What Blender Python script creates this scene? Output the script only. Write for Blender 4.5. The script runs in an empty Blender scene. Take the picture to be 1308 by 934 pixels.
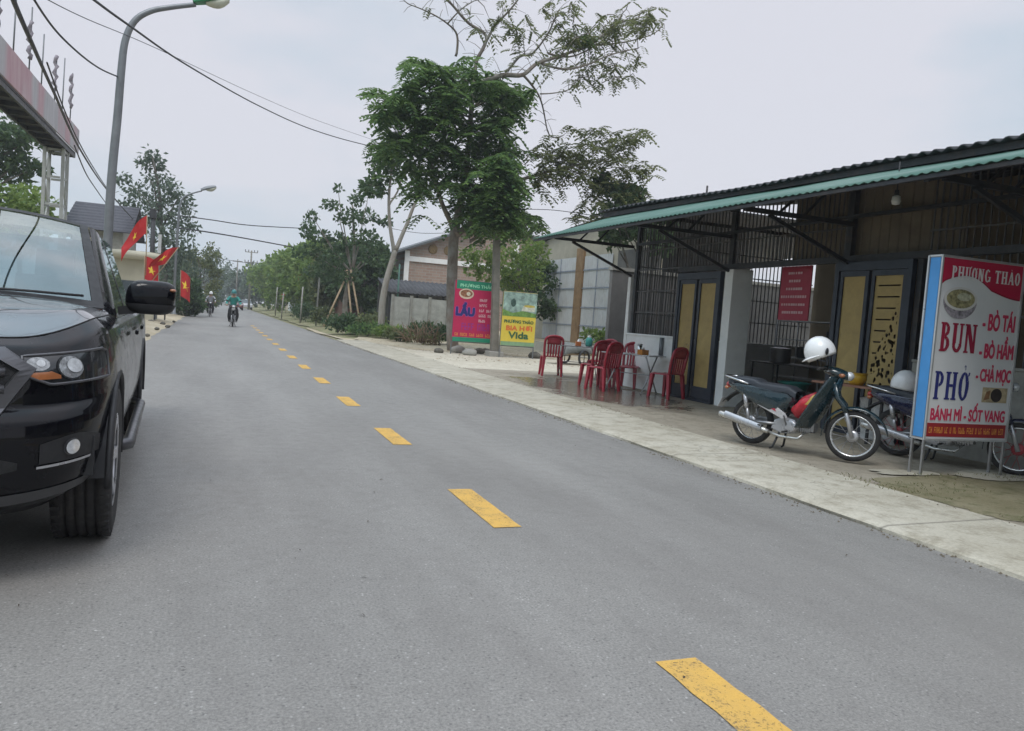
import bpy, bmesh, math, random
from mathutils import Vector, Matrix, noise
SC = bpy.context.scene
COL = SC.collection
PI = math.pi
R_ = math.radians
rnd = random.Random(7)

# ---------------------------------------------------------------- camera
PW, PH, FPX, EYE = 1308.0, 934.0, 980.0, 1.25
_fy = Vector((279 - 654, 467 - 382, -FPX)).normalized()
_f2 = Vector((1279 - 654, 467 - 382 - 73.4, -FPX)).normalized()
_up = _f2.cross(_fy).normalized()
if _up.y < 0: _up = -_up
_rx = _fy.cross(_up).normalized()
ROT = Matrix((_rx, _fy, _up))          # camera axes -> world axes
def ray(u, v): return ROT @ Vector((u - PW / 2, PH / 2 - v, -FPX))
def at(u, v, Y):                        # surveyed point: where the sight line reaches the distance Y
    d = ray(u, v); return Vector((0, 0, EYE)) + d * (Y / d.y)
def atx(u, v, X):
    d = ray(u, v); return Vector((0, 0, EYE)) + d * (X / d.x)
cam = bpy.data.cameras.new('camera')
cam.sensor_width = 36.0; cam.lens = FPX / PW * 36.0
cam.clip_start = 0.05; cam.clip_end = 5000
co = bpy.data.objects.new('camera', cam); COL.objects.link(co)
m = ROT.to_4x4(); m.translation = Vector((0, 0, EYE)); co.matrix_world = m
SC.camera = co

# ---------------------------------------------------------------- object helpers
def V(*a): return Vector(a)
def tag(o, label=None, cat=None, group=None, kind=None):
    if label: o['label'] = label
    if cat: o['category'] = cat
    if group: o['group'] = group
    if kind: o['kind'] = kind
    return o
def thing(name, label, cat, loc=(0, 0, 0), rz=0.0, group=None, rot=None):
    o = bpy.data.objects.new(name, None); o.empty_display_size = 0.2
    COL.objects.link(o); o.location = loc
    o.rotation_euler = rot if rot else (0, 0, rz)
    return tag(o, label, cat, group)
def copy_tree(o, parent=None):
    c = o.copy(); COL.objects.link(c)
    if parent: c.parent = parent
    for ch in list(o.children): copy_tree(ch, c)
    return c

class MB:
    def __init__(s): s.v = []; s.f = []; s.mi = []; s.sm = []
    def add(s, vs, fs, mi=0, smooth=False):
        n = len(s.v); s.v.extend([tuple(p) for p in vs])
        for f in fs:
            s.f.append([n + i for i in f]); s.mi.append(mi); s.sm.append(smooth)
        return s
    def box(s, c, size, rot=None, mi=0):
        hx, hy, hz = size[0] / 2, size[1] / 2, size[2] / 2
        vs = [V(x, y, z) for x in (-hx, hx) for y in (-hy, hy) for z in (-hz, hz)]
        if rot is not None: vs = [rot @ p for p in vs]
        c = Vector(c)
        return s.add([p + c for p in vs], [(0, 1, 3, 2), (4, 6, 7, 5), (0, 4, 5, 1), (2, 3, 7, 6), (0, 2, 6, 4), (1, 5, 7, 3)], mi)
    def b2(s, a, b, mi=0):
        return s.box([(a[i] + b[i]) / 2 for i in range(3)], [abs(b[i] - a[i]) for i in range(3)], None, mi)
    def bar(s, p, q, w, h=None, mi=0, up=V(0, 0, 1)):
        p, q = Vector(p), Vector(q); h = h or w
        d = (q - p); L = d.length
        if L < 1e-6: return s
        d.normalize()
        if abs(d.dot(up)) > .98: up = V(0, 1, 0)
        x = d.cross(up).normalized(); z = x.cross(d)
        return s.box((p + q) / 2, (w, L, h), Matrix((x, d, z)).transposed(), mi)
    def tube(s, pts, r, n=8, mi=0, cap=True, smooth=True, closed=False):
        pts = [Vector(p) for p in pts]; k = len(pts)
        rs = r if isinstance(r, (list, tuple)) else [r] * k
        vs = []; prev = None
        for i, p in enumerate(pts):
            if closed: t = pts[(i + 1) % k] - pts[i - 1]
            else: t = pts[min(i + 1, k - 1)] - pts[max(i - 1, 0)]
            if t.length < 1e-9: t = V(0, 0, 1)
            t.normalize()
            if prev is None:
                a = V(0, 0, 1) if abs(t.z) < .9 else V(1, 0, 0)
                x = t.cross(a).normalized()
            else:
                x = prev - t * prev.dot(t)
                x = x.normalized() if x.length > 1e-6 else t.orthogonal().normalized()
            prev = x; y = t.cross(x)
            for j in range(n):
                a = 2 * PI * j / n; vs.append(p + (x * math.cos(a) + y * math.sin(a)) * rs[i])
        fs = []
        for i in range(k if closed else k - 1):
            i2 = (i + 1) % k
            for j in range(n):
                fs.append((i * n + j, i * n + (j + 1) % n, i2 * n + (j + 1) % n, i2 * n + j))
        s.add(vs, fs, mi, smooth)
        if cap and not closed:
            s.add(vs[:n], [tuple(reversed(range(n)))], mi); s.add(vs[-n:], [tuple(range(n))], mi)
        return s
    def lathe(s, prof, c=(0, 0, 0), axis='z', n=20, mi=0, smooth=True, closed=False):
        c = Vector(c); vs = []; k = len(prof)
        for (r, h) in prof:
            for j in range(n):
                a = 2 * PI * j / n; x, y = r * math.cos(a), r * math.sin(a)
                vs.append(c + (V(x, y, h) if axis == 'z' else V(x, h, y) if axis == 'y' else V(h, x, y)))
        fs = []
        for i in range(k if closed else k - 1):
            i2 = (i + 1) % k
            for j in range(n): fs.append((i * n + j, i * n + (j + 1) % n, i2 * n + (j + 1) % n, i2 * n + j))
        return s.add(vs, fs, mi, smooth)
    def plate(s, outline, y0, y1, plane='xz', mi=0):
        n = len(outline)
        def P(a, b, c): return V(a, c, b) if plane == 'xz' else V(c, a, b) if plane == 'yz' else V(a, b, c)
        vs = [P(a, b, y0) for a, b in outline] + [P(a, b, y1) for a, b in outline]
        fs = [tuple(range(n)), tuple(reversed(range(n, 2 * n)))] + [(i, n + i, n + (i + 1) % n, (i + 1) % n) for i in range(n)]
        return s.add(vs, fs, mi)
    def grid(s, fn, nu, nv, mi=0, smooth=True):
        vs = [fn(i / nu, j / nv) for i in range(nu + 1) for j in range(nv + 1)]
        fs = [(i * (nv + 1) + j, (i + 1) * (nv + 1) + j, (i + 1) * (nv + 1) + j + 1, i * (nv + 1) + j + 1) for i in range(nu) for j in range(nv)]
        return s.add(vs, fs, mi, smooth)
    def ball(s, c, r, nu=12, nv=8, mi=0, rot=None, zmin=-1.0):
        c = Vector(c); r = r if isinstance(r, (list, tuple)) else (r, r, r)
        def fn(i, j):
            th = 2 * PI * i; z0 = math.asin(max(-1, zmin)); ph = z0 + (PI / 2 - z0) * j
            p = V(r[0] * math.cos(ph) * math.cos(th), r[1] * math.cos(ph) * math.sin(th), r[2] * math.sin(ph))
            if rot is not None: p = rot @ p
            return c + p
        return s.grid(fn, nu, nv, mi)
    def build(s, name, mat, parent=None, bevel=0, seg=2, solid=0, sub=0, merge=True, loc=None):
        me = bpy.data.meshes.new(name); me.from_pydata(s.v, [], s.f)
        for mm in (mat if isinstance(mat, (list, tuple)) else [mat]): me.materials.append(mm)
        me.polygons.foreach_set('material_index', s.mi); me.polygons.foreach_set('use_smooth', s.sm)
        if merge:
            bm = bmesh.new(); bm.from_mesh(me)
            bmesh.ops.remove_doubles(bm, verts=bm.verts, dist=1e-5)
            bmesh.ops.recalc_face_normals(bm, faces=bm.faces)
            bm.to_mesh(me); bm.free()
        me.update()
        o = bpy.data.objects.new(name, me); COL.objects.link(o)
        if parent: o.parent = parent
        if loc is not None: o.location = loc
        if solid:
            md = o.modifiers.new('solid', 'SOLIDIFY'); md.thickness = solid; md.offset = 0
        if sub:
            md = o.modifiers.new('sub', 'SUBSURF'); md.levels = sub; md.render_levels = sub
        if bevel:
            md = o.modifiers.new('bevel', 'BEVEL'); md.width = bevel; md.segments = seg; md.limit_method = 'ANGLE'; md.angle_limit = R_(40)
            md.use_clamp_overlap = True
        return o

def crom(pts, per=6):
    pts = [Vector(p) for p in pts]; out = []
    for i in range(len(pts) - 1):
        p0, p1, p2, p3 = pts[max(i - 1, 0)], pts[i], pts[i + 1], pts[min(i + 2, len(pts) - 1)]
        for k in range(per):
            t = k / per
            out.append(.5 * ((2 * p1) + (p2 - p0) * t + (2 * p0 - 5 * p1 + 4 * p2 - p3) * t * t + (3 * p1 - p0 - 3 * p2 + p3) * t ** 3))
    out.append(pts[-1]); return out

# ---------------------------------------------------------------- materials
class NT:
    def __init__(s, name):
        s.m = bpy.data.materials.new(name); s.m.use_nodes = True
        s.t = s.m.node_tree; s.t.nodes.clear()
        s.out = s.n('ShaderNodeOutputMaterial')
    def n(s, typ, **kw):
        nd = s.t.nodes.new(typ)
        for k, v in kw.items():
            if hasattr(nd, k): setattr(nd, k, v)
        return nd
    def l(s, a, b): s.t.links.new(a, b)
    def coord(s, kind='Object', scale=(1, 1, 1)):
        tc = s.n('ShaderNodeTexCoord'); mp = s.n('ShaderNodeMapping'); mp.inputs['Scale'].default_value = scale
        s.l(tc.outputs[kind], mp.inputs[0]); return mp.outputs[0]
    def noise(s, co, scale, detail=3, rough=.6):
        nd = s.n('ShaderNodeTexNoise'); nd.inputs['Scale'].default_value = scale
        nd.inputs['Detail'].default_value = detail; nd.inputs['Roughness'].default_value = rough
        s.l(co, nd.inputs['Vector']); return nd.outputs['Fac']
    def ramp(s, fac, stops):
        nd = s.n('ShaderNodeValToRGB'); e = nd.color_ramp.elements
        while len(e) < len(stops): e.new(.5)
        for i, (p, c) in enumerate(stops):
            e[i].position = p; e[i].color = (c[0], c[1], c[2], 1) if not isinstance(c, (int, float)) else (c, c, c, 1)
        s.l(fac, nd.inputs[0]); return nd.outputs[0]
    def mix(s, fac, a, b, mode='MIX'):
        nd = s.n('ShaderNodeMix'); nd.data_type = 'RGBA'; nd.blend_type = mode
        for q, (sock, x) in enumerate(((nd.inputs[0], fac), (nd.inputs[6], a), (nd.inputs[7], b))):
            if isinstance(x, (int, float)): sock.default_value = x if q == 0 else (x, x, x, 1)
            elif isinstance(x, tuple): sock.default_value = (x[0], x[1], x[2], 1)
            else: s.l(x, sock)
        return nd.outputs[2]
    def math(s, op, a, b=None, clamp=False):
        nd = s.n('ShaderNodeMath', operation=op); nd.use_clamp = clamp
        for i, x in enumerate((a, b)):
            if x is None: continue
            if isinstance(x, (int, float)): nd.inputs[i].default_value = x
            else: s.l(x, nd.inputs[i])
        return nd.outputs[0]
    def bsdf(s, col=None, rough=.6, metal=0, spec=.5, coat=0, normal=None):
        b = s.n('ShaderNodeBsdfPrincipled')
        for key, x in (('Base Color', col), ('Roughness', rough), ('Metallic', metal), ('Specular IOR Level', spec), ('Coat Weight', coat)):
            if x is None: continue
            if isinstance(x, (int, float)) : b.inputs[key].default_value = x if key != 'Base Color' else (x, x, x, 1)
            elif isinstance(x, tuple): b.inputs[key].default_value = (x[0], x[1], x[2], 1)
            else: s.l(x, b.inputs[key])
        b.inputs['Coat Roughness'].default_value = .04
        if normal is not None: s.l(normal, b.inputs['Normal'])
        return b
    def bump(s, h, strength=.3, dist=.01):
        nd = s.n('ShaderNodeBump'); nd.inputs['Strength'].default_value = strength; nd.inputs['Distance'].default_value = dist
        s.l(h, nd.inputs['Height']); return nd.outputs[0]
    def done(s, sh): s.l(sh.outputs[0] if hasattr(sh, 'outputs') else sh, s.out.inputs[0]); return s.m

_cache = {}
def M(name, col, rough=.55, metal=0, var=.25, scale=6, bump=0.0, bscale=60, coat=0, spec=.5, dirt=None, dirt_amt=.5, stretch=(1, 1, 1)):
    if name in _cache: return _cache[name]
    t = NT(name); c = t.coord('Object', stretch)
    n1 = t.noise(c, scale, 5, .65)
    lo = tuple(x * (1 - var) for x in col); hi = tuple(min(1, x * (1 + var * .8)) for x in col)
    k = t.ramp(n1, [(.28, lo), (.72, hi)])
    rr = rough
    if dirt:
        d = t.ramp(t.noise(c, scale * .45, 6, .75), [(.50, 0), (.72, dirt_amt)])
        k = t.mix(d, k, dirt)
    r2 = t.ramp(t.noise(c, scale * 1.7, 3), [(.3, max(0.02, rough - .08)), (.7, min(1, rough + .1))])
    nm = t.bump(t.noise(c, bscale, 4), bump, .01) if bump else None
    b = t.bsdf(k, r2, metal, spec, coat, nm)
    _cache[name] = t.done(b); return _cache[name]
# ---- setting materials
def mat_asphalt():
    t = NT('asphalt'); c = t.coord('Object')
    big = t.noise(c, .35, 4, .6); track = t.noise(t.coord('Object', (1.0, .06, 1)), 1.3, 3, .5)
    fine = t.noise(c, 85, 4, .85); mid = t.noise(c, 9, 4, .7)
    v = t.n('ShaderNodeTexVoronoi'); v.inputs['Scale'].default_value = 58; t.l(c, v.inputs['Vector'])
    col = t.ramp(big, [(.3, (.176, .167, .154)), (.7, (.214, .203, .187))])
    col = t.mix(t.ramp(track, [(.35, 0), (.65, .45)]), col, (.255, .243, .226))
    col = t.mix(.75, col, t.ramp(fine, [(.34, (.24, .24, .24)), (.5, (.51, .51, .51)), (.66, (.84, .84, .83))]), 'OVERLAY')
    col = t.mix(t.ramp(v.outputs['Distance'], [(.12, .85), (.38, 0)]), col, t.ramp(v.outputs['Color'], [(.15, (.07, .068, .065)), (.45, (.19, .182, .17)), (.8, (.29, .28, .26)), (.97, (.55, .53, .50))]))
    col = t.mix(t.ramp(mid, [(.52, 0), (.75, .35)]), col, (.14, .133, .124))
    pt = t.noise(t.coord('Object', (.9, .25, 1)), .55, 5, .75)
    col = t.mix(t.ramp(pt, [(.43, 0), (.60, .42)]), col, (.136, .124, .113))
    pl = t.noise(t.coord('Object', (.5, .12, 1)), .9, 4, .6)
    col = t.mix(t.ramp(pl, [(.50, 0), (.64, .3)]), col, (.285, .27, .248))
    nm = t.bump(t.mix(.5, fine, v.outputs['Distance']), .10, .003)
    return t.done(t.bsdf(col, t.ramp(mid, [(.3, .52), (.7, .66)]), 0, .55, 0, nm))
def mat_ground(name, c1, c2, c3, s1=.5, s2=6, bump=.5, rough=.9):
    t = NT(name); c = t.coord('Object')
    a = t.noise(c, s1, 6, .7); b = t.noise(c, s2, 5, .7); f = t.noise(c, 55, 3, .8)
    col = t.mix(t.ramp(a, [(.38, 0), (.62, 1)]), c1, c2)
    col = t.mix(t.ramp(b, [(.5, 0), (.68, .8)]), col, c3)
    col = t.mix(.4, col, t.ramp(f, [(.3, .25), (.7, .75)]), 'OVERLAY')
    return t.done(t.bsdf(col, rough, 0, .3, 0, t.bump(t.mix(.5, b, f), bump, .03)))
def mat_concrete(name, c1, c2, stain, wet=None, joints=0):
    t = NT(name); c = t.coord('Object')
    a = t.noise(c, .8, 6, .7); b = t.noise(c, 5, 6, .75); f = t.noise(c, 45, 3, .75)
    col = t.mix(t.ramp(a, [(.35, 0), (.65, 1)]), c1, c2)
    col = t.mix(t.ramp(b, [(.47, 0), (.72, .85)]), col, stain)
    col = t.mix(.35, col, t.ramp(f, [(.3, .3), (.7, .72)]), 'OVERLAY')
    # cracks
    v = t.n('ShaderNodeTexVoronoi', feature='DISTANCE_TO_EDGE'); v.inputs['Scale'].default_value = .55
    wv = t.n('ShaderNodeVectorMath', operation='ADD'); nn = t.n('ShaderNodeTexNoise'); nn.inputs['Scale'].default_value = 2.5
    t.l(c, nn.inputs['Vector']); t.l(c, wv.inputs[0]); t.l(nn.outputs['Color'], wv.inputs[1]); t.l(wv.outputs[0], v.inputs['Vector'])
    crack = t.math('MULTIPLY', t.ramp(v.outputs['Distance'], [(.0, .45), (.006, 0)]), t.ramp(a, [(.45, 0), (.55, 1)]))
    col = t.mix(crack, col, (.07, .065, .055))
    rough = .88
    if wet:
        sx = t.n('ShaderNodeSeparateXYZ'); t.l(c, sx.inputs[0])
        dx = t.math('DIVIDE', t.math('SUBTRACT', sx.outputs[0], wet[0]), wet[2]); dy = t.math('DIVIDE', t.math('SUBTRACT', sx.outputs[1], wet[1]), wet[3])
        d = t.math('ADD', t.math('MULTIPLY', dx, dx), t.math('MULTIPLY', dy, dy))
        d = t.math('ADD', d, t.math('MULTIPLY', t.math('SUBTRACT', t.noise(c, 1.6, 5, .7), .5), 2.4))
        w = t.ramp(d, [(.55, 1), (1.0, 0)])
        col = t.mix(w, col, t.mix(.62, col, (.10, .08, .06)))
        rough = t.ramp(w, [(.0, .88), (.55, .45), (1.0, .10)])
    if joints:
        sx = t.n('ShaderNodeSeparateXYZ'); t.l(c, sx.inputs[0])
        j = t.math('ABSOLUTE', t.math('SUBTRACT', t.math('FRACT', t.math('DIVIDE', sx.outputs[1], joints)), .5))
        col = t.mix(t.ramp(j, [(.0, .7), (.008, 0)]), col, (.10, .09, .075))
    return t.done(t.bsdf(col, rough, 0, .4, 0, t.bump(t.mix(.4, b, f), .4, .012)))
def mat_brick(name, c1, c2, mortar, scale=1.0, axis='xz'):
    t = NT(name); tc = t.n('ShaderNodeTexCoord'); sx = t.n('ShaderNodeSeparateXYZ'); cx = t.n('ShaderNodeCombineXYZ')
    t.l(tc.outputs['Object'], sx.inputs[0])
    t.l(sx.outputs[0 if axis[0] == 'x' else 1], cx.inputs[0]); t.l(sx.outputs[2], cx.inputs[1])
    b = t.n('ShaderNodeTexBrick'); b.inputs['Scale'].default_value = scale
    for k, x in (('Color1', c1), ('Color2', c2), ('Mortar', mortar)): b.inputs[k].default_value = (*x, 1)
    b.inputs['Brick Width'].default_value = .5; b.inputs['Row Height'].default_value = .19; b.inputs['Mortar Size'].default_value = .022
    t.l(cx.outputs[0], b.inputs['Vector'])
    st = t.noise(t.coord('Object', (1, 1, .5)), .9, 5, .7)
    col = t.mix(t.ramp(st, [(.45, 0), (.7, .6)]), b.outputs['Color'], (.22, .21, .18))
    return t.done(t.bsdf(col, .9, 0, .3))
def mat_leaf(name, c_dark, c_mid, c_light, trans=.35, rough=.5):
    t = NT(name); g = t.n('ShaderNodeNewGeometry')
    big = t.noise(t.coord('Object'), .8, 2)
    k = t.math('ADD', t.math('MULTIPLY', g.outputs['Random Per Island'], .7), t.math('MULTIPLY', big, .3))
    col = t.ramp(k, [(.15, c_dark), (.5, c_mid), (.85, c_light)])
    b = t.bsdf(col, rough, 0, .35)
    tr = t.n('ShaderNodeBsdfTranslucent'); t.l(t.mix(.5, col, tuple(min(1, x * 1.6) for x in c_light)), tr.inputs[0])
    mx = t.n('ShaderNodeMixShader'); mx.inputs[0].default_value = trans
    t.l(b.outputs[0], mx.inputs[1]); t.l(tr.outputs[0], mx.inputs[2])
    return t.done(mx)
def mat_bark(name, c1, c2):
    t = NT(name); a = t.noise(t.coord('Object', (1, 1, .3)), 7, 6, .75); b = t.noise(t.coord('Object'), 2.2, 4, .6)
    col = t.mix(t.ramp(b, [(.45, 0), (.65, .7)]), t.ramp(a, [(.3, c1), (.7, c2)]), (.30, .30, .27))
    return t.done(t.bsdf(col, .95, 0, .2, 0, t.bump(a, .9, .04)))
def mat_glass(name, tint, mirror=.3, rough=.02):
    t = NT(name); c = t.coord('Object')
    tr = t.n('ShaderNodeBsdfTransparent'); tr.inputs[0].default_value = (*tint, 1)
    gl = t.n('ShaderNodeBsdfGlossy'); gl.inputs['Roughness'].default_value = rough
    gl.inputs[0].default_value = (.85, .93, .93, 1)
    lw = t.n('ShaderNodeFresnel'); lw.inputs[0].default_value = 1.6
    f = t.math('ADD', t.math('MULTIPLY', lw.outputs[0], 1.0), t.ramp(t.noise(c, 2.5, 3), [(.3, mirror * .8), (.7, mirror * 1.15)]), True)
    mx = t.n('ShaderNodeMixShader'); t.l(f, mx.inputs[0]); t.l(tr.outputs[0], mx.inputs[1]); t.l(gl.outputs[0], mx.inputs[2])
    return t.done(mx)
def mat_pierced(name, col, slots, holes):
    # laser-cut door leaf: the cut-outs are real openings (transparent), plane local y-z
    t = NT(name); c = t.coord('Object'); sx = t.n('ShaderNodeSeparateXYZ'); t.l(c, sx.inputs[0])
    base = t.ramp(t.noise(c, 5, 5, .7), [(.3, tuple(x * .75 for x in col)), (.7, col)])
    b = t.bsdf(base, .55, 0, .4)
    v = t.n('ShaderNodeTexVoronoi'); v.inputs['Scale'].default_value = holes[0]; t.l(t.coord('Object', (0, 1, .75)), v.inputs['Vector'])
    hm = t.math('MULTIPLY', t.math('LESS_THAN', v.outputs['Distance'], holes[1]), t.math('LESS_THAN', t.math('ADD', sx.outputs[1], t.math('MULTIPLY', sx.outputs[2], holes[2])), holes[3]))
    fr = t.math('FRACT', t.math('DIVIDE', sx.outputs[2], slots[0]))
    sm = t.math('MULTIPLY', t.math('LESS_THAN', fr, slots[1]), t.math('GREATER_THAN', t.math('ADD', sx.outputs[1], t.math('MULTIPLY', sx.outputs[2], holes[2])), holes[3]))
    edge = t.math('LESS_THAN', t.math('ABSOLUTE', sx.outputs[1]), slots[2])
    msk = t.math('MULTIPLY', t.math('MAXIMUM', hm, sm), edge)
    tr = t.n('ShaderNodeBsdfTransparent')
    mx = t.n('ShaderNodeMixShader'); t.l(msk, mx.inputs[0]); t.l(b.outputs[0], mx.inputs[1]); t.l(tr.outputs[0], mx.inputs[2])
    return t.done(mx)
ASPH = mat_asphalt()
DIRT = mat_ground('dirt', (.30, .26, .19), (.36, .32, .24), (.16, .17, .09))
SAND = mat_ground('pale_sandy_ground', (.40, .335, .23), (.49, .43, .32), (.24, .19, .12), .6, 4)
GRASSY = mat_ground('grassy_ground', (.16, .17, .075), (.28, .24, .15), (.10, .13, .05), .7, 5)
MOSS = mat_ground('mossy_dirt', (.19, .165, .095), (.25, .22, .14), (.10, .105, .045), 1.2, 6)
STRIP = mat_concrete('kerb_concrete', (.38, .345, .27), (.49, .455, .375), (.22, .19, .135), None, 2.6)
APRON = mat_concrete('apron_concrete', (.28, .245, .19), (.35, .31, .245), (.17, .145, .105), (6.75, 13.1, 1.25, 3.4))
YARDC = mat_concrete('yard_concrete', (.49, .445, .355), (.58, .535, .44), (.34, .285, .20))
def mat_paint():
    t = NT('worn_yellow_paint'); c = t.coord('Object'); a = t.noise(c, 75, 4, .8); b = t.noise(c, 7, 4, .7)
    col = t.mix(t.ramp(b, [(.4, 0), (.7, .35)]), t.ramp(a, [(.3, (.54, .31, .06)), (.7, (.68, .42, .10))]), (.42, .30, .14))
    p = t.bsdf(col, .7, 0, .4, 0, t.bump(a, .2, .003)); tr = t.n('ShaderNodeBsdfTransparent')
    k = t.math('ADD', t.math('MULTIPLY', a, .7), t.math('MULTIPLY', b, .3)); k = t.ramp(k, [(.53, 0), (.62, .8)])
    mx = t.n('ShaderNodeMixShader'); t.l(k, mx.inputs[0]); t.l(p.outputs[0], mx.inputs[1]); t.l(tr.outputs[0], mx.inputs[2]); return t.done(mx)
PAINT_Y = mat_paint()
BRICK = mat_brick('weathered_brick', (.30, .20, .16), (.36, .26, .21), (.34, .31, .27))
# ---- object materials
CARP = M('black_car_paint', (.003, .003, .005), .22, var=.1, coat=.42, spec=.08)
BONNET = M('black_car_paint_sky_lit', (.016, .017, .022), .2, var=.1, coat=1.0, spec=.3)  # body's black paint, colour lifted and coat boosted for a brighter sky sheen
for _m, _i in ((CARP, 1.55), (BONNET, 2.9)):
    for _n in _m.node_tree.nodes:
        if _n.type == 'BSDF_PRINCIPLED': _n.inputs['Coat IOR'].default_value = _i
CARBLK = M('black_plastic_trim', (.018, .018, .02), .55, var=.2, scale=14, bump=.05, bscale=300)
RUBBER = M('tyre_rubber', (.022, .021, .021), .8, var=.3, scale=18, bump=.15, dirt=(.09, .08, .07), dirt_amt=.35)
CHROME = M('chrome', (.62, .62, .63), .18, 1, var=.12)
STEEL = M('dull_steel', (.42, .42, .43), .38, .9, var=.2, dirt=(.18, .15, .11), dirt_amt=.4)
SILVER = M('silver_paint', (.50, .50, .52), .3, .6, var=.12)
GREYM = M('grey_satin_trim', (.11, .11, .118), .35, .6, var=.12)
LAMPG = M('lamp_reflector', (.66, .68, .70), .12, .15, var=.3, scale=45, coat=.8)
AMBER = M('amber_lens', (.36, .13, .05), .2, 0, var=.2, coat=.6)
REDLENS = M('red_lens', (.42, .02, .02), .2, 0, var=.2, coat=.6)
WGLASS = mat_glass('windscreen_glass', (.50, .62, .62), .17)
DGLASS = mat_glass('dark_side_glass', (.16, .18, .19), .06)
CLEARG = mat_glass('clear_glass', (.9, .95, .95), .03)
REDPL = M('red_plastic', (.34, .016, .035), .38, 0, var=.2, coat=.15, dirt=(.5, .30, .30), dirt_amt=.18)
WHITEW = M('white_wall_paint', (.82, .82, .80), .85, var=.08, scale=2.5, dirt=(.42, .40, .34), dirt_amt=.30, bump=.1)
DARKSTEEL = M('dark_painted_steel', (.035, .037, .042), .5, .3, var=.3, dirt=(.12, .08, .05), dirt_amt=.4)
BLUEFRAME = M('blue_grey_door_frame', (.028, .036, .052), .4, .2, var=.2)
RUSTBAR = M('grille_bar', (.10, .10, .10), .55, .5, var=.3, dirt=(.16, .09, .05), dirt_amt=.5)
GREENTIN = M('green_roof_sheet', (.052, .140, .108), .55, .05, var=.14, scale=1.6, dirt=(.19, .26, .21), dirt_amt=.5)
DARKTIN = M('dark_roof_sheet', (.045, .045, .05), .7, .1, var=.3, scale=2)
BROWNTIN = M('brown_cladding_sheet', (.16, .125, .085), .6, .1, var=.25, scale=2.0, dirt=(.10, .08, .06), dirt_amt=.5)
BEIGEW = M('beige_render', (.47, .43, .345), .9, var=.14, scale=1.2, dirt=(.27, .24, .18), dirt_amt=.6, bump=.15)
DARKW = M('dark_stained_wall', (.17, .165, .16), .9, var=.3, scale=1.3, dirt=(.09, .09, .085), dirt_amt=.6)
ZINC = M('zinc_gate_sheet', (.60, .61, .62), .6, .1, var=.12, scale=1.5, dirt=(.40, .34, .28), dirt_amt=.35)
RUSTY = M('rusty_post', (.30, .19, .10), .85, .1, var=.3, scale=3)
CONC = M('old_concrete', (.33, .32, .29), .92, var=.25, scale=4, dirt=(.17, .17, .14), dirt_amt=.6, bump=.2)
POLEC = M('pole_concrete', (.22, .205, .175), .92, var=.25, scale=3, dirt=(.13, .14, .11), dirt_amt=.6, bump=.2)
GALV = M('galvanised_pole', (.20, .21, .22), .5, .5, var=.2, scale=3)
CABLE = M('cable_sheath', (.03, .03, .034), .6, var=.2)
CREAM = M('cream_render', (.52, .49, .38), .85, var=.1, scale=1.5, dirt=(.32, .30, .22), dirt_amt=.5)
TILE = M('dark_roof_tile', (.05, .05, .062), .7, var=.35, scale=7, bump=.3, bscale=20)
REDFLAG = M('red_flag_cloth', (.46, .016, .018), .7, var=.15, scale=3)
YEL = M('yellow_star_cloth', (.85, .60, .05), .7, var=.1)
WOOD = M('raw_wood', (.36, .27, .17), .8, var=.3, scale=8, stretch=(1, 1, .2))
DEADWOOD = M('dead_wood', (.25, .17, .11), .9, var=.35, scale=9)
SKIN = M('skin', (.42, .26, .18), .55, var=.1)
WHELM = M('white_helmet_shell', (.80, .80, .80), .28, var=.04, coat=.5)
BLACKP = M('black_paint', (.015, .015, .017), .4, var=.2)
SEATM = M('bike_seat_vinyl', (.028, .033, .042), .5, var=.25, bump=.1)
# ================================================================ SKY, SUN, AIR
SUN_EL, SUN_AZ = R_(58), R_(215)       # high, behind the camera and to the left
w = bpy.data.worlds.new('World'); SC.world = w; w.use_nodes = True
nt = w.node_tree; nt.nodes.clear()
wn = lambda t: nt.nodes.new(t)
sky = wn('ShaderNodeTexSky'); sky.sky_type = 'NISHITA'; sky.sun_disc = False
sky.sun_elevation = SUN_EL; sky.sun_rotation = SUN_AZ; sky.air_density = 1.3; sky.dust_density = 3.0
tc = wn('ShaderNodeTexCoord'); mp = wn('ShaderNodeMapping'); mp.inputs['Scale'].default_value = (1, 1, 2.6)
n1 = wn('ShaderNodeTexNoise'); n1.inputs['Scale'].default_value = 1.7; n1.inputs['Detail'].default_value = 6; n1.inputs['Roughness'].default_value = .5
nt.links.new(tc.outputs['Generated'], mp.inputs[0]); nt.links.new(mp.outputs[0], n1.inputs['Vector'])
sx0 = wn('ShaderNodeSeparateXYZ'); nt.links.new(tc.outputs['Generated'], sx0.inputs[0]); ma = wn('ShaderNodeMath'); ma.operation = 'MULTIPLY_ADD'; ma.inputs[1].default_value = .16
nt.links.new(sx0.outputs[0], ma.inputs[0]); nt.links.new(n1.outputs['Fac'], ma.inputs[2])
rp = wn('ShaderNodeValToRGB'); rp.color_ramp.elements[0].position = .40; rp.color_ramp.elements[1].position = .62
rp.color_ramp.elements[0].color = (4.75, 5.95, 7.0, 1); rp.color_ramp.elements[1].color = (7.1, 7.15, 7.85, 1)
nt.links.new(ma.outputs[0], rp.inputs[0])
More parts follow.
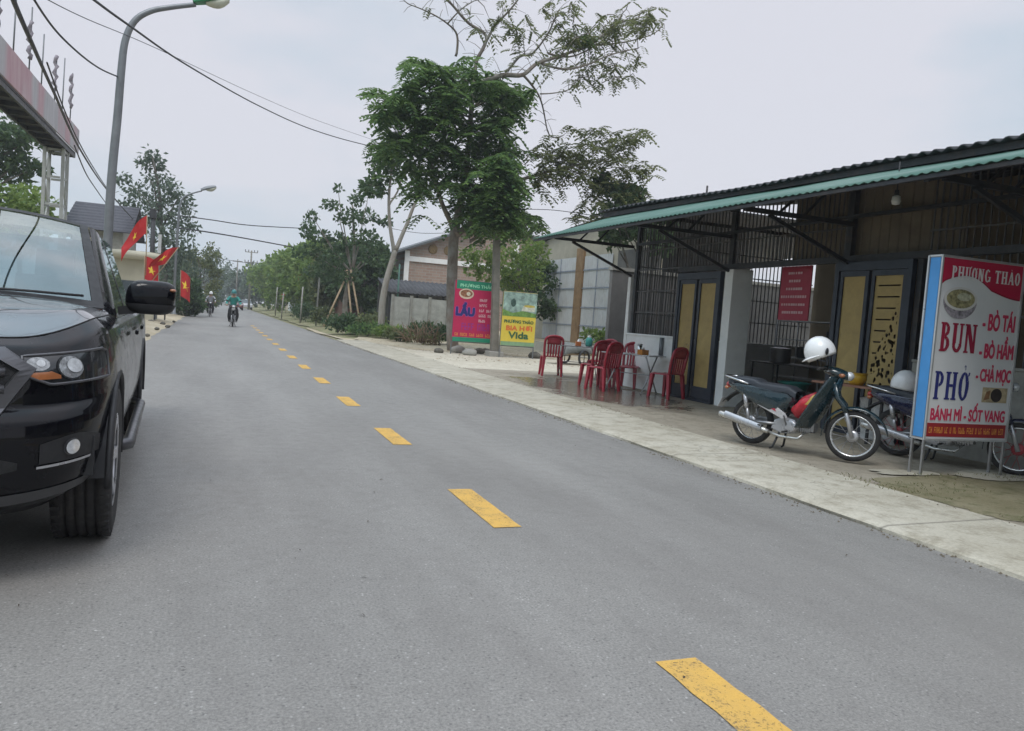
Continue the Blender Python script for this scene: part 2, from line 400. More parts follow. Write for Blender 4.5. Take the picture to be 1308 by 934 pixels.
# the cloud sheet is brighter overhead than at the skyline, as an overcast is
sz = wn('ShaderNodeSeparateXYZ'); nt.links.new(tc.outputs['Generated'], sz.inputs[0])
zr = wn('ShaderNodeMapRange'); zr.inputs['From Min'].default_value = .40; zr.inputs['From Max'].default_value = 1.0
zr.inputs['To Min'].default_value = 1.0; zr.inputs['To Max'].default_value = 2.7
nt.links.new(sz.outputs[2], zr.inputs['Value'])
br = wn('ShaderNodeMix'); br.data_type = 'RGBA'; br.blend_type = 'MULTIPLY'; br.inputs[0].default_value = 1
nt.links.new(rp.outputs[0], br.inputs[6]); nt.links.new(zr.outputs[0], br.inputs[7])
mx = wn('ShaderNodeMix'); mx.data_type = 'RGBA'; mx.inputs[0].default_value = .93
nt.links.new(sky.outputs[0], mx.inputs[6]); nt.links.new(br.outputs[2], mx.inputs[7])
bg = wn('ShaderNodeBackground'); bg.inputs['Strength'].default_value = .10
nt.links.new(mx.outputs[2], bg.inputs[0])
wo = wn('ShaderNodeOutputWorld'); nt.links.new(bg.outputs[0], wo.inputs[0])
sl = bpy.data.lights.new('sun', 'SUN'); sl.energy = 1.35; sl.angle = R_(25); sl.color = (1, .97, .93)
so = bpy.data.objects.new('sun', sl); COL.objects.link(so)
# world azimuth: direction towards the sun
sd = V(math.cos(SUN_EL) * math.sin(SUN_AZ), math.cos(SUN_EL) * math.cos(SUN_AZ), math.sin(SUN_EL))
so.rotation_euler = sd.to_track_quat('Z', 'Y').to_euler(); so.location = sd * 60
SC.view_settings.view_transform = 'Standard'; SC.view_settings.look = 'None'
SC.view_settings.exposure = .07; SC.view_settings.gamma = 1; SC.view_settings.use_curve_mapping = False
SC.render.engine = 'CYCLES'
cy = SC.cycles
cy.use_denoising = True
try: cy.denoiser = 'OPENIMAGEDENOISE'
except Exception: pass
cy.max_bounces = 8; cy.diffuse_bounces = 3; cy.glossy_bounces = 4; cy.transmission_bounces = 6; cy.transparent_max_bounces = 14; cy.volume_bounces = 1
cy.caustics_reflective = False; cy.caustics_refractive = False; cy.sample_clamp_indirect = 6

# ================================================================ GROUND
def sheet(name, pts, z, mat, kind='structure', parent=None):
    b = MB(); b.add([(x, y, z) for x, y in pts], [tuple(range(len(pts)))])
    o = b.build(name, mat, parent); tag(o, kind=kind); return o
def rect(x0, x1, y0, y1): return [(x0, y0), (x1, y0), (x1, y1), (x0, y1)]
def ragged(x0, x1, y0, y1, amp, seed, n=40):
    """outline of a patch with an uneven edge"""
    r = random.Random(seed); out = []
    cx, cy, hx, hy = (x0 + x1) / 2, (y0 + y1) / 2, (x1 - x0) / 2, (y1 - y0) / 2
    for i in range(n):
        a = 2 * PI * i / n; k = 1 / max(abs(math.cos(a)), abs(math.sin(a))) ** .6
        k *= 1 + amp * (noise.noise(V(math.cos(a) * 2 + seed, math.sin(a) * 2, seed * 1.7)) + (r.random() - .5) * .4)
        out.append((cx + hx * math.cos(a) * k, cy + hy * math.sin(a) * k))
    return out
sheet('ground', rect(-260, 260, -60, 520), -.06, GRASSY)
g = MB(); g.grid(lambda i, j: V(-1.95 + 6.27 * j, -10 + 500 * i, 0), 60, 6); road = tag(g.build('road', ASPH), kind='structure')
# worn edge of the carriageway on the left: the shoulder laps over it unevenly
g = MB()
def shoulder(i, j):
    y = -10 + 330 * i
    edge = -1.75 - .35 * min(1, max(0, (y - 20) / 70)) + .16 * noise.noise(V(0, y * .45, 3)) + .05 * noise.noise(V(4, y * 2.1, 1))
    x = edge + (-6.4 - edge) * j
    return V(x, y, .006 + .20 * min(1, j * 3.2) - (.3 if j > .99 else 0) + .03 * noise.noise(V(x, y * .7, 0)) * min(1, j * 8))
g.grid(shoulder, 330, 14); tag(g.build('left_shoulder', SAND), kind='structure')
# concrete kerb strip between carriageway and forecourt
g = MB()
def strip(i, j):
    y = -6 + 36 * i; prof = [(4.30, -.02), (4.305, .022), (4.36, .036), (4.9, .046), (5.42, .056), (5.46, .02)]
    x, z = prof[j]; wob = .025 * noise.noise(V(y * .8, j, 2)) if j < 3 else .02 * noise.noise(V(y * .5, 9, j))
    return V(x + wob, y, z)
for j in range(1):
    N = 180; vs = [strip(i / N, k) for i in range(N + 1) for k in range(6)]
    g.add(vs, [(i * 6 + k, (i + 1) * 6 + k, (i + 1) * 6 + k + 1, i * 6 + k + 1) for i in range(N) for k in range(5)], 0, False)
tag(g.build('kerb_strip', STRIP), kind='structure')
sheet('apron', rect(5.40, 13.4, -6, 17.6), .030, APRON)
sheet('yard', rect(5.40, 15.95, 17.6, 31), .028, YARDC)
sheet('yard_dirt', ragged(5.5, 16, 24.5, 37, .12, 5), .036, SAND)
sheet('mossy_patch', ragged(5.5, 9.4, 2.6, 5.5, .22, 11, 90), .034, MOSS)
sheet('concrete_slab_edge', ragged(7.0, 8.6, 5.2, 5.7, .25, 15, 60), .042, STRIP)
sheet('concrete_slab_edge', ragged(6.05, 6.75, 5.45, 5.72, .3, 16, 60), .0425, STRIP)
sheet('sandy_verge', ragged(4.5, 10.5, 30, 47, .06, 21), -.02, SAND)
g = MB()
def verge(i, j):
    y = 33 + 300 * i; x0 = 4.9 + .5 * noise.noise(V(2, y * .22, 8)); x = x0 + 11 * j
    return V(x, y, -.03 + min(1, i * 40) * .30 * min(1, j * 5) + .02 * min(1, i * 40) + .06 * noise.noise(V(x * .6, y * .4, 4)) * min(1, j * 8))
g.grid(verge, 260, 16); tag(g.build('grass_verge', GRASSY), kind='structure')
# raised ground in front of the warehouse gates, held by a low ledge
sheet('raised_yard', rect(13.2, 60, 18, 70), .42, SAND)
g = MB(); g.grid(lambda i, j: V(13.0 + .06 * noise.noise(V(i * 40, j, 3)) + .2 * j, 18 + 40 * i, .02 + .40 * j), 60, 3); tag(g.build('yard_ledge', BEIGEW), kind='structure')
# painted centre line: every dash is its own painted mark on the road
for k in range(-1, 15):
    y0 = 1.42 + 2.83 * k
    b = MB(); n = 8
    vs = []
    for i in range(n + 1):
        y = y0 + 1.0 * i / n
        vs += [(1.605 + .008 * noise.noise(V(y * 9, 1, k)), y, .004), (1.785 + .008 * noise.noise(V(y * 9, 5, k)), y, .004)]
    b.add(vs, [(2 * i, 2 * i + 1, 2 * i + 3, 2 * i + 2) for i in range(n)])
    tag(b.build('lane_dash', PAINT_Y, road), kind='structure')
# fine litter on the road: leaf scraps and twigs
b = MB(); rr = random.Random(3)
spots = [at(385, 705, 1), at(470, 700, 1)]
def gp(u, v):
    d = ray(u, v); return V(0, 0, EYE) + d * (-EYE / d.z)
for (u, v) in [(383, 704), (377, 715), (8, 737), (270, 615), (470, 667), (450, 878), (735, 570), (780, 573), (24, 775), (478, 630), (463, 787), (458, 865)] + [(rr.uniform(220, 1250), rr.uniform(520, 920)) for _ in range(10)]:
    p = gp(u, v)
    if p.x > 4.2 or p.x < -1.7: continue
    a = rr.uniform(0, PI); L = rr.uniform(.006, .020); wd = rr.uniform(.002, .005)
    dx, dy = math.cos(a), math.sin(a)
    b.add([(p.x - dx * L, p.y - dy * L, .004), (p.x - dy * wd, p.y + dx * wd, .012), (p.x + dx * L, p.y + dy * L, .005), (p.x + dy * wd, p.y - dx * wd, .009)], [(0, 1, 2, 3)])
tag(b.build('leaf_litter', M('leaf_litter', (.06, .045, .03), .9, var=.4)), kind='stuff')
# grit washed up along the kerb, and gravel bits on the yard
b = MB()
for k in range(2600):
    y = rr.uniform(1.5, 40); x = 4.30 - abs(rr.gauss(0, .07)) if rr.random() < .7 else 5.42 + rr.gauss(0, .06)
    if noise.noise(V(y * .6, 3, 1)) < -.1 and rr.random() < .8: continue
    s = rr.uniform(.004, .013); a = rr.uniform(0, 6.3); z0 = .003 if x < 4.3 else .055
    b.add([V(x + s * math.cos(a), y + s * math.sin(a), z0), V(x + s * math.cos(a + 2.1), y + s * math.sin(a + 2.1), z0), V(x + s * math.cos(a + 4.2), y + s * math.sin(a + 4.2), z0), V(x, y, z0 + s * .8)], [(0, 1, 3), (1, 2, 3), (2, 0, 3)])
tag(b.build('kerb_grit', M('grit', (.17, .14, .10), .95, var=.4, scale=30)), kind='stuff')
b = MB()
for k in range(1500):
    y = rr.uniform(20, 36); x = rr.uniform(5.5, 13)
    if noise.noise(V(x * .5, y * .5, 7)) < .02: continue
    s = rr.uniform(.010, .038) * (1 if rr.random() < .93 else 1.8); a = rr.uniform(0, 6.3); z0 = .034
    b.add([V(x + s * math.cos(a + q * 1.57) * rr.uniform(.7, 1.2), y + s * math.sin(a + q * 1.57), z0) for q in range(4)] + [V(x, y, z0 + s * .7)], [(0, 1, 4), (1, 2, 4), (2, 3, 4), (3, 0, 4)])
tag(b.build('yard_rubble_bits', M('rubble_bits', (.38, .32, .24), .95, var=.5, scale=3)), kind='stuff')
# ================================================================ AIR
b = MB(); b.b2((-300, -70, -1.2), (300, 530, 34)); t = NT('haze_air')
pv = t.n('ShaderNodeVolumePrincipled'); pv.inputs['Color'].default_value = (.86, .90, .96, 1); pv.inputs['Density'].default_value = .0009; pv.inputs['Anisotropy'].default_value = .2
t.l(pv.outputs[0], t.out.inputs['Volume'])
HAZE = tag(b.build('haze', t.m), kind='stuff')
# ================================================================ VEGETATION
BARK1 = mat_bark('grey_brown_bark', (.13, .105, .085), (.27, .235, .20))
BARK2 = mat_bark('pale_bark', (.24, .215, .185), (.40, .37, .33))
BARK3 = mat_bark('dark_bark', (.05, .042, .035), (.11, .095, .08))
LEAF_MAIN = mat_leaf('feathery_leaf', (.015, .042, .022), (.056, .130, .046), (.17, .26, .08), .40)
LEAF_OLIVE = mat_leaf('olive_leaf', (.05, .08, .035), (.10, .135, .055), (.19, .20, .085), .4)
LEAF_DARK = mat_leaf('dark_leaf', (.022, .052, .026), (.052, .100, .044), (.11, .165, .072), .36)
LEAF_BRIGHT = mat_leaf('bright_leaf', (.065, .13, .03), (.13, .21, .05), (.24, .31, .09), .4)
LEAF_EUC = mat_leaf('grey_green_leaf', (.045, .075, .055), (.085, .125, .085), (.14, .18, .12), .35)
LEAF_DRY = mat_leaf('dry_leaf', (.10, .07, .04), (.17, .12, .065), (.20, .19, .08), .2)

def leaf_quad(b, p, d, up, L, W):
    """one pointed leaf from p along d, folded a little along its rib"""
    s = d.cross(up)
    if s.length < 1e-4: s = d.orthogonal()
    s.normalize(); nrm = s.cross(d)
    m = p + d * (L * .45)
    b.add([p, m + s * W + nrm * (W * .35), p + d * L, m - s * W + nrm * (W * .35)], [(0, 1, 2, 3)], 0, False)
def rdir(r, zb=0.0):
    z = r.uniform(-1, 1); a = r.uniform(0, 2 * PI); k = math.sqrt(1 - z * z)
    v = V(k * math.cos(a), k * math.sin(a), z + zb); return v.normalized()
def clump(b, r, c, rad, n, L, W, droop=.2, shell=.45):
    """n leaves spread through an uneven blob; leaves point outwards and hang"""
    c = Vector(c); rad = Vector(rad) if not isinstance(rad, (int, float)) else V(rad, rad, rad)
    off = V(r.uniform(0, 90), r.uniform(0, 90), r.uniform(0, 90))
    for _ in range(n):
        o = rdir(r); k = (shell + (1 - shell) * r.random()) * (1 + .35 * noise.noise(o * 1.9 + off))
        p = c + V(o.x * rad.x, o.y * rad.y, o.z * rad.z) * k
        d = (o * .6 + rdir(r) * .8 + V(0, 0, -droop)).normalized()
        leaf_quad(b, p, d, rdir(r), L * r.uniform(.6, 1.3), W * r.uniform(.7, 1.25))
def frond(b, r, p, d, L, n=7, W=.022, ll=.16):
    """pinnate leaf: pairs of leaflets along a hanging rachis"""
    d = d.normalized(); side = d.cross(V(0, 0, 1))
    if side.length < .05: side = d.orthogonal()
    side.normalize()
    for i in range(n):
        t = (i + .6) / n
        q = p + d * (L * t) + V(0, 0, -.35 * L * t * t)
        ln = ll * (1 - .55 * abs(t - .45)) * r.uniform(.8, 1.2)
        for s in (-1, 1):
            dd = (side * s + d * .55 + V(0, 0, -.30 + r.uniform(-.15, .15))).normalized()
            leaf_quad(b, q, dd, V(0, 0, 1), ln, W)
def limb(b, pts, r0, r1, per=5, n=8, seed=0, jit=.0):
    P = crom(pts, per); k = len(P)
    if jit: P = [p + V(noise.noise(p * .9 + V(seed, 0, 0)), noise.noise(p * .9 + V(0, seed, 7)), 0) * jit if 0 < i < k - 1 else p for i, p in enumerate(P)]
    b.tube(P, [r0 + (r1 - r0) * (i / (k - 1)) ** .8 for i in range(k)], n)
    return P
def tree(name, label, base, trunk, clumps, leafmat, bark, r, L, W, group=None, droop=.2, shell=.45, cat='tree'):
    t = thing(name, label, cat, base, 0, group)
    B = Vector(base); b = MB()
    for (pts, r0, r1) in trunk: limb(b, [Vector(p) - B for p in pts], r0, r1, 4, 7, r.random() * 50, .05)
    b.build('trunk', bark, t)
    b = MB()
    for (c, rad, n) in clumps: clump(b, r, Vector(c) - B, rad, n, L, W, droop, shell)
    b.build('crown', leafmat, t, merge=False)
    return t
def auto_tree(name, label, base, h, cw, ch, leafmat, bark, seed, nclump=16, nleaf=150, L=.32, W=.10, tr=.16, lean=0, group=None, fork=.45, droop=.2, cat='tree', low=.35):
    """a tree grown from a seed: trunk, forked limbs, each limb ending in its own leaf clumps"""
    r = random.Random(seed); B = Vector(base)
    t = thing(name, label, cat, base, 0, group)
    bt, bc = MB(), MB()
    top = V(lean + r.uniform(-.2, .2), r.uniform(-.2, .2), h * .86)
    fk = V(lean * .4, 0, h * fork)
    limb(bt, [V(0, 0, -.1), V(lean * .15, .05, h * fork * .5), fk, (fk + top) / 2 + V(r.uniform(-.3, .3), r.uniform(-.3, .3), 0), top], tr, tr * .25, 4, 8, seed, .08)
    for i in range(nclump):
        a = 2.4 * i + r.uniform(-.4, .4); zz = (i + .5) / nclump
        z = h * low + (h - h * low) * zz * .96
        prof = math.sin(PI * min(1, .18 + .80 * (1 - zz) ** .85)) if ch == 'cone' else math.sin(PI * (.16 + .72 * zz)) ** .8
        rad = cw / 2 * prof * r.uniform(.45, 1.0)
        c = V(math.cos(a) * rad + lean * zz, math.sin(a) * rad, z)
        st = V(lean * .3 * zz, 0, max(h * fork * .75, z - h * .22))
        limb(bt, [st, (st + c) / 2 + V(0, 0, -.05 * h * (1 - zz)), c], tr * .38 * (1 - .5 * zz), .018, 3, 5, seed + i, .06)
        cr = cw * r.uniform(.10, .20)
        clump(bc, r, c, V(cr * 1.2, cr * 1.2, cr * .8), int(nleaf * r.uniform(.7, 1.3)), L, W, droop, .25)
        for k in range(2):
            o = c + rdir(r) * cr * 1.15
            clump(bc, r, o, cr * .55, int(nleaf * .28), L, W, droop, .2)
    bt.build('trunk', bark, t); bc.build('crown', leafmat, t, merge=False)
    return t

# ---- the tall tree with feathery leaves beside the red sign
r = random.Random(11); D = 26.0
B0 = at(579, 449, D); B0.z = 0
big = thing('feathery_tree', 'tallest tree, dark feathery crown with long bare upper boughs, behind the red sign', 'tree', B0)
bt, bc, bs = MB(), MB(), MB()
def w(u, v, dy=0.0): return at(u, v, D + dy) - B0
limb(bt, [V(0, 0, -.1), w(577, 390), w(578, 330), w(582, 288)], .22, .17, 5, 12, 1, .03)
limb(bt, [w(582, 290), w(590, 250), w(597, 200), w(602, 150), w(606, 100)], .15, .07, 5, 9, 2, .05)
limb(bt, [w(580, 292), w(566, 262), w(556, 230), w(545, 190)], .10, .05, 5, 8, 3, .05)
limb(bt, [w(584, 300, -.2), w(600, 285), w(615, 262), w(640, 240), w(680, 225), w(720, 215), w(770, 205)], .12, .03, 5, 8, 4, .06)
# bare upper boughs
UP = [([(604, 110), (608, 78), (622, 48), (600, 30), (575, 5), (560, -8)], .06, .022),
      ([(612, 72), (628, 40), (640, 25), (655, 8), (668, -10)], .045, .015),
      ([(606, 110), (640, 97), (668, 96), (690, 80), (720, 70), (752, 58), (790, 30), (815, 25)], .075, .02),
      ([(668, 96), (684, 115), (695, 140), (703, 172), (715, 176)], .035, .012),
      ([(645, 92), (665, 72), (682, 68), (700, 40), (712, 15)], .04, .014),
      ([(690, 80), (720, 88), (750, 82), (780, 70), (815, 62)], .035, .012),
      ([(700, 68), (735, 72), (775, 45), (800, 12)], .03, .012),
      ([(582, 72), (583, 45), (570, 30), (545, 15), (520, 4)], .035, .012),
      ([(572, 30), (590, 12), (610, 0)], .022, .01),
      ([(690, 120), (725, 115), (740, 100)], .02, .008),
      ([(752, 58), (790, 55), (830, 45), (848, 30)], .03, .01)]
BP = []
for i, (pp, r0, r1) in enumerate(UP):
    P = limb(bt, [w(u, v, .8 * math.sin(i * 2 + k * .5)) for k, (u, v) in enumerate(pp)], r0 * 1.35, r1 * 1.5, 5, 6, 9 + i, .10); BP += P
    for q in P[4:]:
        for s in range(1):
            d = V(r.uniform(-1, 1), r.uniform(-1, 1), r.uniform(-.3, .9)).normalized(); e = q + d * r.uniform(.35, .9)
            bt.tube([q, (q + e) / 2 + V(0, 0, .05), e], [.012, .009, .006], 4)
            if i not in (3,) and (pp[-1][0] > 640 or r.random() < .12):
                for f in range(r.choice([1, 1, 2])): frond(bs, r, e, V(d.x, d.y, r.uniform(-.9, .1)), r.uniform(.3, .5), 5, .040, .18)
# sparse leaf sprays at the ends of the boughs
for (u, v, ru, n) in [(745, 50, 26, 26), (700, 28, 26, 14), (780, 25, 30, 24), (815, 30, 26, 20), (760, 95, 30, 22), (790, 75, 30, 18), (640, 30, 30, 10), (830, 20, 16, 10), (800, 95, 16, 6), (680, 40, 20, 8), (722, 12, 22, 10)]:
    for _ in range(int(n * .62)):
        q = w(u + r.gauss(0, ru * .55), v + r.gauss(0, ru * .35), r.uniform(-.9, .9))
        for f in range(3): frond(bs, r, q, V(r.uniform(-1, 1), r.uniform(-1, 1), r.uniform(-.8, .2)), r.uniform(.3, .5), 5, .046, .19)
        nb_ = min(BP, key=lambda p: (p - q).length); md_ = (q + nb_) / 2 + V(r.uniform(-.1, .1), 0, .10)
        bt.tube([nb_, md_, q], [.020, .015, .007], 4)
        if len(BP) < 900: BP += [md_, q]
for _ in range(40):
    q = w(745 + r.gauss(0, 9), 48 + r.gauss(0, 6), r.uniform(-.3, .3)); frond(bc, r, q, V(r.uniform(-1, 1), r.uniform(-1, 1), r.uniform(-.8, .3)), .4, 6, .03, .2)
# the dense dark crown: whorls of hanging fronds
CL = [(545, 90, 22, 9), (570, 105, 30, 20), (610, 100, 34, 24), (640, 115, 26, 20), (515, 125, 26, 16), (500, 150, 24, 16), (545, 140, 34, 30), (590, 145, 38, 34), (635, 150, 32, 24), (655, 135, 18, 8),
      (495, 178, 20, 10), (525, 180, 32, 24), (570, 185, 34, 28), (615, 190, 34, 26), (648, 195, 24, 16), (545, 222, 30, 18), (590, 225, 30, 18), (630, 228, 34, 26), (655, 222, 26, 16), (535, 245, 16, 6), (610, 258, 28, 22), (640, 262, 32, 28), (625, 285, 24, 16), (655, 275, 20, 10),
      (640, 255, 22, 12), (630, 240, 20, 12), (650, 285, 16, 8), (680, 282, 16, 9), (522, 98, 16, 5), (530, 80, 12, 4), (480, 120, 14, 4), (665, 115, 14, 5), (590, 275, 14, 6)]
for (u, v, ru, n) in CL:
    for _ in range(int(n * 1.1)):
        dy = r.uniform(-1.9, 1.7)
        q = w(u + r.gauss(0, ru * .5), v + r.gauss(0, ru * .42), dy)
        for f in range(4):
            a = r.uniform(0, 2 * PI)
            frond(bc, r, q, V(math.cos(a), math.sin(a), r.uniform(-.9, .25)), r.uniform(.40, .75), 6, .062, .25)
    q = w(u, v); st = w(600, v + 25)
    bt.tube([st, (st + q) / 2 + V(0, 0, .1), q], [.035, .025, .012], 5)
# the olive bough reaching right over the yard
CR = [(690, 200, 24, 14), (720, 192, 26, 18), (750, 185, 26, 16), (778, 180, 24, 14), (805, 175, 18, 9), (815, 215, 18, 10), (735, 220, 28, 18), (770, 215, 28, 18), (795, 235, 24, 14), (765, 245, 24, 10), (812, 248, 14, 6), (750, 270, 18, 8), (820, 168, 10, 4), (705, 225, 20, 9), (690, 235, 16, 6), (800, 200, 20, 10)]
for (u, v, ru, n) in CR:
    for _ in range(int(n * 1.25)):
        q = w(u + r.gauss(0, ru * .55), v + r.gauss(0, ru * .42), r.uniform(-1.2, 1.2))
        for f in range(3):
            a = r.uniform(0, 2 * PI)
            frond(bs, r, q, V(math.cos(a), math.sin(a), r.uniform(-.8, .3)), r.uniform(.35, .6), 5, .052, .20)
    q = w(u, v); st = w(700 + (u - 700) * .5, 218)
    bt.tube([st, (st + q) / 2 + V(0, 0, .08), q], [.022, .016, .008], 5)
for (u, v, ru, n) in [(640, 270, 16, 12), (628, 250, 18, 12), (650, 240, 18, 10), (636, 222, 18, 12), (645, 205, 14, 8), (655, 285, 14, 7), (620, 280, 12, 7)]:
    for _ in range(n):
        q = w(u + r.gauss(0, ru * .5), v + r.gauss(0, ru * .42), r.uniform(-3.4, -2.5))
        for f in range(4):
            a = r.uniform(0, 2 * PI); frond(bc, r, q, V(math.cos(a), math.sin(a), r.uniform(-.9, .25)), r.uniform(.40, .75), 6, .062, .25)
bt.build('trunk', BARK1, big)
bc.build('crown', LEAF_MAIN, big, merge=False)
bs.build('sparse_bough_leaves', LEAF_OLIVE, big, merge=False)

# ---- forked pale tree left of it
D2 = 34.0
def w2(u, v): return at(u, v, D2)
base = w2(486, 412); base.z = .15
tree('forked_tree', 'pale forked tree with two bare stems and small tufts, beside the green bank', base,
     [([base, w2(489, 380), w2(497, 345), w2(504, 320)], .17, .12), ([w2(503, 322), w2(499, 290), w2(497, 255), w2(500, 215), w2(505, 190)], .10, .04),
      ([w2(505, 320), w2(518, 290), w2(532, 255), w2(545, 225)], .11, .05), ([w2(497, 262), w2(508, 245), w2(514, 225)], .05, .03), ([w2(497, 250), w2(482, 240), w2(470, 235)], .03, .015)],
     [(w2(490, 205), (.8, .8, .5), 260), (w2(500, 190), (.6, .6, .4), 160), (w2(510, 215), (.6, .6, .5), 160), (w2(476, 240), (.55, .5, .4), 170), (w2(486, 228), (.5, .5, .35), 110), (w2(540, 240), (.45, .4, .3), 80)],
     LEAF_DARK, BARK2, r, .26, .075)
# ---- round tree held by props
D3 = 44.0
def w3(u, v): return at(u, v, D3)
base = w3(444, 402); base.z = .2
rr = random.Random(31); cl = []
for (u, v, s, n) in [(470, 248, .55, 90), (452, 258, .5, 80), (432, 242, .25, 36), (400, 275, .4, 60), (392, 290, .4, 50), (420, 265, .5, 90), (445, 280, .8, 190), (470, 275, .7, 150), (488, 285, .4, 70), (410, 300, .7, 150), (435, 310, .9, 220), (462, 305, .8, 190), (482, 312, .5, 80), (395, 318, .5, 100),
                     (418, 330, .8, 180), (445, 335, .8, 180), (470, 330, .6, 110), (390, 300, .4, 60), (404, 345, .6, 110), (432, 352, .6, 110), (380, 325, .4, 60), (455, 352, .5, 80), (488, 330, .35, 40)]:
    q = w3(u, v); q.y += rr.uniform(-1.4, 1.4); cl.append((q, (s * 1.0, s * 1.0, s * .62), int(n * 1.0)))
tk = [([base, w3(440, 385), w3(446, 360), w3(452, 335), w3(452, 300), w3(450, 262)], .19, .05)]
for (u, v) in [(470, 250), (400, 278), (412, 300), (482, 300), (430, 262), (395, 320), (478, 318), (432, 245)]:
    tk.append(([w3(450, 350), w3((450 + u) / 2, (345 + v) / 2 + 6), w3(u, v)], .06, .015))
tree('propped_tree', 'round dense tree propped by slanting wooden poles on the grassy bank', base, tk, cl, LEAF_DARK, BARK1, rr, .24, .085)
for i, (a, bb, lab) in enumerate([((444, 350), (414, 408), 'left slanting prop pole leaning on the round tree'), ((443, 345), (451, 406), 'nearly upright prop pole in front of the round tree trunk'), ((448, 345), (462, 405), 'right slanting prop pole leaning on the round tree')]):
    p, q = at(*bb, 42.6), at(*a, 43.7)
    p.z = min(p.z, .3) - .1
    b = MB(); b.tube([V(0, 0, 0), q - p], .055, 7); o = b.build('prop_pole', WOOD, None, loc=p); tag(o, lab, 'prop pole', 'props of the round tree')
# ---- roadside row further on, right
row = [(9.0, 52, 5.2, 4.6, LEAF_DARK, 'dark bushy tree just beyond the propped tree'), (8.6, 60, 5.6, 5.0, LEAF_OLIVE, 'olive bushy tree just behind the propped tree and its dark neighbour'),
       (8.5, 66, 6.2, 5.4, LEAF_BRIGHT, 'light green tree with two stems in the roadside row'), (8.0, 76, 6.6, 6.4, LEAF_BRIGHT, 'bright green tree in the middle of the right hand row'), (8.4, 90, 7.0, 7.4, LEAF_BRIGHT, 'yellow green tree far along the right verge'),
       (7.8, 108, 7.2, 8.0, LEAF_BRIGHT, 'broad yellowish far tree right of the teal rider'), (8.6, 124, 7, 7, LEAF_DARK, 'dark far tree near the end of the right hand row'), (8, 150, 7.5, 8, LEAF_EUC, 'hazy grey green tree near the road end, right side'), (7, 185, 8, 9, LEAF_EUC, 'faint blue green tree at the vanishing road, right side')]
for i, (x, y, h, cw, lm, lab) in enumerate(row):
    auto_tree('roadside_tree', lab, (x, y, .2), h, cw, 0, lm, BARK3 if i % 2 else BARK1, 100 + i, 20, 190 if y < 80 else 110, .26 + y * .003, .09 + y * .0012, .13, group='trees along the right verge', low=.26, fork=.3)
# ---- hazy trees that close the road
far = [(-3, 215, 10, 12, 'hazy tree closing the road, centre'), (-11, 200, 11, 12, 'hazy broad tree closing the road, left of centre'), (3, 245, 10, 13, 'faintest hazy tree at the road end, right of centre'), (-22, 190, 12, 14, 'hazy tall broad tree left of the road end'), (14, 210, 10, 14, 'hazy tree right of the road end behind the row'), (-7, 150, 9, 7, 'blue green tree on the left verge before the haze'), (-3.4, 300, 17, 4, 'thin tall hazy tree poking above the road end')]
for i, (x, y, h, cw, lab) in enumerate(far):
    auto_tree('distant_tree', lab, (x, y, 0), h, cw, 0, LEAF_EUC, BARK3, 140 + i, 16, 90, .7, .26, .25, group='trees closing the road', low=.12, fork=.25)
# ---- left side trees
D4 = 58.0
def w4(u, v): return at(u, v, D4)
base = w4(212, 395); base.z = .1; rr = random.Random(5); cl = []
for (u, v, s, n) in [(192, 198, .8, 90), (200, 208, .7, 80), (182, 205, .5, 40), (205, 225, .9, 80), (190, 228, .7, 50), (168, 238, .8, 90), (160, 232, .5, 50), (215, 240, .9, 110), (200, 250, 1.0, 120), (230, 250, .8, 90), (236, 262, .7, 80), (180, 258, .9, 100), (208, 270, 1.1, 140), (190, 280, 1.0, 140), (225, 280, 1.0, 130), (240, 288, .8, 80), (205, 300, 1.2, 170),
                     (228, 310, 1.1, 150), (238, 330, 1.0, 120), (215, 330, 1.2, 170), (242, 350, .9, 110), (225, 355, 1.2, 160), (205, 355, 1.2, 150), (240, 372, .8, 90), (222, 378, 1.0, 110), (175, 285, .8, 80), (170, 265, .6, 50)]:
    q = w4(u, v); q.y += rr.uniform(-2, 2); cl.append((q, (s * 1.05, s, s * .8), int(n * 1.3)))
tk = [([base, w4(210, 340), w4(206, 290), w4(203, 240), w4(194, 200)], .24, .05)] + [([w4(207, 290 + k * 4), w4((207 + u) / 2, v + 18), w4(u, v)], .08, .02) for k, (u, v) in enumerate([(168, 238), (230, 250), (182, 258), (240, 288), (236, 330), (190, 228)])]
tree('tall_airy_tree', 'tall airy grey green tree behind the small gatehouse', base, tk, cl, LEAF_EUC, BARK3, rr, .34, .085, droop=.5, shell=.2)
D5 = 44.0
def w5(u, v): return at(u, v, D5)
base = w5(-14, 380); base.z = 0; rr = random.Random(6); cl = []
for (u, v, s, n) in [(15, 152, .7, 80), (35, 160, .8, 110), (8, 175, .9, 140), (28, 180, .9, 140), (48, 178, .6, 70), (5, 205, .9, 130), (25, 210, .8, 110), (45, 212, .55, 60), (58, 218, .3, 26), (15, 225, .6, 60), (-15, 170, 1.1, 200), (-15, 205, 1.1, 200), (10, 190, .7, 90)]:
    q = w5(u, v); q.y += rr.uniform(-1.5, 1.5); cl.append((q, (s * 1.1, s, s * .55), int(n * 1.3)))
tk = [([base, w5(-14, 280), w5(-12, 220), w5(-8, 160)], .25, .06)] + [([w5(-13, v + 30), w5(u / 2 - 6, v + 12), w5(u, v)], .08, .02) for (u, v) in [(35, 160), (48, 178), (50, 214), (25, 210), (15, 225)]]
tree('layered_tree', 'dark tree with layered boughs at the left edge under the gate beam', base, tk, cl, LEAF_DARK, BARK3, rr, .32, .10)
D6 = 36.0
base = at(25, 372, D6); base.z = .1; rr = random.Random(8)
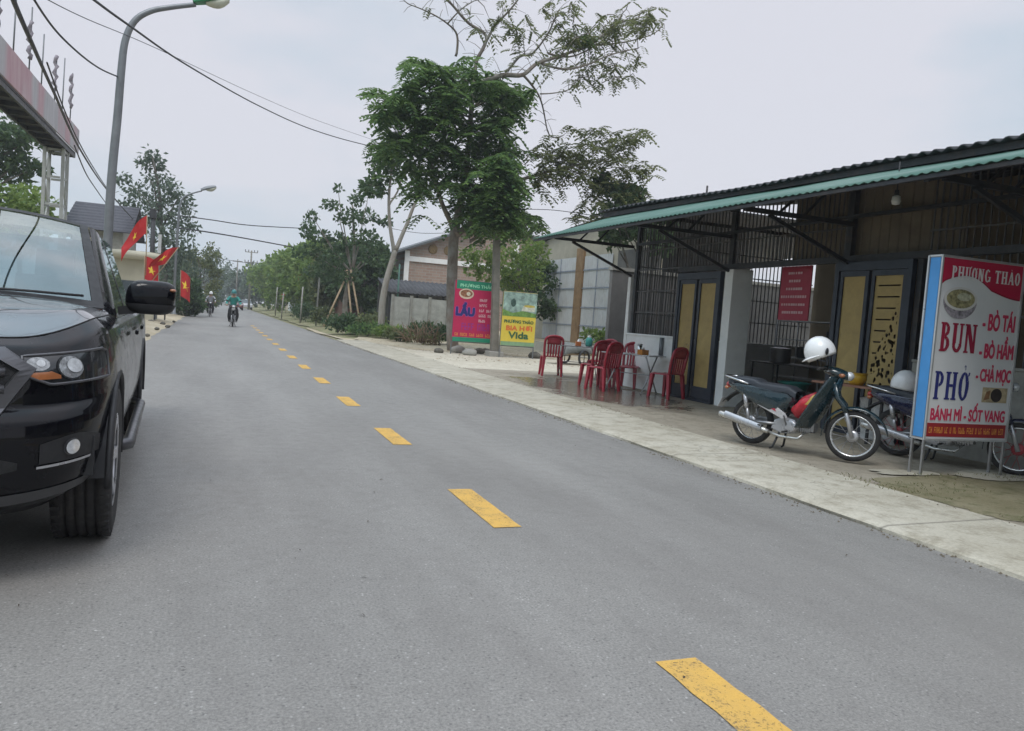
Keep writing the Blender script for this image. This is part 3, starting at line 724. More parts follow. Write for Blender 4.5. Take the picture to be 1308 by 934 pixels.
tree('leafy_tree', 'low bright green leafy tree above the pickup roof', base, [([base, at(25, 330, D6), at(22, 270, D6)], .14, .05)],
     [(at(u, v, D6 + rr.uniform(-1, 1)), (s, s, s * .75), n) for (u, v, s, n) in [(10, 258, .9, 260), (35, 252, .7, 200), (50, 262, .6, 150), (25, 275, 1.0, 300), (55, 280, .6, 140), (0, 285, .9, 220), (40, 292, .9, 240), (20, 305, 1.0, 260), (-10, 265, .9, 200), (-5, 245, .5, 110)]], LEAF_BRIGHT, BARK3, rr, .26, .08)
auto_tree('garden_tree', 'small garden tree top showing beside the dark tiled roof', at(105, 385, 52.0), 5.5, 2.6, 0, LEAF_DARK, BARK3, 61, 9, 110, .3, .1, .09, low=.5)
for i, (u, v, Y, h, cw, lm, lab) in enumerate([(237, 392, 54, 2.1, 2.6, LEAF_DARK, 'clipped dark bush at the foot of the second lamp post'), (262, 390, 95, 6, 5, LEAF_EUC, 'grey green tree past the second lamp post on the left'), (252, 392, 75, 5.5, 4, LEAF_OLIVE, 'olive tree behind the hanging flags on the left')]):
    p = at(u, v, Y); p.z = .1
    auto_tree('verge_tree', lab, p, h, cw, 0, lm, BARK3, 70 + i, 14, 110, .3, .1, .12, low=.12, fork=.3)
# ---- green tree between pole and yellow sign
rr = random.Random(9); D7 = 33.0
base = at(668, 415, D7); base.z = .42
tree('yard_tree', 'light green bushy tree over the yellow sign in front of the brick gable', base, [([base, at(664, 370, D7), at(660, 330, D7)], .13, .06), ([at(664, 372, D7), at(680, 345, D7), at(690, 325, D7)], .06, .02), ([at(664, 372, D7), at(645, 345, D7), at(625, 330, D7)], .06, .02)],
     [(at(u, v, D7 + rr.uniform(-1, 1)), (s, s, s * .75), n) for (u, v, s, n) in [(600, 325, .5, 120), (615, 335, .6, 170), (635, 325, .6, 160), (650, 335, .7, 190), (665, 318, .6, 150), (680, 315, .5, 120), (690, 330, .6, 140), (670, 345, .8, 220), (640, 350, .7, 190), (655, 360, .7, 190), (680, 358, .6, 150), (620, 350, .5, 100), (690, 312, .35, 70), (605, 345, .4, 80)]],
     LEAF_BRIGHT, BARK1, rr, .22, .065)
auto_tree('hazel_tree', 'dark bushy tree behind the yellow sign beside the warehouse corner', (at(678, 415, 36).x, 36, .42), 4.2, 3.0, 0, LEAF_DARK, BARK3, 66, 10, 130, .24, .08, .09, low=.3)
auto_tree('roof_tree', 'dark leafy tree rising behind the left end of the green roof', (15.3, 26.2, .42), 6.4, 2.9, 0, LEAF_DARK, BARK3, 68, 10, 150, .26, .09, .1, lean=-1.5, low=.62)
# ---- shrubs and bank
rr = random.Random(12)
SH = [(432, 418, 36.5, .9, .65, LEAF_DARK, 'dark rounded shrub nearest the road on the bank'), (452, 412, 37, .8, .6, LEAF_DARK, 'dark shrub right behind the road edge shrub'), (475, 405, 36, .9, .8, LEAF_OLIVE, 'olive shrub at the foot of the forked tree'), (470, 418, 34.5, .9, .45, LEAF_MAIN, 'low green shrub spreading in the middle of the bank'),
      (496, 417, 33.5, .9, .42, LEAF_BRIGHT, 'bright green low shrub near the dead branches'), (512, 424, 31.5, .6, .35, LEAF_OLIVE, 'yellowish shrub at the right end of the bank'), (540, 412, 34, .6, .6, LEAF_DARK, 'dark shrub against the pale fence'), (563, 418, 31, .7, .7, LEAF_DARK, 'shrub left of the red sign'), (415, 402, 46, .9, .8, LEAF_OLIVE, 'olive shrub at the left prop pole'), (400, 396, 55, 1.2, 1.0, LEAF_DARK, 'dark shrub under the bright roadside trees'), (765, 432, 27.5, 1.3, .75, LEAF_BRIGHT, 'leafy green weed clump at the warehouse gate'), (390, 398, 63, 1.2, 1.1, LEAF_DARK, 'far dark shrub along the right verge')]
for i, (u, v, Y, cw, h, lm, lab) in enumerate(SH):
    cw, h = cw * (1.6 if v < 430 else 1), h * (1.35 if v < 430 else 1)
    p = at(u, v, Y); p.z = .42 if u > 700 else (.12 if Y > 33 else .02)
    t = thing('shrub', lab, 'shrub', p, 0, 'shrubs on the right bank'); b = MB()
    for k in range(7):
        c = V(rr.uniform(-.4, .4) * cw, rr.uniform(-.4, .4) * cw, h * rr.uniform(.3, .75)); clump(b, rr, c, V(cw * .3, cw * .3, h * .33), 130, .17, .05, .1, .2)
    s = MB()
    for k in range(8): s.tube([V(0, 0, -.05), V(rr.uniform(-.3, .3) * cw, rr.uniform(-.3, .3) * cw, h * .7)], [.015, .006], 4)
    s.build('stem', BARK3, t); b.build('foliage', lm, t, merge=False)
b = MB()
for k in range(2600):
    y = rr.uniform(29, 60); x = rr.uniform(5.6, 10.5)
    if y < 33 and x < 7: continue
    h = rr.uniform(.08, .3); z = .05 + .22 * min(1, (x - 5.2) / 2)
    for q in range(2):
        a = rr.uniform(0, 6.3); leaf_quad(b, V(x, y, z), V(math.cos(a) * .5, math.sin(a) * .5, 1).normalized(), V(1, 0, 0), h, .02)
tag(b.build('bank_grass', mat_leaf('grass_blade', (.05, .10, .025), (.10, .16, .04), (.20, .24, .09), .2), merge=False), kind='stuff')
b = MB()
for k in range(1700):
    x = rr.uniform(5.5, 8.4); y = rr.uniform(3.0, 5.4)
    if noise.noise(V(x * 1.3, y * 1.3, 2)) < .0: continue
    h = rr.uniform(.012, .04); a = rr.uniform(0, 6.3)
    leaf_quad(b, V(x, y, .058), V(math.cos(a) * .9, math.sin(a) * .9, 1).normalized(), V(1, 0, 0), h, .004)
for k in range(900):
    x = 5.44 + rr.gauss(0, .07); y = rr.uniform(2.6, 13)
    if noise.noise(V(5, y * .9, 4)) < .12: continue
    h = rr.uniform(.01, .05); a = rr.uniform(0, 6.3); leaf_quad(b, V(x, y, .05), V(math.cos(a) * .9, math.sin(a) * .9, 1).normalized(), V(1, 0, 0), h, .005)
tag(b.build('forecourt_weeds', mat_leaf('weed_blade', (.10, .11, .04), (.17, .17, .08), (.24, .22, .12), .2), merge=False), kind='stuff')
# dead branches heap
p = at(538, 432, 30.0); p.z = .03
t = thing('branch_heap', 'heap of dry brown branches dumped on the yard edge', 'branches', p); b = MB(); lf = MB()
for k in range(60):
    a = rr.uniform(0, 6.3); s = V(rr.gauss(0, .35), rr.gauss(0, .3), rr.uniform(.02, .2)); e = s + V(math.cos(a) * rr.uniform(.3, .9), math.sin(a) * rr.uniform(.3, .8), rr.uniform(.1, .95))
    b.tube([s, (s + e) / 2 + V(rr.uniform(-.1, .1), 0, .08), e], [.022, .015, .006], 4)
for k in range(6): clump(lf, rr, V(rr.gauss(0, .4), rr.gauss(0, .3), rr.uniform(.1, .3)), .28, 26, .16, .045, .3, .2)
b.build('twigs', DEADWOOD, t); lf.build('withered_leaves', LEAF_DRY, t, merge=False)
# ================================================================ NOODLE SHOP
SB = V(8.2, 14.6, .03)
shop = thing('noodle_shop', 'open fronted eatery with green tin canopy, barred front and yellow pierced doors', 'shop', SB)
def sp(name, mb, mat, parent=None, **k):
    if parent is None: return mb.build(name, mat, shop, loc=-SB, **k)
    return mb.build(name, mat, parent, **k)
FX = 8.2
rz0 = lambda y: 3.74 - .021 * (14.66 - y)                       # front edge height of the main roof
ey = lambda x, y=10: 2.99 - .0095 * (14.6 - y) + (x - 6.08) * (.36 - .0065 * (14.6 - y))   # canopy sheet
b = MB()
b.b2((FX, 12.64, .03), (FX + .12, 14.52, 1.13)); b.b2((FX + .12, 14.50, .03), (13.2, 14.62, 1.13))
b.b2((FX - .02, 12.62, 1.13), (FX + .14, 14.53, 1.17)); b.b2((FX - .01, 14.50, .03), (FX + .11, 14.62, 2.36))
sp('wall', b, WHITEW, bevel=.006)
b = MB(); b.b2((FX, 11.02, .03), (FX + .42, 11.24, 2.42)); sp('pillar', b, WHITEW, bevel=.006)
b = MB(); b.b2((FX, -4, .03), (FX + .12, 7.22, 1.10)); b.b2((FX - .02, -4, 1.10), (FX + .14, 7.22, 1.135)); sp('low_wall', b, CONC, bevel=.006)
b = MB(); b.plate([(-4, .03), (14.6, .03), (14.6, rz0(14.6) + .86), (-4, rz0(-4) + .86)], 13.2, 13.32, 'yz')
for y_ in (-4.1, 3.0): b.plate([(FX + .12, .03), (13.2, .03), (13.2, rz0(y_) + .85), (FX + .12, rz0(y_) + .05)], y_, y_ + .1, 'xz')
b.b2((11.9, 11.9, .03), (13.2, 12.0, 4.1))
sp('back_wall', b, M('brown_interior_wall', (.26, .20, .13), .9, var=.15, scale=1.5))
# steel posts, beams, canopy trusses
b = MB()
for y in (14.38, 11.15, 8.50, 5.45, 2.3, -.8):
    b.b2((FX + .02, y - .05, 2.40 if y not in (14.38, ) else 1.17), (FX + .10, y + .05, ey(FX, y) - .04))
for y in (8.66, 7.26): b.b2((FX + .015, y - .04, .03), (FX + .095, y + .04, 2.42))
b.b2((FX - .02, -4, 2.405), (FX + .07, 12.66, 2.495)); b.bar((FX + .05, -4, ey(FX, -4) - .09), (FX + .05, 14.6, ey(FX, 14.6) - .09), .08, .08); b.b2((FX + .012, -4, 3.02), (FX + .052, 14.4, 3.07))
sp('steel_post', b, DARKSTEEL)
for y in (14.50, 11.15, 8.42, 5.45, 2.3):
    b = MB()
    hz_ = ey(6.3, y) - .07; b.bar((FX, y, hz_), (6.35, y, hz_), .05, .06); b.bar((FX, y, ey(FX, y) - .06), (6.12, y, ey(6.12, y) - .06), .05, .06)
    b.bar((FX, y, 2.38), (6.75, y, hz_ - .04), .045, .05); b.bar((7.3, y, hz_), (7.75, y, ey(7.75, y) - .09), .03, .03); b.bar((6.9, y, hz_), (7.2, y, ey(7.2, y) - .09), .03, .03)
    sp('canopy_truss', b, DARKSTEEL)
b = MB()
for x in (6.16, 6.75, 7.35, 7.95): b.bar((x, -4, ey(x, -4) - .043), (x, 14.85, ey(x, 14.85) - .043), .05, .045)
sp('purlin', b, DARKSTEEL)
# green corrugated canopy
b = MB(); N = 820
def can(i, j):
    y = -4.0 + 18.95 * i; x = 6.04 + 2.06 * j
    z = ey(x, y) + .009 * math.sin(y * 2 * PI / .115) + .010 * noise.noise(V(y * .7, x, 1))
    return V(x + .012 * noise.noise(V(y * 1.1, 0, 5)) * (1 - j), y, z)
b.grid(can, N, 3); sp('canopy_sheet', b, GREENTIN, solid=.006)
b = MB(); b.bar((6.07, -4, ey(6.05, -4) - .037), (6.07, 14.9, ey(6.05, 14.9) - .037), .035, .037); sp('gutter_angle', b, DARKSTEEL)
# main roof: dark corrugated sheets, its front edge oversailing the canopy
b = MB()
def mr(i, j):
    y = -4.6 + 19.9 * i; x = 7.70 + 5.9 * j
    return V(x, y, rz0(y) + (x - 7.7) * .16 + .020 * math.sin(y * 2 * PI / .177) + (0.07 * max(0, 1 - j * 3) * noise.noise(V(y * .25, 0, 2))))
b.grid(mr, 680, 4); sp('roof', b, DARKTIN, solid=.02)
b = MB(); b.bar((7.80, -4.4, rz0(-4.4) - .065), (7.80, 15.2, rz0(15.2) - .065), .05, .085); b.bar((10.5, -4.4, rz0(-4.4) + .36), (10.5, 15.2, rz0(15.2) + .36), .08, .08)
sp('roof_batten', b, DARKSTEEL)
b = MB(); b.tube([V(8.4, 12.3, 3.75), V(8.4, 12.3, 4.02)], .018, 6); sp('roof_pipe', b, DARKSTEEL)
# brown cladding above the opening
b = MB()
def clad(i, j):
    y = 6.78 + 2.95 * i; return V(FX + .125 + .012 * (1 if math.sin(y * 2 * PI / .16) > .55 else 0), y, 2.5 + (ey(FX, y) - .06 - 2.5) * j)
b.grid(clad, 260, 1, smooth=False); sp('cladding', b, BROWNTIN)
# barred grilles: every bar is a real rod
def grille(y0, y1, z0, z1, step, x=FX + .06, rails=()):
    b = MB(); y = y0 + step / 2
    while y < y1: b.b2((x - .008, y - .008, z0), (x + .008, y + .008, min(z1, ey(FX, y) - .1))); y += step
    for z in rails: b.b2((x - .011, y0, z - .012), (x + .003, y1, z + .012))
    sp('grille', b, RUSTBAR)
grille(12.66, 14.33, 1.17, 3.55, .095, rails=(1.62, 2.06, 2.5, 2.9))
grille(8.55, 12.6, 2.50, 3.55, .095, rails=(2.9,))
grille(-3.9, 7.2, 1.135, 3.55, .095, rails=(1.7, 2.2, 2.75))
b = MB(); x = 8.5
while x < 13.1: b.b2((x - .008, 14.55, 1.13), (x + .008, 14.57, 3.7)); x += .105
for z in (1.6, 2.1, 2.6, 3.1): b.b2((8.4, 14.536, z - .012), (13.1, 14.549, z + .012))
b.b2((8.4, 14.53, 3.66), (13.2, 14.6, 3.74)); sp('side_grille', b, RUSTBAR)
# neighbour's dark boundary wall just past the shop's end
q = at(783, 345, 16.5); t_ = thing('boundary_wall', 'dark stained concrete wall between the shop and the warehouse', 'wall', (q.x, 16.5, .03)); b = MB(); b.b2((0, 0, 0), (7.3, .14, q.z - .03)); b.build('wall_body', DARKW, t_); b = MB(); b.b2((-.03, -.03, q.z - .03), (7.3, .17, q.z + .05)); b.build('coping', CONC, t_)
# ---- doors
def door(y0, y1, leaves, z1, nm):
    """folding door: frame > leaf > pierced panel"""
    fr = MB(); fr.b2((FX - .05, y0, .03), (FX + .03, y0 + .07, z1)); fr.b2((FX - .05, y1 - .07, .03), (FX + .03, y1, z1)); fr.b2((FX - .05, y0 + .07, z1 - .12), (FX + .03, y1 - .07, z1)); fr.b2((FX - .05, y0 + .07, .03), (FX + .03, y1 - .07, .08))
    d = sp('door', fr, BLUEFRAME, bevel=.004)
    for (a, c, mt, bot) in leaves:
        lf = MB(); s = .055
        lf.b2((FX - .035, a, .085), (FX + .015, a + s, z1 - .125)); lf.b2((FX - .035, c - s, .085), (FX + .015, c, z1 - .125)); lf.b2((FX - .035, a + s, z1 - .20), (FX + .015, c - s, z1 - .125)); lf.b2((FX - .035, a + s, .085), (FX + .015, c - s, bot))
        sp('door_frame', lf, BLUEFRAME, d, bevel=.004)
        pn = MB(); pc = V(FX - .01, (a + c) / 2, (bot + z1 - .2) / 2); hy = (c - a) / 2 - s; hz = (z1 - .2 - bot) / 2
        pn.b2((-.004, -hy, -hz), (.004, hy, hz)); sp('pierced_panel', pn, mt, d, loc=pc)
YP = (.50, .36, .135)
PM1 = mat_pierced('pierced_panel_slots', YP, (.135, .0, .2), (14, .0, .45, -9))
PM2 = mat_pierced('pierced_panel_leaves', YP, (.15, .14, .18), (19, .42, .42, .12))
PM2b = mat_pierced('pierced_panel_fine', (.44, .31, .11), (.15, .0, .15), (22, .22, .45, -.05))
door(11.30, 12.64, [(12.02, 12.56, PM2b, .30), (11.38, 11.94, PM1, .30)], 2.37, 1)
door(7.32, 8.62, [(8.02, 8.53, PM1, .12), (7.40, 7.97, PM2, .12)], 2.40, 2)
# ---- inside the shop
IT = M('dark_table_top', (.05, .045, .045), .45, var=.2); 
def table(name, label, cat, loc, sx, sy, h, mtop, mleg, rz=0, group=None, shelf=None):
    t = thing(name, label, cat, loc, rz, group); b = MB(); b.box((0, 0, h - .015), (sx, sy, .03)); b.build('table_top', mtop, t, bevel=.006)
    for x in (-1, 1):
        for y in (-1, 1):
            l = MB(); l.tube([V(x * (sx / 2 - .05), y * (sy / 2 - .05), 0), V(x * (sx / 2 - .05), y * (sy / 2 - .05), h - .03)], .018, 6); l.build('leg', mleg, t)
    if shelf:
        s = MB(); s.box((0, 0, shelf), (sx - .08, sy - .08, .02)); s.build('shelf', mtop, t)
    return t
table('counter_table', 'long dark serving table inside the shop opening', 'table', (9.9, 10.9, .03), .7, 2.4, .80, IT, DARKSTEEL, shelf=.3)
table('dining_table', 'dark low table deeper in the shop beneath the red menu board', 'table', (10.6, 8.9, .03), .8, 1.2, .74, IT, DARKSTEEL)
t = thing('steel_rack', 'steel kitchen rack with shelves at the back of the shop', 'rack', (12.2, 13.2, .03))
for x in (-.3, .3):
    for y in (-1, 1): b = MB(); b.tube([V(x, y, 0), V(x, y, 1.7)], .018, 6); b.build('upright', STEEL, t)
for z in (.4, .85, 1.25, 1.66): s = MB(); s.box((0, 0, z), (.62, 2.04, .02)); s.build('shelf', STEEL, t)
def pot(loc, r_, h, mt, label, z=0):
    t = thing('cooking_pot', label, 'pot', loc, 0, 'pots in the kitchen'); b = MB(); b.lathe([(0, 0), (r_ * .94, 0), (r_, .02), (r_, h), (r_ * 1.04, h + .008), (r_ * .95, h + .008), (r_ * .93, .03), (0, .03)], n=18); b.build('pot_body', mt, t)
    l = MB(); l.lathe([(0, h + .05), (r_ * .12, h + .05), (r_ * .12, h + .03), (r_ * .5, h + .028), (r_ * .98, h + .012)], n=18); l.build('lid', mt, t)
pot((9.85, 11.6, .83), .19, .26, STEEL, 'tall steel pot on the dark serving table'); pot((9.95, 10.25, .83), .13, .14, SILVER, 'small shiny pot at the near end of the serving table')
pot((12.2, 12.7, 1.29), .2, .2, DARKTIN, 'blackened pot on the upper shelf of the rack'); pot((12.2, 13.5, .88), .22, .24, DARKTIN, 'large dark pot on the middle shelf of the rack')
t = thing('plastic_basin', 'teal plastic basin under the serving table', 'basin', (9.62, 10.9, .345)); b = MB(); b.lathe([(0, 0), (.2, 0), (.27, .17), (.29, .172), (.25, .15), (.19, .02), (0, .02)], n=22); b.build('bowl', M('teal_plastic', (.05, .33, .28), .4, var=.1), t); s = MB(); s.lathe([(.27, .165), (.295, .17), (.295, .18), (.27, .18)], n=22, closed=True); s.build('rim', M('teal_plastic', (.05, .33, .28)), t)
b = MB()
for k in range(30): leaf_quad(b, V(0, 0, .08), (rdir(r, .9)), V(1, 0, .2), .28, .03)
t = thing('potted_plant', 'small dark potted plant beside the menu board inside the shop', 'plant', (10.6, 8.75, .77)); b.build('foliage', LEAF_DARK, t, merge=False); s = MB(); s.lathe([(0, 0), (.06, 0), (.085, .12), (.07, .12), (0, .1)], n=14); s.build('pot', CONC, t)
# red menu board hanging in the opening
MENU = M('red_menu_vinyl', (.36, .02, .05), .5, var=.08)
t = thing('menu_board', 'hanging red menu board with pale lines of lettering in the shop opening', 'menu board', (8.55, 9.86, 1.58)); b = MB(); b.b2((-.01, -.34, 0), (.01, .34, .86)); mb_ = b.build('board', MENU, t)
PINK = M('pale_pink_print', (.62, .40, .42), .6, var=.1); l = MB(); rr = random.Random(2)
for k, (n_, hh) in enumerate([(6, .035), (5, .04), (7, .04), (11, .04), (10, .035), (9, .04)]):
    y = -.02 - .026 * n_; z = .75 - .125 * k
    for q in range(n_):
        wd = rr.uniform(.028, .045); l.b2((-.013, -y - q * .054 - wd, z - hh / 2), (-.0105, -y - q * .054, z + hh / 2))
l.build('lettering', PINK, mb_); 
for y in (-.3, .3): h = MB(); h.tube([V(0, y, .86), V(0, y, .93)], .006, 5); h.build('hanger', STEEL, t)
# hanging lamp under the canopy
t = thing('bulb_lamp', 'white energy saving bulb hanging under the green canopy', 'lamp', atx(1146, 243, 7.35)); b = MB(); b.tube([V(0, 0, .33), V(0, 0, -.02)], .008, 6); b.build('cord', CABLE, t)
b = MB(); b.lathe([(0, .0), (.025, .0), (.028, -.06), (.0, -.062)], n=14); b.build('socket', CARBLK, t); b = MB(); b.lathe([(.02, -.06), (.045, -.075), (.052, -.13), (.04, -.165), (0, -.175)], n=16); b.build('bulb', M('bulb_glass_white', (.72, .72, .70), .3, var=.05), t)
# ================================================================ TERRACE FURNITURE
def chair(label, loc, rz):
    t = thing('plastic_chair', label, 'chair', loc, rz, 'red plastic chairs on the wet terrace'); t.scale = (1.06, 1.06, 1.06)
    b = MB()
    def seat(i, j):
        x, y = -.20 + .41 * i, -.21 + .42 * j
        k = (abs(y) / .21) ** 4
        return V(x + (.012 if i == 1 else 0), y * (1 - .06 * (1 - i)), .435 - .015 * math.sin(PI * i) * (1 - k) - (.035 if i == 1 or j in (0, 1) else 0) + .012 * k)
    b.grid(seat, 8, 8); b.build('seat', REDPL, t, solid=.008)
    for sx in (-1, 1):
        for sy in (-1, 1):
            l = MB(); a = V(sx * .175 - (.005), sy * .185, .42); c = V(sx * .215 - .01, sy * .215, 0)
            d = (c - a)
            w0, w1 = .068, .046
            vs = [a + V(-sx * w0 / 2 * q + 0, -sy * w0 / 2 * p, 0) for q, p in ((-1, -1), (1, -1), (1, 1), (-1, 1))] + [c + V(-sx * w1 / 2 * q, -sy * w1 / 2 * p, 0) for q, p in ((-1, -1), (1, -1), (1, 1), (-1, 1))]
            l.add(vs, [(0, 1, 2, 3), (7, 6, 5, 4), (0, 4, 5, 1), (1, 5, 6, 2), (2, 6, 7, 3), (3, 7, 4, 0)]); l.build('leg', REDPL, t, bevel=.008)
    b = MB(); fr = crom([V(-.185, -.185, .42), V(-.215, -.20, .62), V(-.255, -.19, .80), V(-.268, -.12, .865), V(-.275, 0, .885), V(-.268, .12, .865), V(-.255, .19, .80), V(-.215, .20, .62), V(-.185, .185, .42)], 4)
    b.tube(fr, .022, 7); 
    b.grid(lambda i, j: V(-.262 - .012 * math.sin(PI * i) + .02 * (1 - j), -.155 + .31 * i, .70 + .17 * j - .03 * j * abs(2 * i - 1) ** 2.5), 8, 3); b.build('backrest', REDPL, t, solid=.012)
    for k in range(5):
        y = -.115 + .0575 * k; s = MB(); s.bar(V(-.20, y * 1.0, .43), V(-.248, y * 1.05, .76), .036, .012, up=V(1, 0, 0)); s.build('slat', REDPL, t)
    return t
GZ = .03
chair('red plastic chair at the far left end of the far steel table', (7.30, 16.35, GZ), R_(75))
chair('red plastic chair turned side on, right of the far steel table', (8.3, 15.75, GZ), R_(200))
chair('red plastic chair nearest the road, its back to the near steel table', (6.98, 13.15, GZ), R_(112))
chair('red plastic chair just behind the one nearest the road', (7.25, 14.0, GZ), R_(95))
chair('red plastic chair against the white low wall, behind the near steel table', (8.0, 13.95, GZ), R_(-140))
chair('red plastic chair close to the first yellow door, right end of the terrace', (7.78, 12.15, GZ), R_(110))
TT = M('steel_table_top', (.50, .50, .50), .3, .8, var=.15)
def ftable(label, loc, rz, sx=1.1, sy=.62):
    t = thing('folding_table', label, 'table', loc, rz, 'folding steel tables on the terrace'); b = MB(); b.box((0, 0, .735), (sx, sy, .022)); b.build('table_top', TT, t, bevel=.008)
    for x in (-1, 1):
        for s in (-1, 1):
            l = MB(); X = x * (sx / 2 - .14) + s * .012; l.tube([V(X, s * (sy / 2 - .05), .01), V(X, -s * (sy / 2 - .08), .72)], .014, 7); l.tube([V(X - .0, s * (sy / 2 - .05), .0), V(X, s * (sy / 2 - .05), .03)], .018, 7); l.build('leg', STEEL, t)
    b = MB(); b.tube([V(-sx / 2 + .14, 0, .36), V(sx / 2 - .14, 0, .36)], .010, 6); b.build('stretcher', STEEL, t)
    return t
ftable('far folding steel table, teal bottle on top, at the end of the terrace', (7.92, 16.2, GZ), R_(-8))
ftable('near folding steel table with chrome canister by the white low wall', (7.62, 13.15, GZ), R_(-62))
def lathe_item(name, label, cat, loc, parts):
    t = thing(name, label, cat, loc)
    for (pn, prof, mt) in parts: b = MB(); b.lathe(prof, n=16); b.build(pn, mt, t)
    return t
lathe_item('canister', 'tall chrome canister for chopsticks on the near steel table', 'canister', (7.78, 13.20, GZ + .746), [('body', [(0, 0), (.045, 0), (.047, .01), (.047, .20), (.04, .2), (.04, .01), (0, .01)], CHROME), ('collar', [(.046, .17), (.051, .172), (.051, .2), (.046, .202)], STEEL)])
lathe_item('water_jug', 'teal plastic jug standing on the far steel table', 'jug', (8.12, 16.1, GZ + .746), [('body', [(0, 0), (.07, 0), (.085, .04), (.085, .15), (.05, .21), (0, .21)], M('teal_plastic', (.05, .33, .28))), ('cap', [(.04, .21), (.045, .25), (0, .255)], WHELM)])
def tbox(label, loc, rz, mt):
    t = thing('tissue_box', label, 'tissue box', loc, rz); b = MB(); b.box((0, 0, .05), (.20, .12, .10)); b.build('box', mt, t, bevel=.006); b = MB(); b.add([(-.04, 0, .1), (.0, -.02, .15), (.04, .01, .155), (.05, 0, .1), (0, .03, .1)], [(0, 1, 4), (1, 2, 4), (2, 3, 4)]); b.build('tissue', WHITEW, t)
tbox('orange and yellow tissue box on the near steel table', (7.64, 12.83, GZ + .746), R_(20), M('orange_plastic', (.62, .25, .05), .4, var=.12)); tbox('orange tissue box on the far steel table', (7.82, 16.05, GZ + .746), R_(70), M('deep_orange_plastic', (.60, .17, .04), .4, var=.12))
t = thing('fire_pipe', 'short grey vertical pipe on the white low wall', 'pipe', (8.17, 13.05, .75)); b = MB(); b.tube([V(0, 0, 0), V(0, 0, .38)], .045, 12); b.build('tube', GALV, t); b = MB(); b.lathe([(.046, 0), (.055, 0), (.055, .03), (.046, .03)], n=14, closed=True); b.build('flange', STEEL, t)
# wooden bench with a yellow bowl by the second door
t = thing('wooden_bench', 'thin wooden bench in front of the second yellow door', 'bench', (7.75, 7.75, GZ), R_(95)); b = MB(); b.box((0, 0, .70), (1.0, .30, .03)); b.build('bench_top', M('reddish_wood', (.30, .15, .10), .7, var=.3, scale=8), t, bevel=.004)
for x in (-.42, .42):
    for y in (-.11, .11): l = MB(); l.bar(V(x, y, 0), V(x, y, .685), .03, .03); l.build('leg', DARKSTEEL, t)
YB = M('yellow_plastic', (.72, .42, .03), .4, var=.12, coat=.2)
lathe_item('plastic_bowl', 'yellow plastic bowl on the wooden bench', 'bowl', (7.73, 7.62, GZ + .715), [('bowl', [(0, 0), (.075, 0), (.115, .07), (.12, .15), (.108, .148), (.1, .07), (.06, .02), (0, .02)], YB), ('rim', [(.115, .142), (.128, .146), (.128, .156), (.112, .156)], YB)])
# crumpled sheet of plastic at the door
b = MB(); b.grid(lambda i, j: V(-.08 * j + .10 * noise.noise(V(i * 4, j * 4, 1)), -.28 + .56 * i + .08 * noise.noise(V(i * 3, j * 5, 4)), .62 * j * (1 - .25 * abs(i - .5)) + .05 * noise.noise(V(i * 5, j * 3, 9))), 14, 14)
tag(b.build('plastic_bag', M('crumpled_white_plastic', (.55, .55, .54), .3, var=.3, scale=12), None, loc=(8.05, 7.5, .03), solid=.004), 'crumpled whitish plastic bag standing at the foot of the second door', 'bag')
# ================================================================ SIGNBOARDS
def text_raw(body, offset=0.0, spacing=1.0):
    c = bpy.data.curves.new('lettering', 'FONT'); c.body = body; c.offset = offset; c.space_character = spacing; c.resolution_u = 3
    o = bpy.data.objects.new('lettering', c); COL.objects.link(o)
    dg = bpy.context.evaluated_depsgraph_get(); me = bpy.data.meshes.new_from_object(o.evaluated_get(dg))
    vs = [v.co.copy() for v in me.vertices]; fs = [tuple(p.vertices) for p in me.polygons]
    bpy.data.objects.remove(o); bpy.data.curves.remove(c); bpy.data.meshes.remove(me)
    return vs, fs
def put_text(body, x0, x1, z0, z1, mat, parent, off, weight=.015, outline=None, slant=0, name='lettering'):
    """lettering fitted to the box x0..x1, z0..z1 on the face of a board (board faces -y)"""
    base, _ = text_raw(body, 0); bx0 = min(v.x for v in base); bx1 = max(v.x for v in base); by0 = min(v.y for v in base); by1 = max(v.y for v in base)
    H_ = z1 - z0; vs, fs = text_raw(body, 0)
    for (wt, mt, o_) in ([(.055 + weight, outline[1], off)] if outline else []) + [(.018 + weight, mat, off + .0020)]:
        b = MB(); r_ = wt * H_
        for q in range(6):                  # bolder strokes: the outlines overlaid a hair apart
            dx, dz = r_ * math.cos(q * PI / 3), r_ * math.sin(q * PI / 3); P = []
            for v in vs:
                s = (v.x - bx0) / (bx1 - bx0); h = (v.y - by0) / (by1 - by0)
                P.append(V(x0 + s * (x1 - x0) + dx, -o_ - .00025 * q, z0 + h * H_ + dz + slant * s))
            b.add(P, fs)
        ob = b.build(name, mt, parent, merge=False)
    return ob
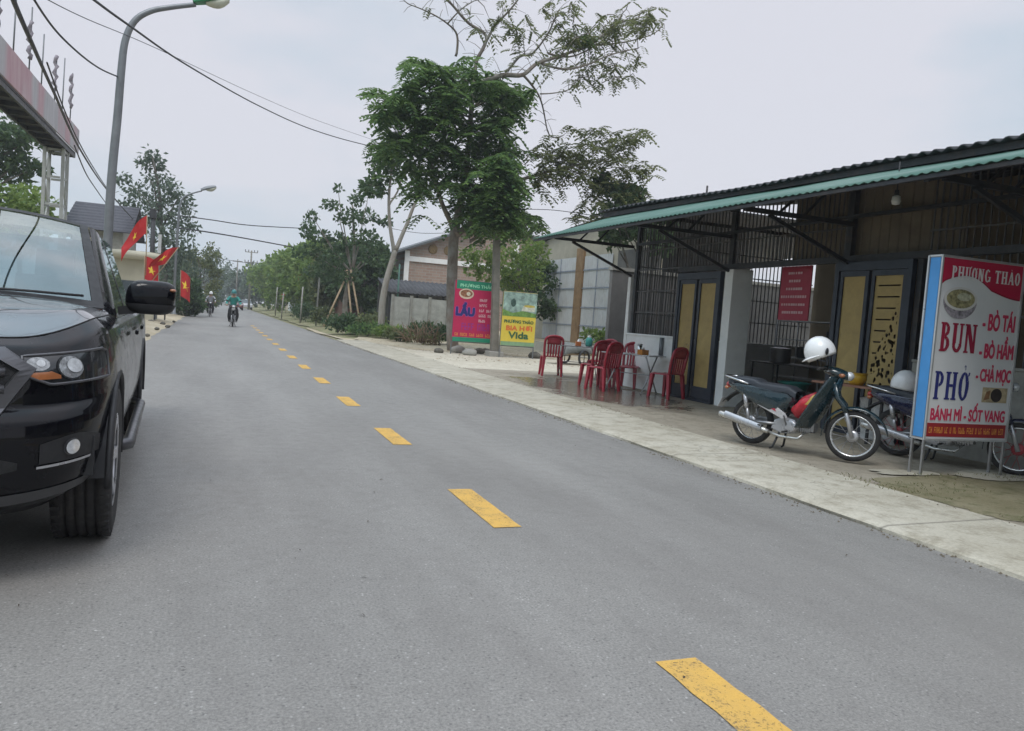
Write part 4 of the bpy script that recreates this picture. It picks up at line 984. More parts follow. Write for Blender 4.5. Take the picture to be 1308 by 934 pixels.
# slab-serif capitals, built stroke by stroke
def serif(body, x0, x1, z0, z1, mat, parent, off, bold=.17, thin=.09, gap=.10):
    b = MB(); cur = 0.0; polys = []
    def rect_(xa, xb, ya, yb): polys.append([(cur + xa, ya), (cur + xb, ya), (cur + xb, yb), (cur + xa, yb)])
    def arc(cx, cy, rx, ry, a0, a1, wx, wy, n=18):
        for i in range(n):
            q = []
            for a, s in ((i, 1), (i + 1, 1), (i + 1, 0), (i, 0)):
                t_ = R_(a0 + (a1 - a0) * a / n); q.append((cur + cx + (rx - (0 if s else wx)) * math.cos(t_), cy + (ry - (0 if s else wy)) * math.sin(t_)))
            polys.append(q)
    def stem(x, ya=0, yb=1, wd=None, top=True, bot=True):
        wd = wd or bold; rect_(x, x + wd, ya, yb)
        if top: rect_(x - .065, x + wd + .065, yb - .06, yb)
        if bot: rect_(x - .065, x + wd + .065, ya, ya + .06)
    def diag(xa, ya, xb, yb, wd): polys.append([(cur + xa, ya), (cur + xa + wd, ya), (cur + xb + wd, yb), (cur + xb, yb)])
    def hook(cx, cy): arc(cx, cy + .10, .055, .065, -60, 190, .035, .035, 10); rect_(cx - .0, cx + .035, cy, cy + .055)
    def horn(cx, cy): polys.append([(cur + cx, cy), (cur + cx + .09, cy + .03), (cur + cx + .13, cy + .15), (cur + cx + .05, cy + .15), (cur + cx + .04, cy + .09)])
    B_ = bold
    for ch in body:
        w_ = .62
        if ch == ' ': w_ = .28
        elif ch == 'P': stem(.07); arc(.07 + B_, .73, .37 - B_ + .1, .27, -90, 90, B_ * .9, thin); w_ = .58
        elif ch == 'B': stem(.07); arc(.07 + B_, .76, .25, .24, -90, 90, B_ * .85, thin); arc(.07 + B_, .27, .29, .27, -90, 90, B_ * .95, thin); w_ = .58
        elif ch == 'H': stem(.07); stem(.47); rect_(.07 + B_, .47, .46, .46 + thin); w_ = .47 + B_ + .07
        elif ch in 'UƯ':
            stem(.07, .3, 1, bot=False); stem(.47, .3, 1, wd=thin * 1.25, bot=False); arc((.07 + .47 + thin * 1.25) / 2, .3, (.40 + thin * 1.25) / 2, .31, 180, 360, B_ * .85, thin * 1.2); w_ = .66
            if ch == 'Ư': horn(.60, .93)
        elif ch == 'N': stem(.07, wd=thin * 1.25); stem(.50, wd=thin * 1.25, bot=False); diag(.50 - .07, 0, .07, 1, B_ * 1.1); w_ = .50 + thin * 1.25 + .07
        elif ch in 'OƠỞ':
            arc(.33, .5, .31, .515, 0, 360, B_ * 1.05, thin * 1.05, 30); w_ = .66
            if ch in 'ƠỞ': horn(.53, .86)
            if ch == 'Ở': hook(.33, 1.10)
        elif ch == 'G': arc(.34, .5, .32, .515, 45, 315, B_ * 1.05, thin, 26); rect_(.50, .50 + B_ * .85, .06, .42); rect_(.42, .74, .38, .44); w_ = .74
        elif ch == 'T': stem(.24, top=False); rect_(.0, .48 + B_, 1 - thin, 1); rect_(0, .06, .78, 1 - thin); rect_(.42 + B_, .48 + B_, .78, 1 - thin); w_ = .48 + B_
        elif ch in 'AẢ':
            diag(.04, 0, .27, 1, thin * 1.2); diag(.48, 0, .24, 1, B_ * 1.05); rect_(.15, .52, .28, .28 + thin * .9); rect_(-.02, .22, 0, .06); rect_(.42, .74, 0, .06); w_ = .70
            if ch == 'Ả': hook(.34, 1.06)
        cur += w_ + gap
    tot = cur - gap
    for k, q in enumerate(polys):
        d = off + .0006 * (k % 5)
        b.add([V(x0 + p[0] / tot * (x1 - x0), -d, z0 + p[1] * (z1 - z0)) for p in q], [(0, 1, 2, 3)])
    return b.build('lettering', mat, parent, merge=False)
def face(name, outline, off, mat, parent, thick=.002):
    b = MB(); b.plate(outline, -off, -off + thick, 'xz'); return b.build(name, mat, parent)
def ell(cx, cz, rx, rz, n=28, a0=0, a1=360): return [(cx + rx * math.cos(R_(a0 + (a1 - a0) * i / n)), cz + rz * math.sin(R_(a0 + (a1 - a0) * i / n))) for i in range(n + (a1 - a0 != 360))]
VINW = M('white_banner_vinyl', (.66, .66, .67), .45, var=.05, scale=3)
VINR = M('crimson_banner_vinyl', (.48, .012, .055), .4, var=.10, scale=3)
VINDR = M('dark_red_banner_vinyl', (.30, .015, .02), .45, var=.1)
VINB = M('sky_blue_banner_vinyl', (.07, .30, .66), .45, var=.06)
INKM = M('maroon_ink', (.30, .008, .04), .5, var=.08); INKN = M('navy_ink', (.020, .025, .17), .5, var=.08); INKR = M('red_ink', (.55, .03, .09), .5, var=.08); INKW = M('white_ink', (.74, .70, .70), .5, var=.04); INKO = M('orange_ink', (.75, .30, .06), .5, var=.1); INKP = M('pink_outline_ink', (.78, .55, .58), .5, var=.04)
def scrawl(x0, x1, z0, z1, groups, mat, parent, off, seed=1, th=.16):
    """a row of print too small to read: short strokes in letter-sized cells"""
    r = random.Random(seed); n = sum(groups) + len(groups) - 1; cw = (x1 - x0) / n; h = z1 - z0; b = MB(); k = 0
    for g_ in groups:
        for _ in range(g_):
            xa = x0 + k * cw + cw * .08; xb = xa + cw * .74; t = cw * .24; k += 1
            S = [(xa, xa + t, z0, z1)] + r.sample([(xb - t, xb, z0, z1), (xa, xb, z1 - h * th, z1), (xa, xb, z0, z0 + h * th), (xa, xb, z0 + h * .42, z0 + h * (.42 + th)), (xb - t, xb, z0, z0 + h * .5)], 2)
            for i, (a, c, d, e) in enumerate(S): o = off + .0006 * i; b.add([V(a, -o, d), V(c, -o, d), V(c, -o, e), V(a, -o, e)], [(0, 1, 2, 3)])
        k += 1
    return b.build('lettering', mat, parent, merge=False)
# ---- the noodle sign in front of the shop (local x runs to the viewer's right, board faces -y)
SW, SZ0, SZ1, SD = 1.07, .37, 2.14, .14
p0 = atx(1176, 562, 6.50)
NS = thing('menu_signboard', 'tall white and red noodle menu sign on thin steel legs at the forecourt edge', 'sign', (6.455, 5.47, .03), R_(-2.5))
b = MB(); b.b2((.012, 0, SZ0), (SW, SD, SZ1)); nb = b.build('board', VINW, NS)
b = MB(); b.b2((0, .012, SZ0 + .01), (.011, SD - .012, SZ1 - .01)); b.build('side_panel', VINB, NS)
b = MB()
for (a, c) in [((.006, -.006, SZ0 - .012), (.006, -.006, SZ1 + .012)), ((SW + .006, -.006, SZ0 - .012), (SW + .006, -.006, SZ1 + .012)), ((-.002, SD + .004, SZ0 - .012), (-.002, SD + .004, SZ1 + .012)), ((0, -.005, SZ1 + .006), (SW, -.005, SZ1 + .006)), ((0, -.005, SZ0 - .006), (SW, -.005, SZ0 - .006)), ((.003, 0, SZ1 + .006), (.003, SD, SZ1 + .006)), ((.003, 0, SZ0 - .006), (.003, SD, SZ0 - .006))]: b.bar(a, c, .018, .018)
b.build('frame', M('aluminium_trim', (.60, .60, .60), .35, .6, var=.1), NS)
for x in (.012, SW - .01):
    for y in (.0, SD - .005): l = MB(); l.bar((x, y, -.02), (x, y, SZ0 - .015), .022, .022); l.build('leg', STEEL, NS)
X0 = .02; U = lambda k: X0 + k * (SW - .03); Z = lambda k: SZ0 + k * (SZ1 - SZ0)
wave = [(U(1), Z(.995)), (U(0), Z(.995)), (U(0), Z(.855))] + [(U(k), Z(.845 + .05 * math.sin(min(1, k / .62) * PI) * (1 if k < .62 else 0) - (.058 * math.sin((k - .38) / .62 * PI / 2) ** 2 if k > .38 else 0) + .02)) for k in [i / 24 for i in range(1, 25)]]
sh = [(x, z - .014) for x, z in wave[2:]] + [(x, z + .05) for x, z in reversed(wave[2:])]
face('wave_edge', sh, .0030, INKM, nb); face('header', wave, .0050, VINR, nb)
serif('PHƯƠNG THẢO', U(.11), U(.97), Z(.885), Z(.955), INKW, nb, .0065, .20, .11, .10)
# bowl of noodles (printed picture)
cx, cz = U(.25), Z(.765)
face('picture_bowl', [(cx - .21, cz + .03)] + ell(cx, cz + .01, .215, .18, 20, 190, 350) + [(cx + .21, cz + .03)], .0060, M('printed_china', (.30, .27, .30), .5, var=.8, scale=22), nb)
face('picture_bowl', ell(cx, cz + .025, .212, .115), .0080, M('printed_china_rim', (.62, .60, .58), .5, var=.1), nb)
face('picture_noodles', ell(cx, cz + .025, .18, .092), .0095, M('printed_noodles', (.30, .27, .14), .5, var=.9, scale=26), nb)
face('picture_noodles', ell(cx + .04, cz + .045, .09, .04), .011, M('printed_noodles_pale', (.46, .45, .32), .5, var=.5, scale=26), nb)
serif('BUN', U(.05), U(.50), Z(.485), Z(.645), INKM, nb, .004, .19, .10, .06)
serif('PHỞ', U(.04), U(.47), Z(.22), Z(.375), INKN, nb, .004, .19, .10, .08)
ol = (.022, INKW)
for (tx, a, c, z0, z1) in [('- BÒ TÁI', .56, .965, .62, .735), ('- BÒ HẦM', .555, .985, .465, .59), ('- CHẢ MỌC', .545, .985, .315, .425)]:
    put_text(tx, U(a), U(c), Z(z0), Z(z1), INKR, nb, .004, .016, ol)
put_text('BÁNH MÌ - SỐT VANG', U(.035), U(.965), Z(.105), Z(.205), INKR, nb, .004, .016, ol)
face('picture_stew', [(U(.65), Z(.215)), (U(.97), Z(.215)), (U(.97), Z(.30)), (U(.65), Z(.30))], .0040, M('printed_tabletop', (.45, .36, .22), .5, var=.5, scale=15), nb)
face('picture_stew', ell(U(.83), Z(.257), .075, .068), .0055, M('printed_dark_bowl', (.03, .02, .02), .4, var=.5, scale=20), nb); face('picture_stew', [(U(.67), Z(.225)), (U(.74), Z(.235)), (U(.75), Z(.285)), (U(.70), Z(.275))], .0055, M('printed_brown_loaf', (.25, .12, .05), .5, var=.5, scale=20), nb)
face('footer', [(U(0), Z(.012)), (U(1), Z(.012)), (U(1), Z(.088)), (U(0), Z(.088))], .0040, VINDR, nb)
scrawl(U(.03), U(.97), Z(.032), Z(.066), [2, 5, 2, 1, 2, 4, 4, 1, 2, 4, 3, 3], INKO, nb, .0060, 4)
# ---- red hotpot sign and yellow beer sign in the yard
VG = M('green_banner_vinyl', (.02, .26, .15), .5, var=.1); VRED = M('magenta_red_banner_vinyl', (.50, .015, .085), .5, var=.1); VYEL = M('yellow_banner_vinyl', (.72, .55, .07), .5, var=.08)
def frame_sign(name, label, cat, loc, rz, W_, z0, z1, legm):
    t = thing(name, label, cat, loc, rz); b = MB(); b.b2((0, 0, z0), (W_, .03, z1)); bd = b.build('board', legm[0], t)
    for x in (.0, W_ - .0):
        l = MB(); l.bar((x, .045, 0), (x, .045, z1), .03, .03); l.build('leg', legm[1], t)
    for z_ in (z0 - .02, z1): b = MB(); b.bar((0.02, .045, z_), (W_ - .02, .045, z_), .03, .03); b.build('cross_bar', legm[1], t)
    return t, bd
q = at(577, 438, 24.0); q2 = at(628, 438, 24.1); W_ = (q2 - q).length
rs, bd = frame_sign('hotpot_sign', 'red hotpot sign with green header leaning by the tall tree trunk', 'sign', (q.x, 24.0, .03), math.atan2(q2.y - q.y, q2.x - q.x), W_, .42, 2.40, (VRED, GALV))
fx = lambda k: k * W_
face('header', [(0.04, 2.13), (W_, 2.13), (W_, 2.40), (0.04, 2.40)], .004, VG, bd); put_text('PHƯƠNG THẢO', fx(.12), fx(.95), 2.20, 2.33, M('mint_ink', (.35, .75, .5), .5), bd, .006, .03)
face('footer', [(0, .42), (W_, .42), (W_, .56), (0, .56)], .004, VG, bd)
face('picture_hotpot', ell(fx(.28), 1.98, .26, .17), .006, M('printed_pot_rim', (.70, .55, .42), .5, var=.3, scale=20), bd); face('picture_hotpot', ell(fx(.28), 1.99, .21, .12), .008, M('printed_pot_food', (.32, .14, .07), .5, var=.9, scale=16), bd); face('picture_hotpot', ell(fx(.33), 1.98, .07, .06), .010, M('printed_pot_pale', (.7, .65, .5), .5, var=.4, scale=16), bd)
put_text('LẨU', fx(.06), fx(.50), 1.27, 1.68, INKN, bd, .006, .05, (.03, M('violet_outline_ink', (.42, .10, .38), .5)))
for i, g_ in enumerate([[4], [4], [3, 4], [4, 3], [4]]): scrawl(fx(.62), fx([.82, .82, .98, .98, .80][i]), 1.76 - i * .17, 1.85 - i * .17, g_, INKP, bd, .006, 10 + i)
scrawl(fx(.2), fx(.92), .80, 1.03, [4, 4], M('purple_ink', (.30, .03, .25), .5), bd, .006, 21); scrawl(fx(.05), fx(.95), .60, .70, [2, 4, 3, 4, 3], INKO, bd, .006, 22)
q = at(639, 440, 23.5); q2 = at(682, 440, 23.5); W_ = (q2 - q).length
ys, bd = frame_sign('beer_sign', 'yellow beer sign with a green garden picture right of the concrete pole', 'sign', (q.x, 23.5, .03), math.atan2(q2.y - q.y, q2.x - q.x), W_, .40, 2.16, (VYEL, GALV))
face('picture_garden', [(0, 1.36), (W_, 1.36), (W_, 2.15), (0, 2.15)], .004, M('printed_garden', (.30, .42, .36), .5, var=.75, scale=5), bd)
face('picture_garden', [(0, 1.36), (W_, 1.36), (W_, 1.48), (W_ * .6, 1.56), (W_ * .3, 1.47), (0, 1.58)], .006, M('printed_lawn', (.16, .30, .07), .5, var=.6, scale=8), bd); face('picture_garden', ell(W_ * .3, 1.8, .09, .13), .007, M('printed_tree_dark', (.05, .10, .08), .5, var=.6, scale=12), bd); face('picture_garden', [(W_ * .55, 1.55), (W_ * .95, 1.55), (W_ * .95, 1.70), (W_ * .6, 1.72)], .007, M('printed_pale_house', (.62, .62, .50), .5, var=.4, scale=9), bd); face('picture_garden', ell(W_ * .78, 1.72, .2, .04), .009, M('printed_yellow_hill', (.55, .45, .08), .5, var=.3), bd)
face('footer', [(0, .40), (W_, .40), (W_, .53), (0, .53)], .004, M('printed_green_strip', (.22, .36, .20), .5, var=.2), bd)
INKDG = M('dark_green_ink', (.05, .14, .06), .5)
put_text('PHƯƠNG THẢO', fx(.07), fx(.93) if False else W_ * .93, 1.14, 1.27, INKDG, bd, .006, .03); put_text('BIA HƠI', W_ * .14, W_ * .90, .90, 1.08, M('orange_red_ink', (.72, .16, .04), .5), bd, .006, .04); put_text('Vida', W_ * .22, W_ * .80, .64, .85, INKDG, bd, .006, .05)
# ================================================================ BLACK PICKUP (local: +x its left side, +y rearwards, z up)
CAR_LOC, CAR_RZ = V(-1.33, 3.45, 0), R_(2.9)
def build_pickup():
    t = thing('pickup_truck', 'black double cab pickup truck facing the camera on the left', 'pickup', CAR_LOC, CAR_RZ)
    half = crom([(0, .0), (.25, .006), (.45, .03), (.60, .075), (.72, .15), (.81, .26), (.87, .40), (.905, .58), (.92, .80), (.928, 1.1), (.93, 1.6), (.93, 2.4), (.93, 3.2), (.93, 4.0), (.925, 4.7), (.91, 5.1), (.86, 5.28), (.72, 5.34), (.4, 5.36), (0, 5.365)] and [Vector((b, a, 0)) for b, a in [(0, .0), (.25, .006), (.45, .03), (.60, .075), (.72, .15), (.81, .26), (.87, .40), (.905, .58), (.92, .80), (.928, 1.1), (.93, 1.6), (.93, 2.4), (.93, 3.2), (.93, 4.0), (.925, 4.7), (.91, 5.1), (.86, 5.28), (.72, 5.34), (.4, 5.36), (0, 5.365)]], 10)
    # arc length resample
    L = [0.0]
    for i in range(1, len(half)): L.append(L[-1] + (half[i] - half[i - 1]).length)
    def path(s):
        s = max(0, min(L[-1], s)); lo = 0
        import bisect
        k = min(len(L) - 2, max(0, bisect.bisect_right(L, s) - 1)); f = (s - L[k]) / max(1e-9, L[k + 1] - L[k])
        p = half[k].lerp(half[k + 1], f); d = (half[k + 1] - half[k]).normalized()
        return p, V(d.y, -d.x, 0)          # outward normal
    def s_at_y(y):                          # arc length where the side reaches y
        lo, hi = 0, L[-1]
        for _ in range(40):
            md = (lo + hi) / 2
            if path(md)[0].y < y: lo = md
            else: hi = md
        return lo
    PFr = [(.295, .13), (.34, .06), (.42, .025), (.52, .005), (.62, 0), (.69, .008), (.725, .03), (.745, .055), (.80, .058), (.88, .066), (.945, .085), (.99, .115), (1.025, .19)]
    PSi = [(.40, .08), (.43, .04), (.48, .018), (.55, .004), (.63, 0), (.70, -.002), (.75, -.004), (.80, -.004), (.86, .0), (.93, .008), (1.0, .022), (1.065, .045), (1.115, .10)]
    PRe = [(.45, .06), (.47, .03), (.52, .01), (.58, 0), (.64, 0), (.70, 0), (.76, 0), (.82, 0), (.88, 0), (.95, .004), (1.02, .010), (1.09, .02), (1.13, .06)]
    n = len(PFr)
    def ss(a, b, x): x = max(0, min(1, (x - a) / (b - a))); return x * x * (3 - 2 * x)
    def prof(y, k):
        f = ss(.06, .75, y); g_ = ss(3.5, 4.0, y)
        z = PFr[k][0] * (1 - f) + PSi[k][0] * f; ins = PFr[k][1] * (1 - f) + PSi[k][1] * f
        return z * (1 - g_) + PRe[k][0] * g_, ins * (1 - g_) + PRe[k][1] * g_
    def ring(s, k):
        p, nn = path(s); z, ins = prof(p.y, k)
        return V(p.x - nn.x * ins, p.y - nn.y * ins, z)
    def surf(s, z, off=0.0):               # point on the body skin at height z
        p, nn = path(s); prev = None
        for k in range(n):
            zz, ins = prof(p.y, k)
            if prev and zz >= z: f = (z - prev[0]) / max(1e-6, zz - prev[0]); ins = prev[1] + (ins - prev[1]) * f; break
            prev = (zz, ins)
        return V(p.x - nn.x * (ins - off), p.y - nn.y * (ins - off), z)
    def patch(bm_, s0, s1, lo, hi, off, ns=12, nz=4, side=1):
        def fn(i, j):
            s = s0 + (s1 - s0) * i; z = lo(i) + (hi(i) - lo(i)) * j
            p = surf(s, z, off); return V(p.x * side, p.y, p.z)
        bm_.grid(fn, ns, nz)
    # lower shell with wheel openings
    NS = 300; AX = [(.90, .385), (4.12, .385)]; RA = .455
    for side in (1,):
        pass
    b = MB()
    for side in (1, -1):
        vs = []
        for i in range(NS + 1):
            s = L[-1] * i / NS
            for k in range(n):
                for q in range(3 if k < n - 1 else 1):
                    a = ring(s, k)
                    if q: a = a.lerp(ring(s, k + 1), q / 3)
                    vs.append(V(a.x * side, a.y, a.z))
        m_ = 3 * (n - 1) + 1; ins_ = []
        for v in vs:
            hit = False
            if abs(v.x) > .60:
                for (ay, az) in AX:
                    d = math.hypot(v.y - ay, v.z - az)
                    if d < RA and v.z < 1.0:
                        hit = True
                        if d > 1e-4: v.y = ay + (v.y - ay) * RA / d; v.z = az + (v.z - az) * RA / d
            ins_.append(hit)
        fs = []
        for i in range(NS):
            for k in range(m_ - 1):
                q = (i * m_ + k, (i + 1) * m_ + k, (i + 1) * m_ + k + 1, i * m_ + k + 1)
                if all(ins_[x] for x in q): continue
                fs.append(q if side > 0 else tuple(reversed(q)))
        b.add(vs, fs, 0, True)
    # hood: from the shell's top edge back to the cowl
    sC = s_at_y(1.42); NH = 60; hb = MB()
    for side in (1, -1):
        def hood(i, j):
            s = sC * i; P = ring(s, n - 1); bq = .80 * (i ** 1.0); Q = V(bq, 1.42 - .10 * (1 - i * i), 1.165 - .03 * i ** 3)
            p = P.lerp(Q, j); e = math.sin(PI * min(1, j)) * .028 * (1 - i ** 4)
            bulge = .010 * ss(.0, .4, j) * (1 - ss(.38, .66, abs(p.x)))    # raised centre of the bonnet
            crown = .05 * (1 - (p.x / .9) ** 2) * ss(0, .3, j)
            return V(p.x * side, p.y, p.z + e + bulge + crown * .6)
        hb.grid(hood, NH, 24)
    hb.build('bonnet', BONNET, t); body = b.build('body', CARP, t)
    # ---- cabin
    def belt(y): return V(.845 - .0 * y, y, 1.125)
    def rail(y): return V(.66 - .02 * ss(2.6, 3.6, y), y, 1.655 - .02 * ss(3.0, 3.6, y))
    WB = lambda s: V(.80 * s, 1.43 - .13 * (1 - s * s), 1.15 + .035 * (1 - s * s))
    WT = lambda s: V(.63 * s, 2.20 - .09 * (1 - s * s), 1.655 + .062 * (1 - s * s))
    roof = MB()
    def rf(i, j):
        s = 2 * i - 1; a = WT(s); c = V(.62 * s, 3.55 + .05 * (1 - s * s), 1.635 + .075 * (1 - s * s)); p = a.lerp(c, j); p.z += .032 * math.sin(PI * j) - .012 * abs(math.sin(s * PI * 3.0)) * (1 if abs(s) < .8 else 0) * math.sin(PI * j); return p
    roof.grid(rf, 36, 16)
    for side in (1, -1):                    # roof rails / pillars in body colour
        roof.grid(lambda i, j: V(side * (WT(1).x + .035 * math.sin(PI * j / 2) - .0), (WT(1).y + (3.58 - 2.20) * i), 1.655 - .02 * i - .055 * (1 - math.cos(PI * j / 2))), 20, 5)
        def pil(p, q, w0, w1, th=.05):
            roof.bar(V(p[0] * side, p[1], p[2]), V(q[0] * side, q[1], q[2]), w0, th)
        def apil(i, j):
            a = V(.80, 1.40, 1.12).lerp(V(.64, 2.20, 1.655), i); c = V(.855, 1.62, 1.11).lerp(V(.69, 2.33, 1.61), i); p = a.lerp(c, j); p.x += .012 * math.sin(PI * j); return V(p.x * side, p.y, p.z)
        roof.grid(apil, 12, 5)
        def cpil(i, j):
            a = V(.85, 3.42, 1.12).lerp(V(.685, 3.30, 1.61), i); c = V(.83, 3.72, 1.12).lerp(V(.62, 3.58, 1.635), i); p = a.lerp(c, j); return V(p.x * side, p.y, p.z)
        roof.grid(cpil, 8, 4)
        roof.grid(lambda i, j: (lambda p: V(p.x * side, p.y, p.z))(V(.86 - .018 * j, 1.5 + 2.25 * i, 1.095 + .03 * j)), 12, 2)
    roof.build('cabin', CARP, t)
    bp = MB()
    for side in (1, -1): bp.grid(lambda i, j: V(side * (.853 - (.853 - .683) * i), 2.52 + .08 * j, 1.12 + .50 * i), 6, 1)
    bp.build('door_pillar', CARBLK, t)
    g_ = MB(); g_.grid(lambda i, j: (lambda p: p + V(0, -.035 * math.sin(PI * j), .020 * math.sin(PI * j)))(WB(2 * i - 1).lerp(WT(2 * i - 1), j)), 30, 12); ws = g_.build('windscreen', WGLASS, t)
    # black ceramic border of the screen
    g_ = MB()
    def onws(i, j, o=.004): p = WB(2 * i - 1).lerp(WT(2 * i - 1), j); return p + V(0, -.035 * math.sin(PI * j) - o, .020 * math.sin(PI * j) + o)
    for (i0, i1, j0, j1) in ((0, .035, 0, 1), (.965, 1, 0, 1), (.035, .965, .965, 1), (.035, .965, 0, .05)): g_.grid(lambda i, j: onws(i0 + (i1 - i0) * i, j0 + (j1 - j0) * j), 20, 6)
    g_.build('screen_border', CARBLK, ws)
    g_ = MB()
    for side in (1, -1): g_.tube([onws(.5 + side * .05, .03, .02), onws(.5 + side * .30, .045, .02), onws(.5 + side * .44, .06, .02)], .008, 6)
    g_.build('wiper', CARBLK, t)
    g_ = MB(); g_.grid(lambda i, j: V((2 * i - 1) * .80, 1.30 + .13 * (2 * i - 1) ** 2 + .10 * j - .06, 1.150 + .03 * (1 - (2 * i - 1) ** 2) + .008 * j), 20, 2); g_.build('cowl', CARBLK, t)
    for side in (1, -1):
        for (y0, y1, yt0, yt1) in ((1.62, 2.52, 2.32, 2.53), (2.60, 3.44, 2.60, 3.31)):
            g_ = MB(); g_.grid(lambda i, j: V(side * (.85 - (.85 - .685) * j), (y0 + (y1 - y0) * i) * (1 - j) + (yt0 + (yt1 - yt0) * i) * j, 1.12 + .49 * j), 8, 6); g_.build('side_window', DGLASS, t)
    g_ = MB(); g_.grid(lambda i, j: V((2 * i - 1) * (.78 - .17 * j), 3.76 - .17 * j, 1.14 + .50 * j), 8, 4); g_.build('rear_window', DGLASS, t)
    # dark interior: seats, dashboard, floor pan
    g_ = MB(); g_.b2((-.86, .35, .42), (.86, 5.2, .60)); g_.b2((-.55, .30, .60), (.55, 1.25, .92)); g_.b2((-.78, 1.42, .60), (.78, 1.75, 1.08))
    for x in (-.38, .38): g_.b2((x - .26, 2.15, .6), (x + .26, 2.65, .85)); g_.bar((x, 2.60, .85), (x, 2.85, 1.30), .46, .12); g_.bar((x, 2.85, 1.32), (x, 2.90, 1.50), .24, .09)
    g_.b2((-.82, 3.78, .62), (.82, 5.25, .66)); g_.b2((-.86, 3.72, .6), (.86, 3.78, 1.1)); g_.build('interior', CARBLK, t)
    # ---- grille
    hexa = [(-.52, .985), (.52, .985), (.635, .905), (.53, .735), (-.53, .735), (-.635, .905)]
    def frontp(x, z, off):
        s = abs(x); lo, hi = 0, 1.2
        for _ in range(30):
            md = (lo + hi) / 2
            if surf(md, z).x < s: lo = md
            else: hi = md
        p = surf(lo, z, off); return V(x, p.y, z)
    g_ = MB(); NG = 24
    def gr(i, j):
        x0 = .53 + .105 * math.sin(PI * min(1, j * 1.05)) ** .8; z = .74 + .235 * j; return frontp((2 * i - 1) * x0, z, .004)
    g_.grid(gr, NG, 8); gl = g_.build('grille', M('grille_mesh', (.010, .010, .011), .6, var=.5, scale=40, bump=.5, bscale=120), t)
    pts = []
    for i in range(6):
        (xa, za), (xb, zb) = hexa[i], hexa[(i + 1) % 6]
        for k in range(8): pts.append(frontp(xa + (xb - xa) * k / 8, za + (zb - za) * k / 8, .016))
    g_ = MB(); np_ = len(pts); pc_ = V(0, 0, .86); ring_ = []
    for p in pts:
        d = V(p.x * .55, 0, p.z - .86); L_ = d.length; d = d / L_
        for (k, o_) in ((1.035, .002), (1.028, .020), (.945, .026), (.93, .004)):
            xx = p.x * k; zz = .86 + (p.z - .86) * (1 + (k - 1) * 1.9); f_ = frontp(max(-.68, min(.68, xx)), zz, o_); ring_.append(V(xx, f_.y, zz))
    g_.add(ring_, [(i * 4 + c, i * 4 + c + 1, ((i + 1) % np_) * 4 + c + 1, ((i + 1) % np_) * 4 + c) for i in range(np_) for c in range(3)], 0, False); g_.build('surround', GREYM, gl)
    for z in (.825, .895):
        g_ = MB(); g_.tube([frontp(-.55 + 1.10 * k / 14, z, .014) for k in range(15)], .020, 8); g_.build('bar', GREYM, gl)
    # emblem plate: plain oval
    g_ = MB(); p = frontp(0, .86, .03); g_.plate(ell(0, .86, .12, .05), p.y - .02, p.y + .01); g_.build('badge', CHROME, gl)
    # number plate
    g_ = MB(); p = frontp(0, .56, .012); g_.plate([(-.24, .50), (.24, .50), (.24, .61), (-.24, .61)], p.y - .01, p.y + .005); g_.build('number_plate', WHELM, t)
    # lower intake and bumper trim
    g_ = MB(); patch(g_, 0, .62, lambda i: .45 + .05 * i ** 3, lambda i: .60 - .07 * i ** 3, .003, 10, 3); patch(g_, 0, .62, lambda i: .45 + .05 * i ** 3, lambda i: .60 - .07 * i ** 3, .003, 10, 3, -1); g_.build('intake', M('grille_mesh', (.01, .01, .011)), t)
    g_ = MB()
    for side in (1, -1): patch(g_, 0, s_at_y(.50), lambda i: .300 + .09 * i, lambda i: .355 + .075 * i, .006, 18, 2, side)
    g_.build('bumper_lip', M('bumper_grey_trim', (.05, .05, .053), .45, var=.2), t)
    s1, s2 = .655, s_at_y(.56)
    LI, RI = .12, .43
    def hlo(i): return .835 + .02 * i + (.045 * (1 - i / .22) if i < .22 else 0)
    def hhi(i): return .958 + .028 * i - (.012 if i > .93 else 0)
    for side in (1, -1):
        g_ = MB(); patch(g_, s1, s2, hlo, hhi, .004, 22, 5, side); hl = g_.build('headlight', M('headlight_housing', (.03, .032, .035), .12, 0, var=.3, coat=1), t)
        def disc(i, zf, rx, rz, off, mt, nm):
            g2 = MB(); s = s1 + (s2 - s1) * i; z = hlo(i) + (hhi(i) - hlo(i)) * zf
            vs = [surf(s, z, off)] ; k_ = 20
            for q in range(k_): vs.append(surf(s + rx * math.cos(2 * PI * q / k_), z + rz * math.sin(2 * PI * q / k_), off))
            g2.add([V(p.x * side, p.y, p.z) for p in vs], [(0, 1 + q, 1 + (q + 1) % k_) for q in range(k_)]); g2.build(nm, mt, hl)
        RIM = M('reflector_rim', (.10, .105, .11), .2, .5); LENS2 = M('lamp_facets', (.38, .39, .40), .1, .3, var=.6, scale=60, coat=.8)
        disc(RI, .53, .078, .053, .009, RIM, 'reflector'); disc(RI, .53, .071, .047, .012, LENS2, 'reflector'); disc(RI + .03, .58, .045, .030, .015, LAMPG, 'bulb')
        disc(LI, .66, .058, .028, .010, LENS2, 'reflector'); disc(LI + .02, .70, .022, .014, .013, LAMPG, 'bulb')
        g_ = MB(); patch(g_, s1 + (s2 - s1) * .03, s1 + (s2 - s1) * .31, lambda i: .860 + .004 * i + (.02 * (1 - i / .3) if i < .3 else 0), lambda i: .890 + (.006 * i if i < .7 else .006 - .06 * (i - .7)), .011, 10, 3, side); g_.build('indicator', AMBER, hl)
        g_ = MB(); q = []
        for i in range(25): q.append(surf(s1 + (s2 - s1) * i / 24, hlo(i / 24), .005))
        for i in range(24, -1, -1): q.append(surf(s1 + (s2 - s1) * i / 24, hhi(i / 24), .005))
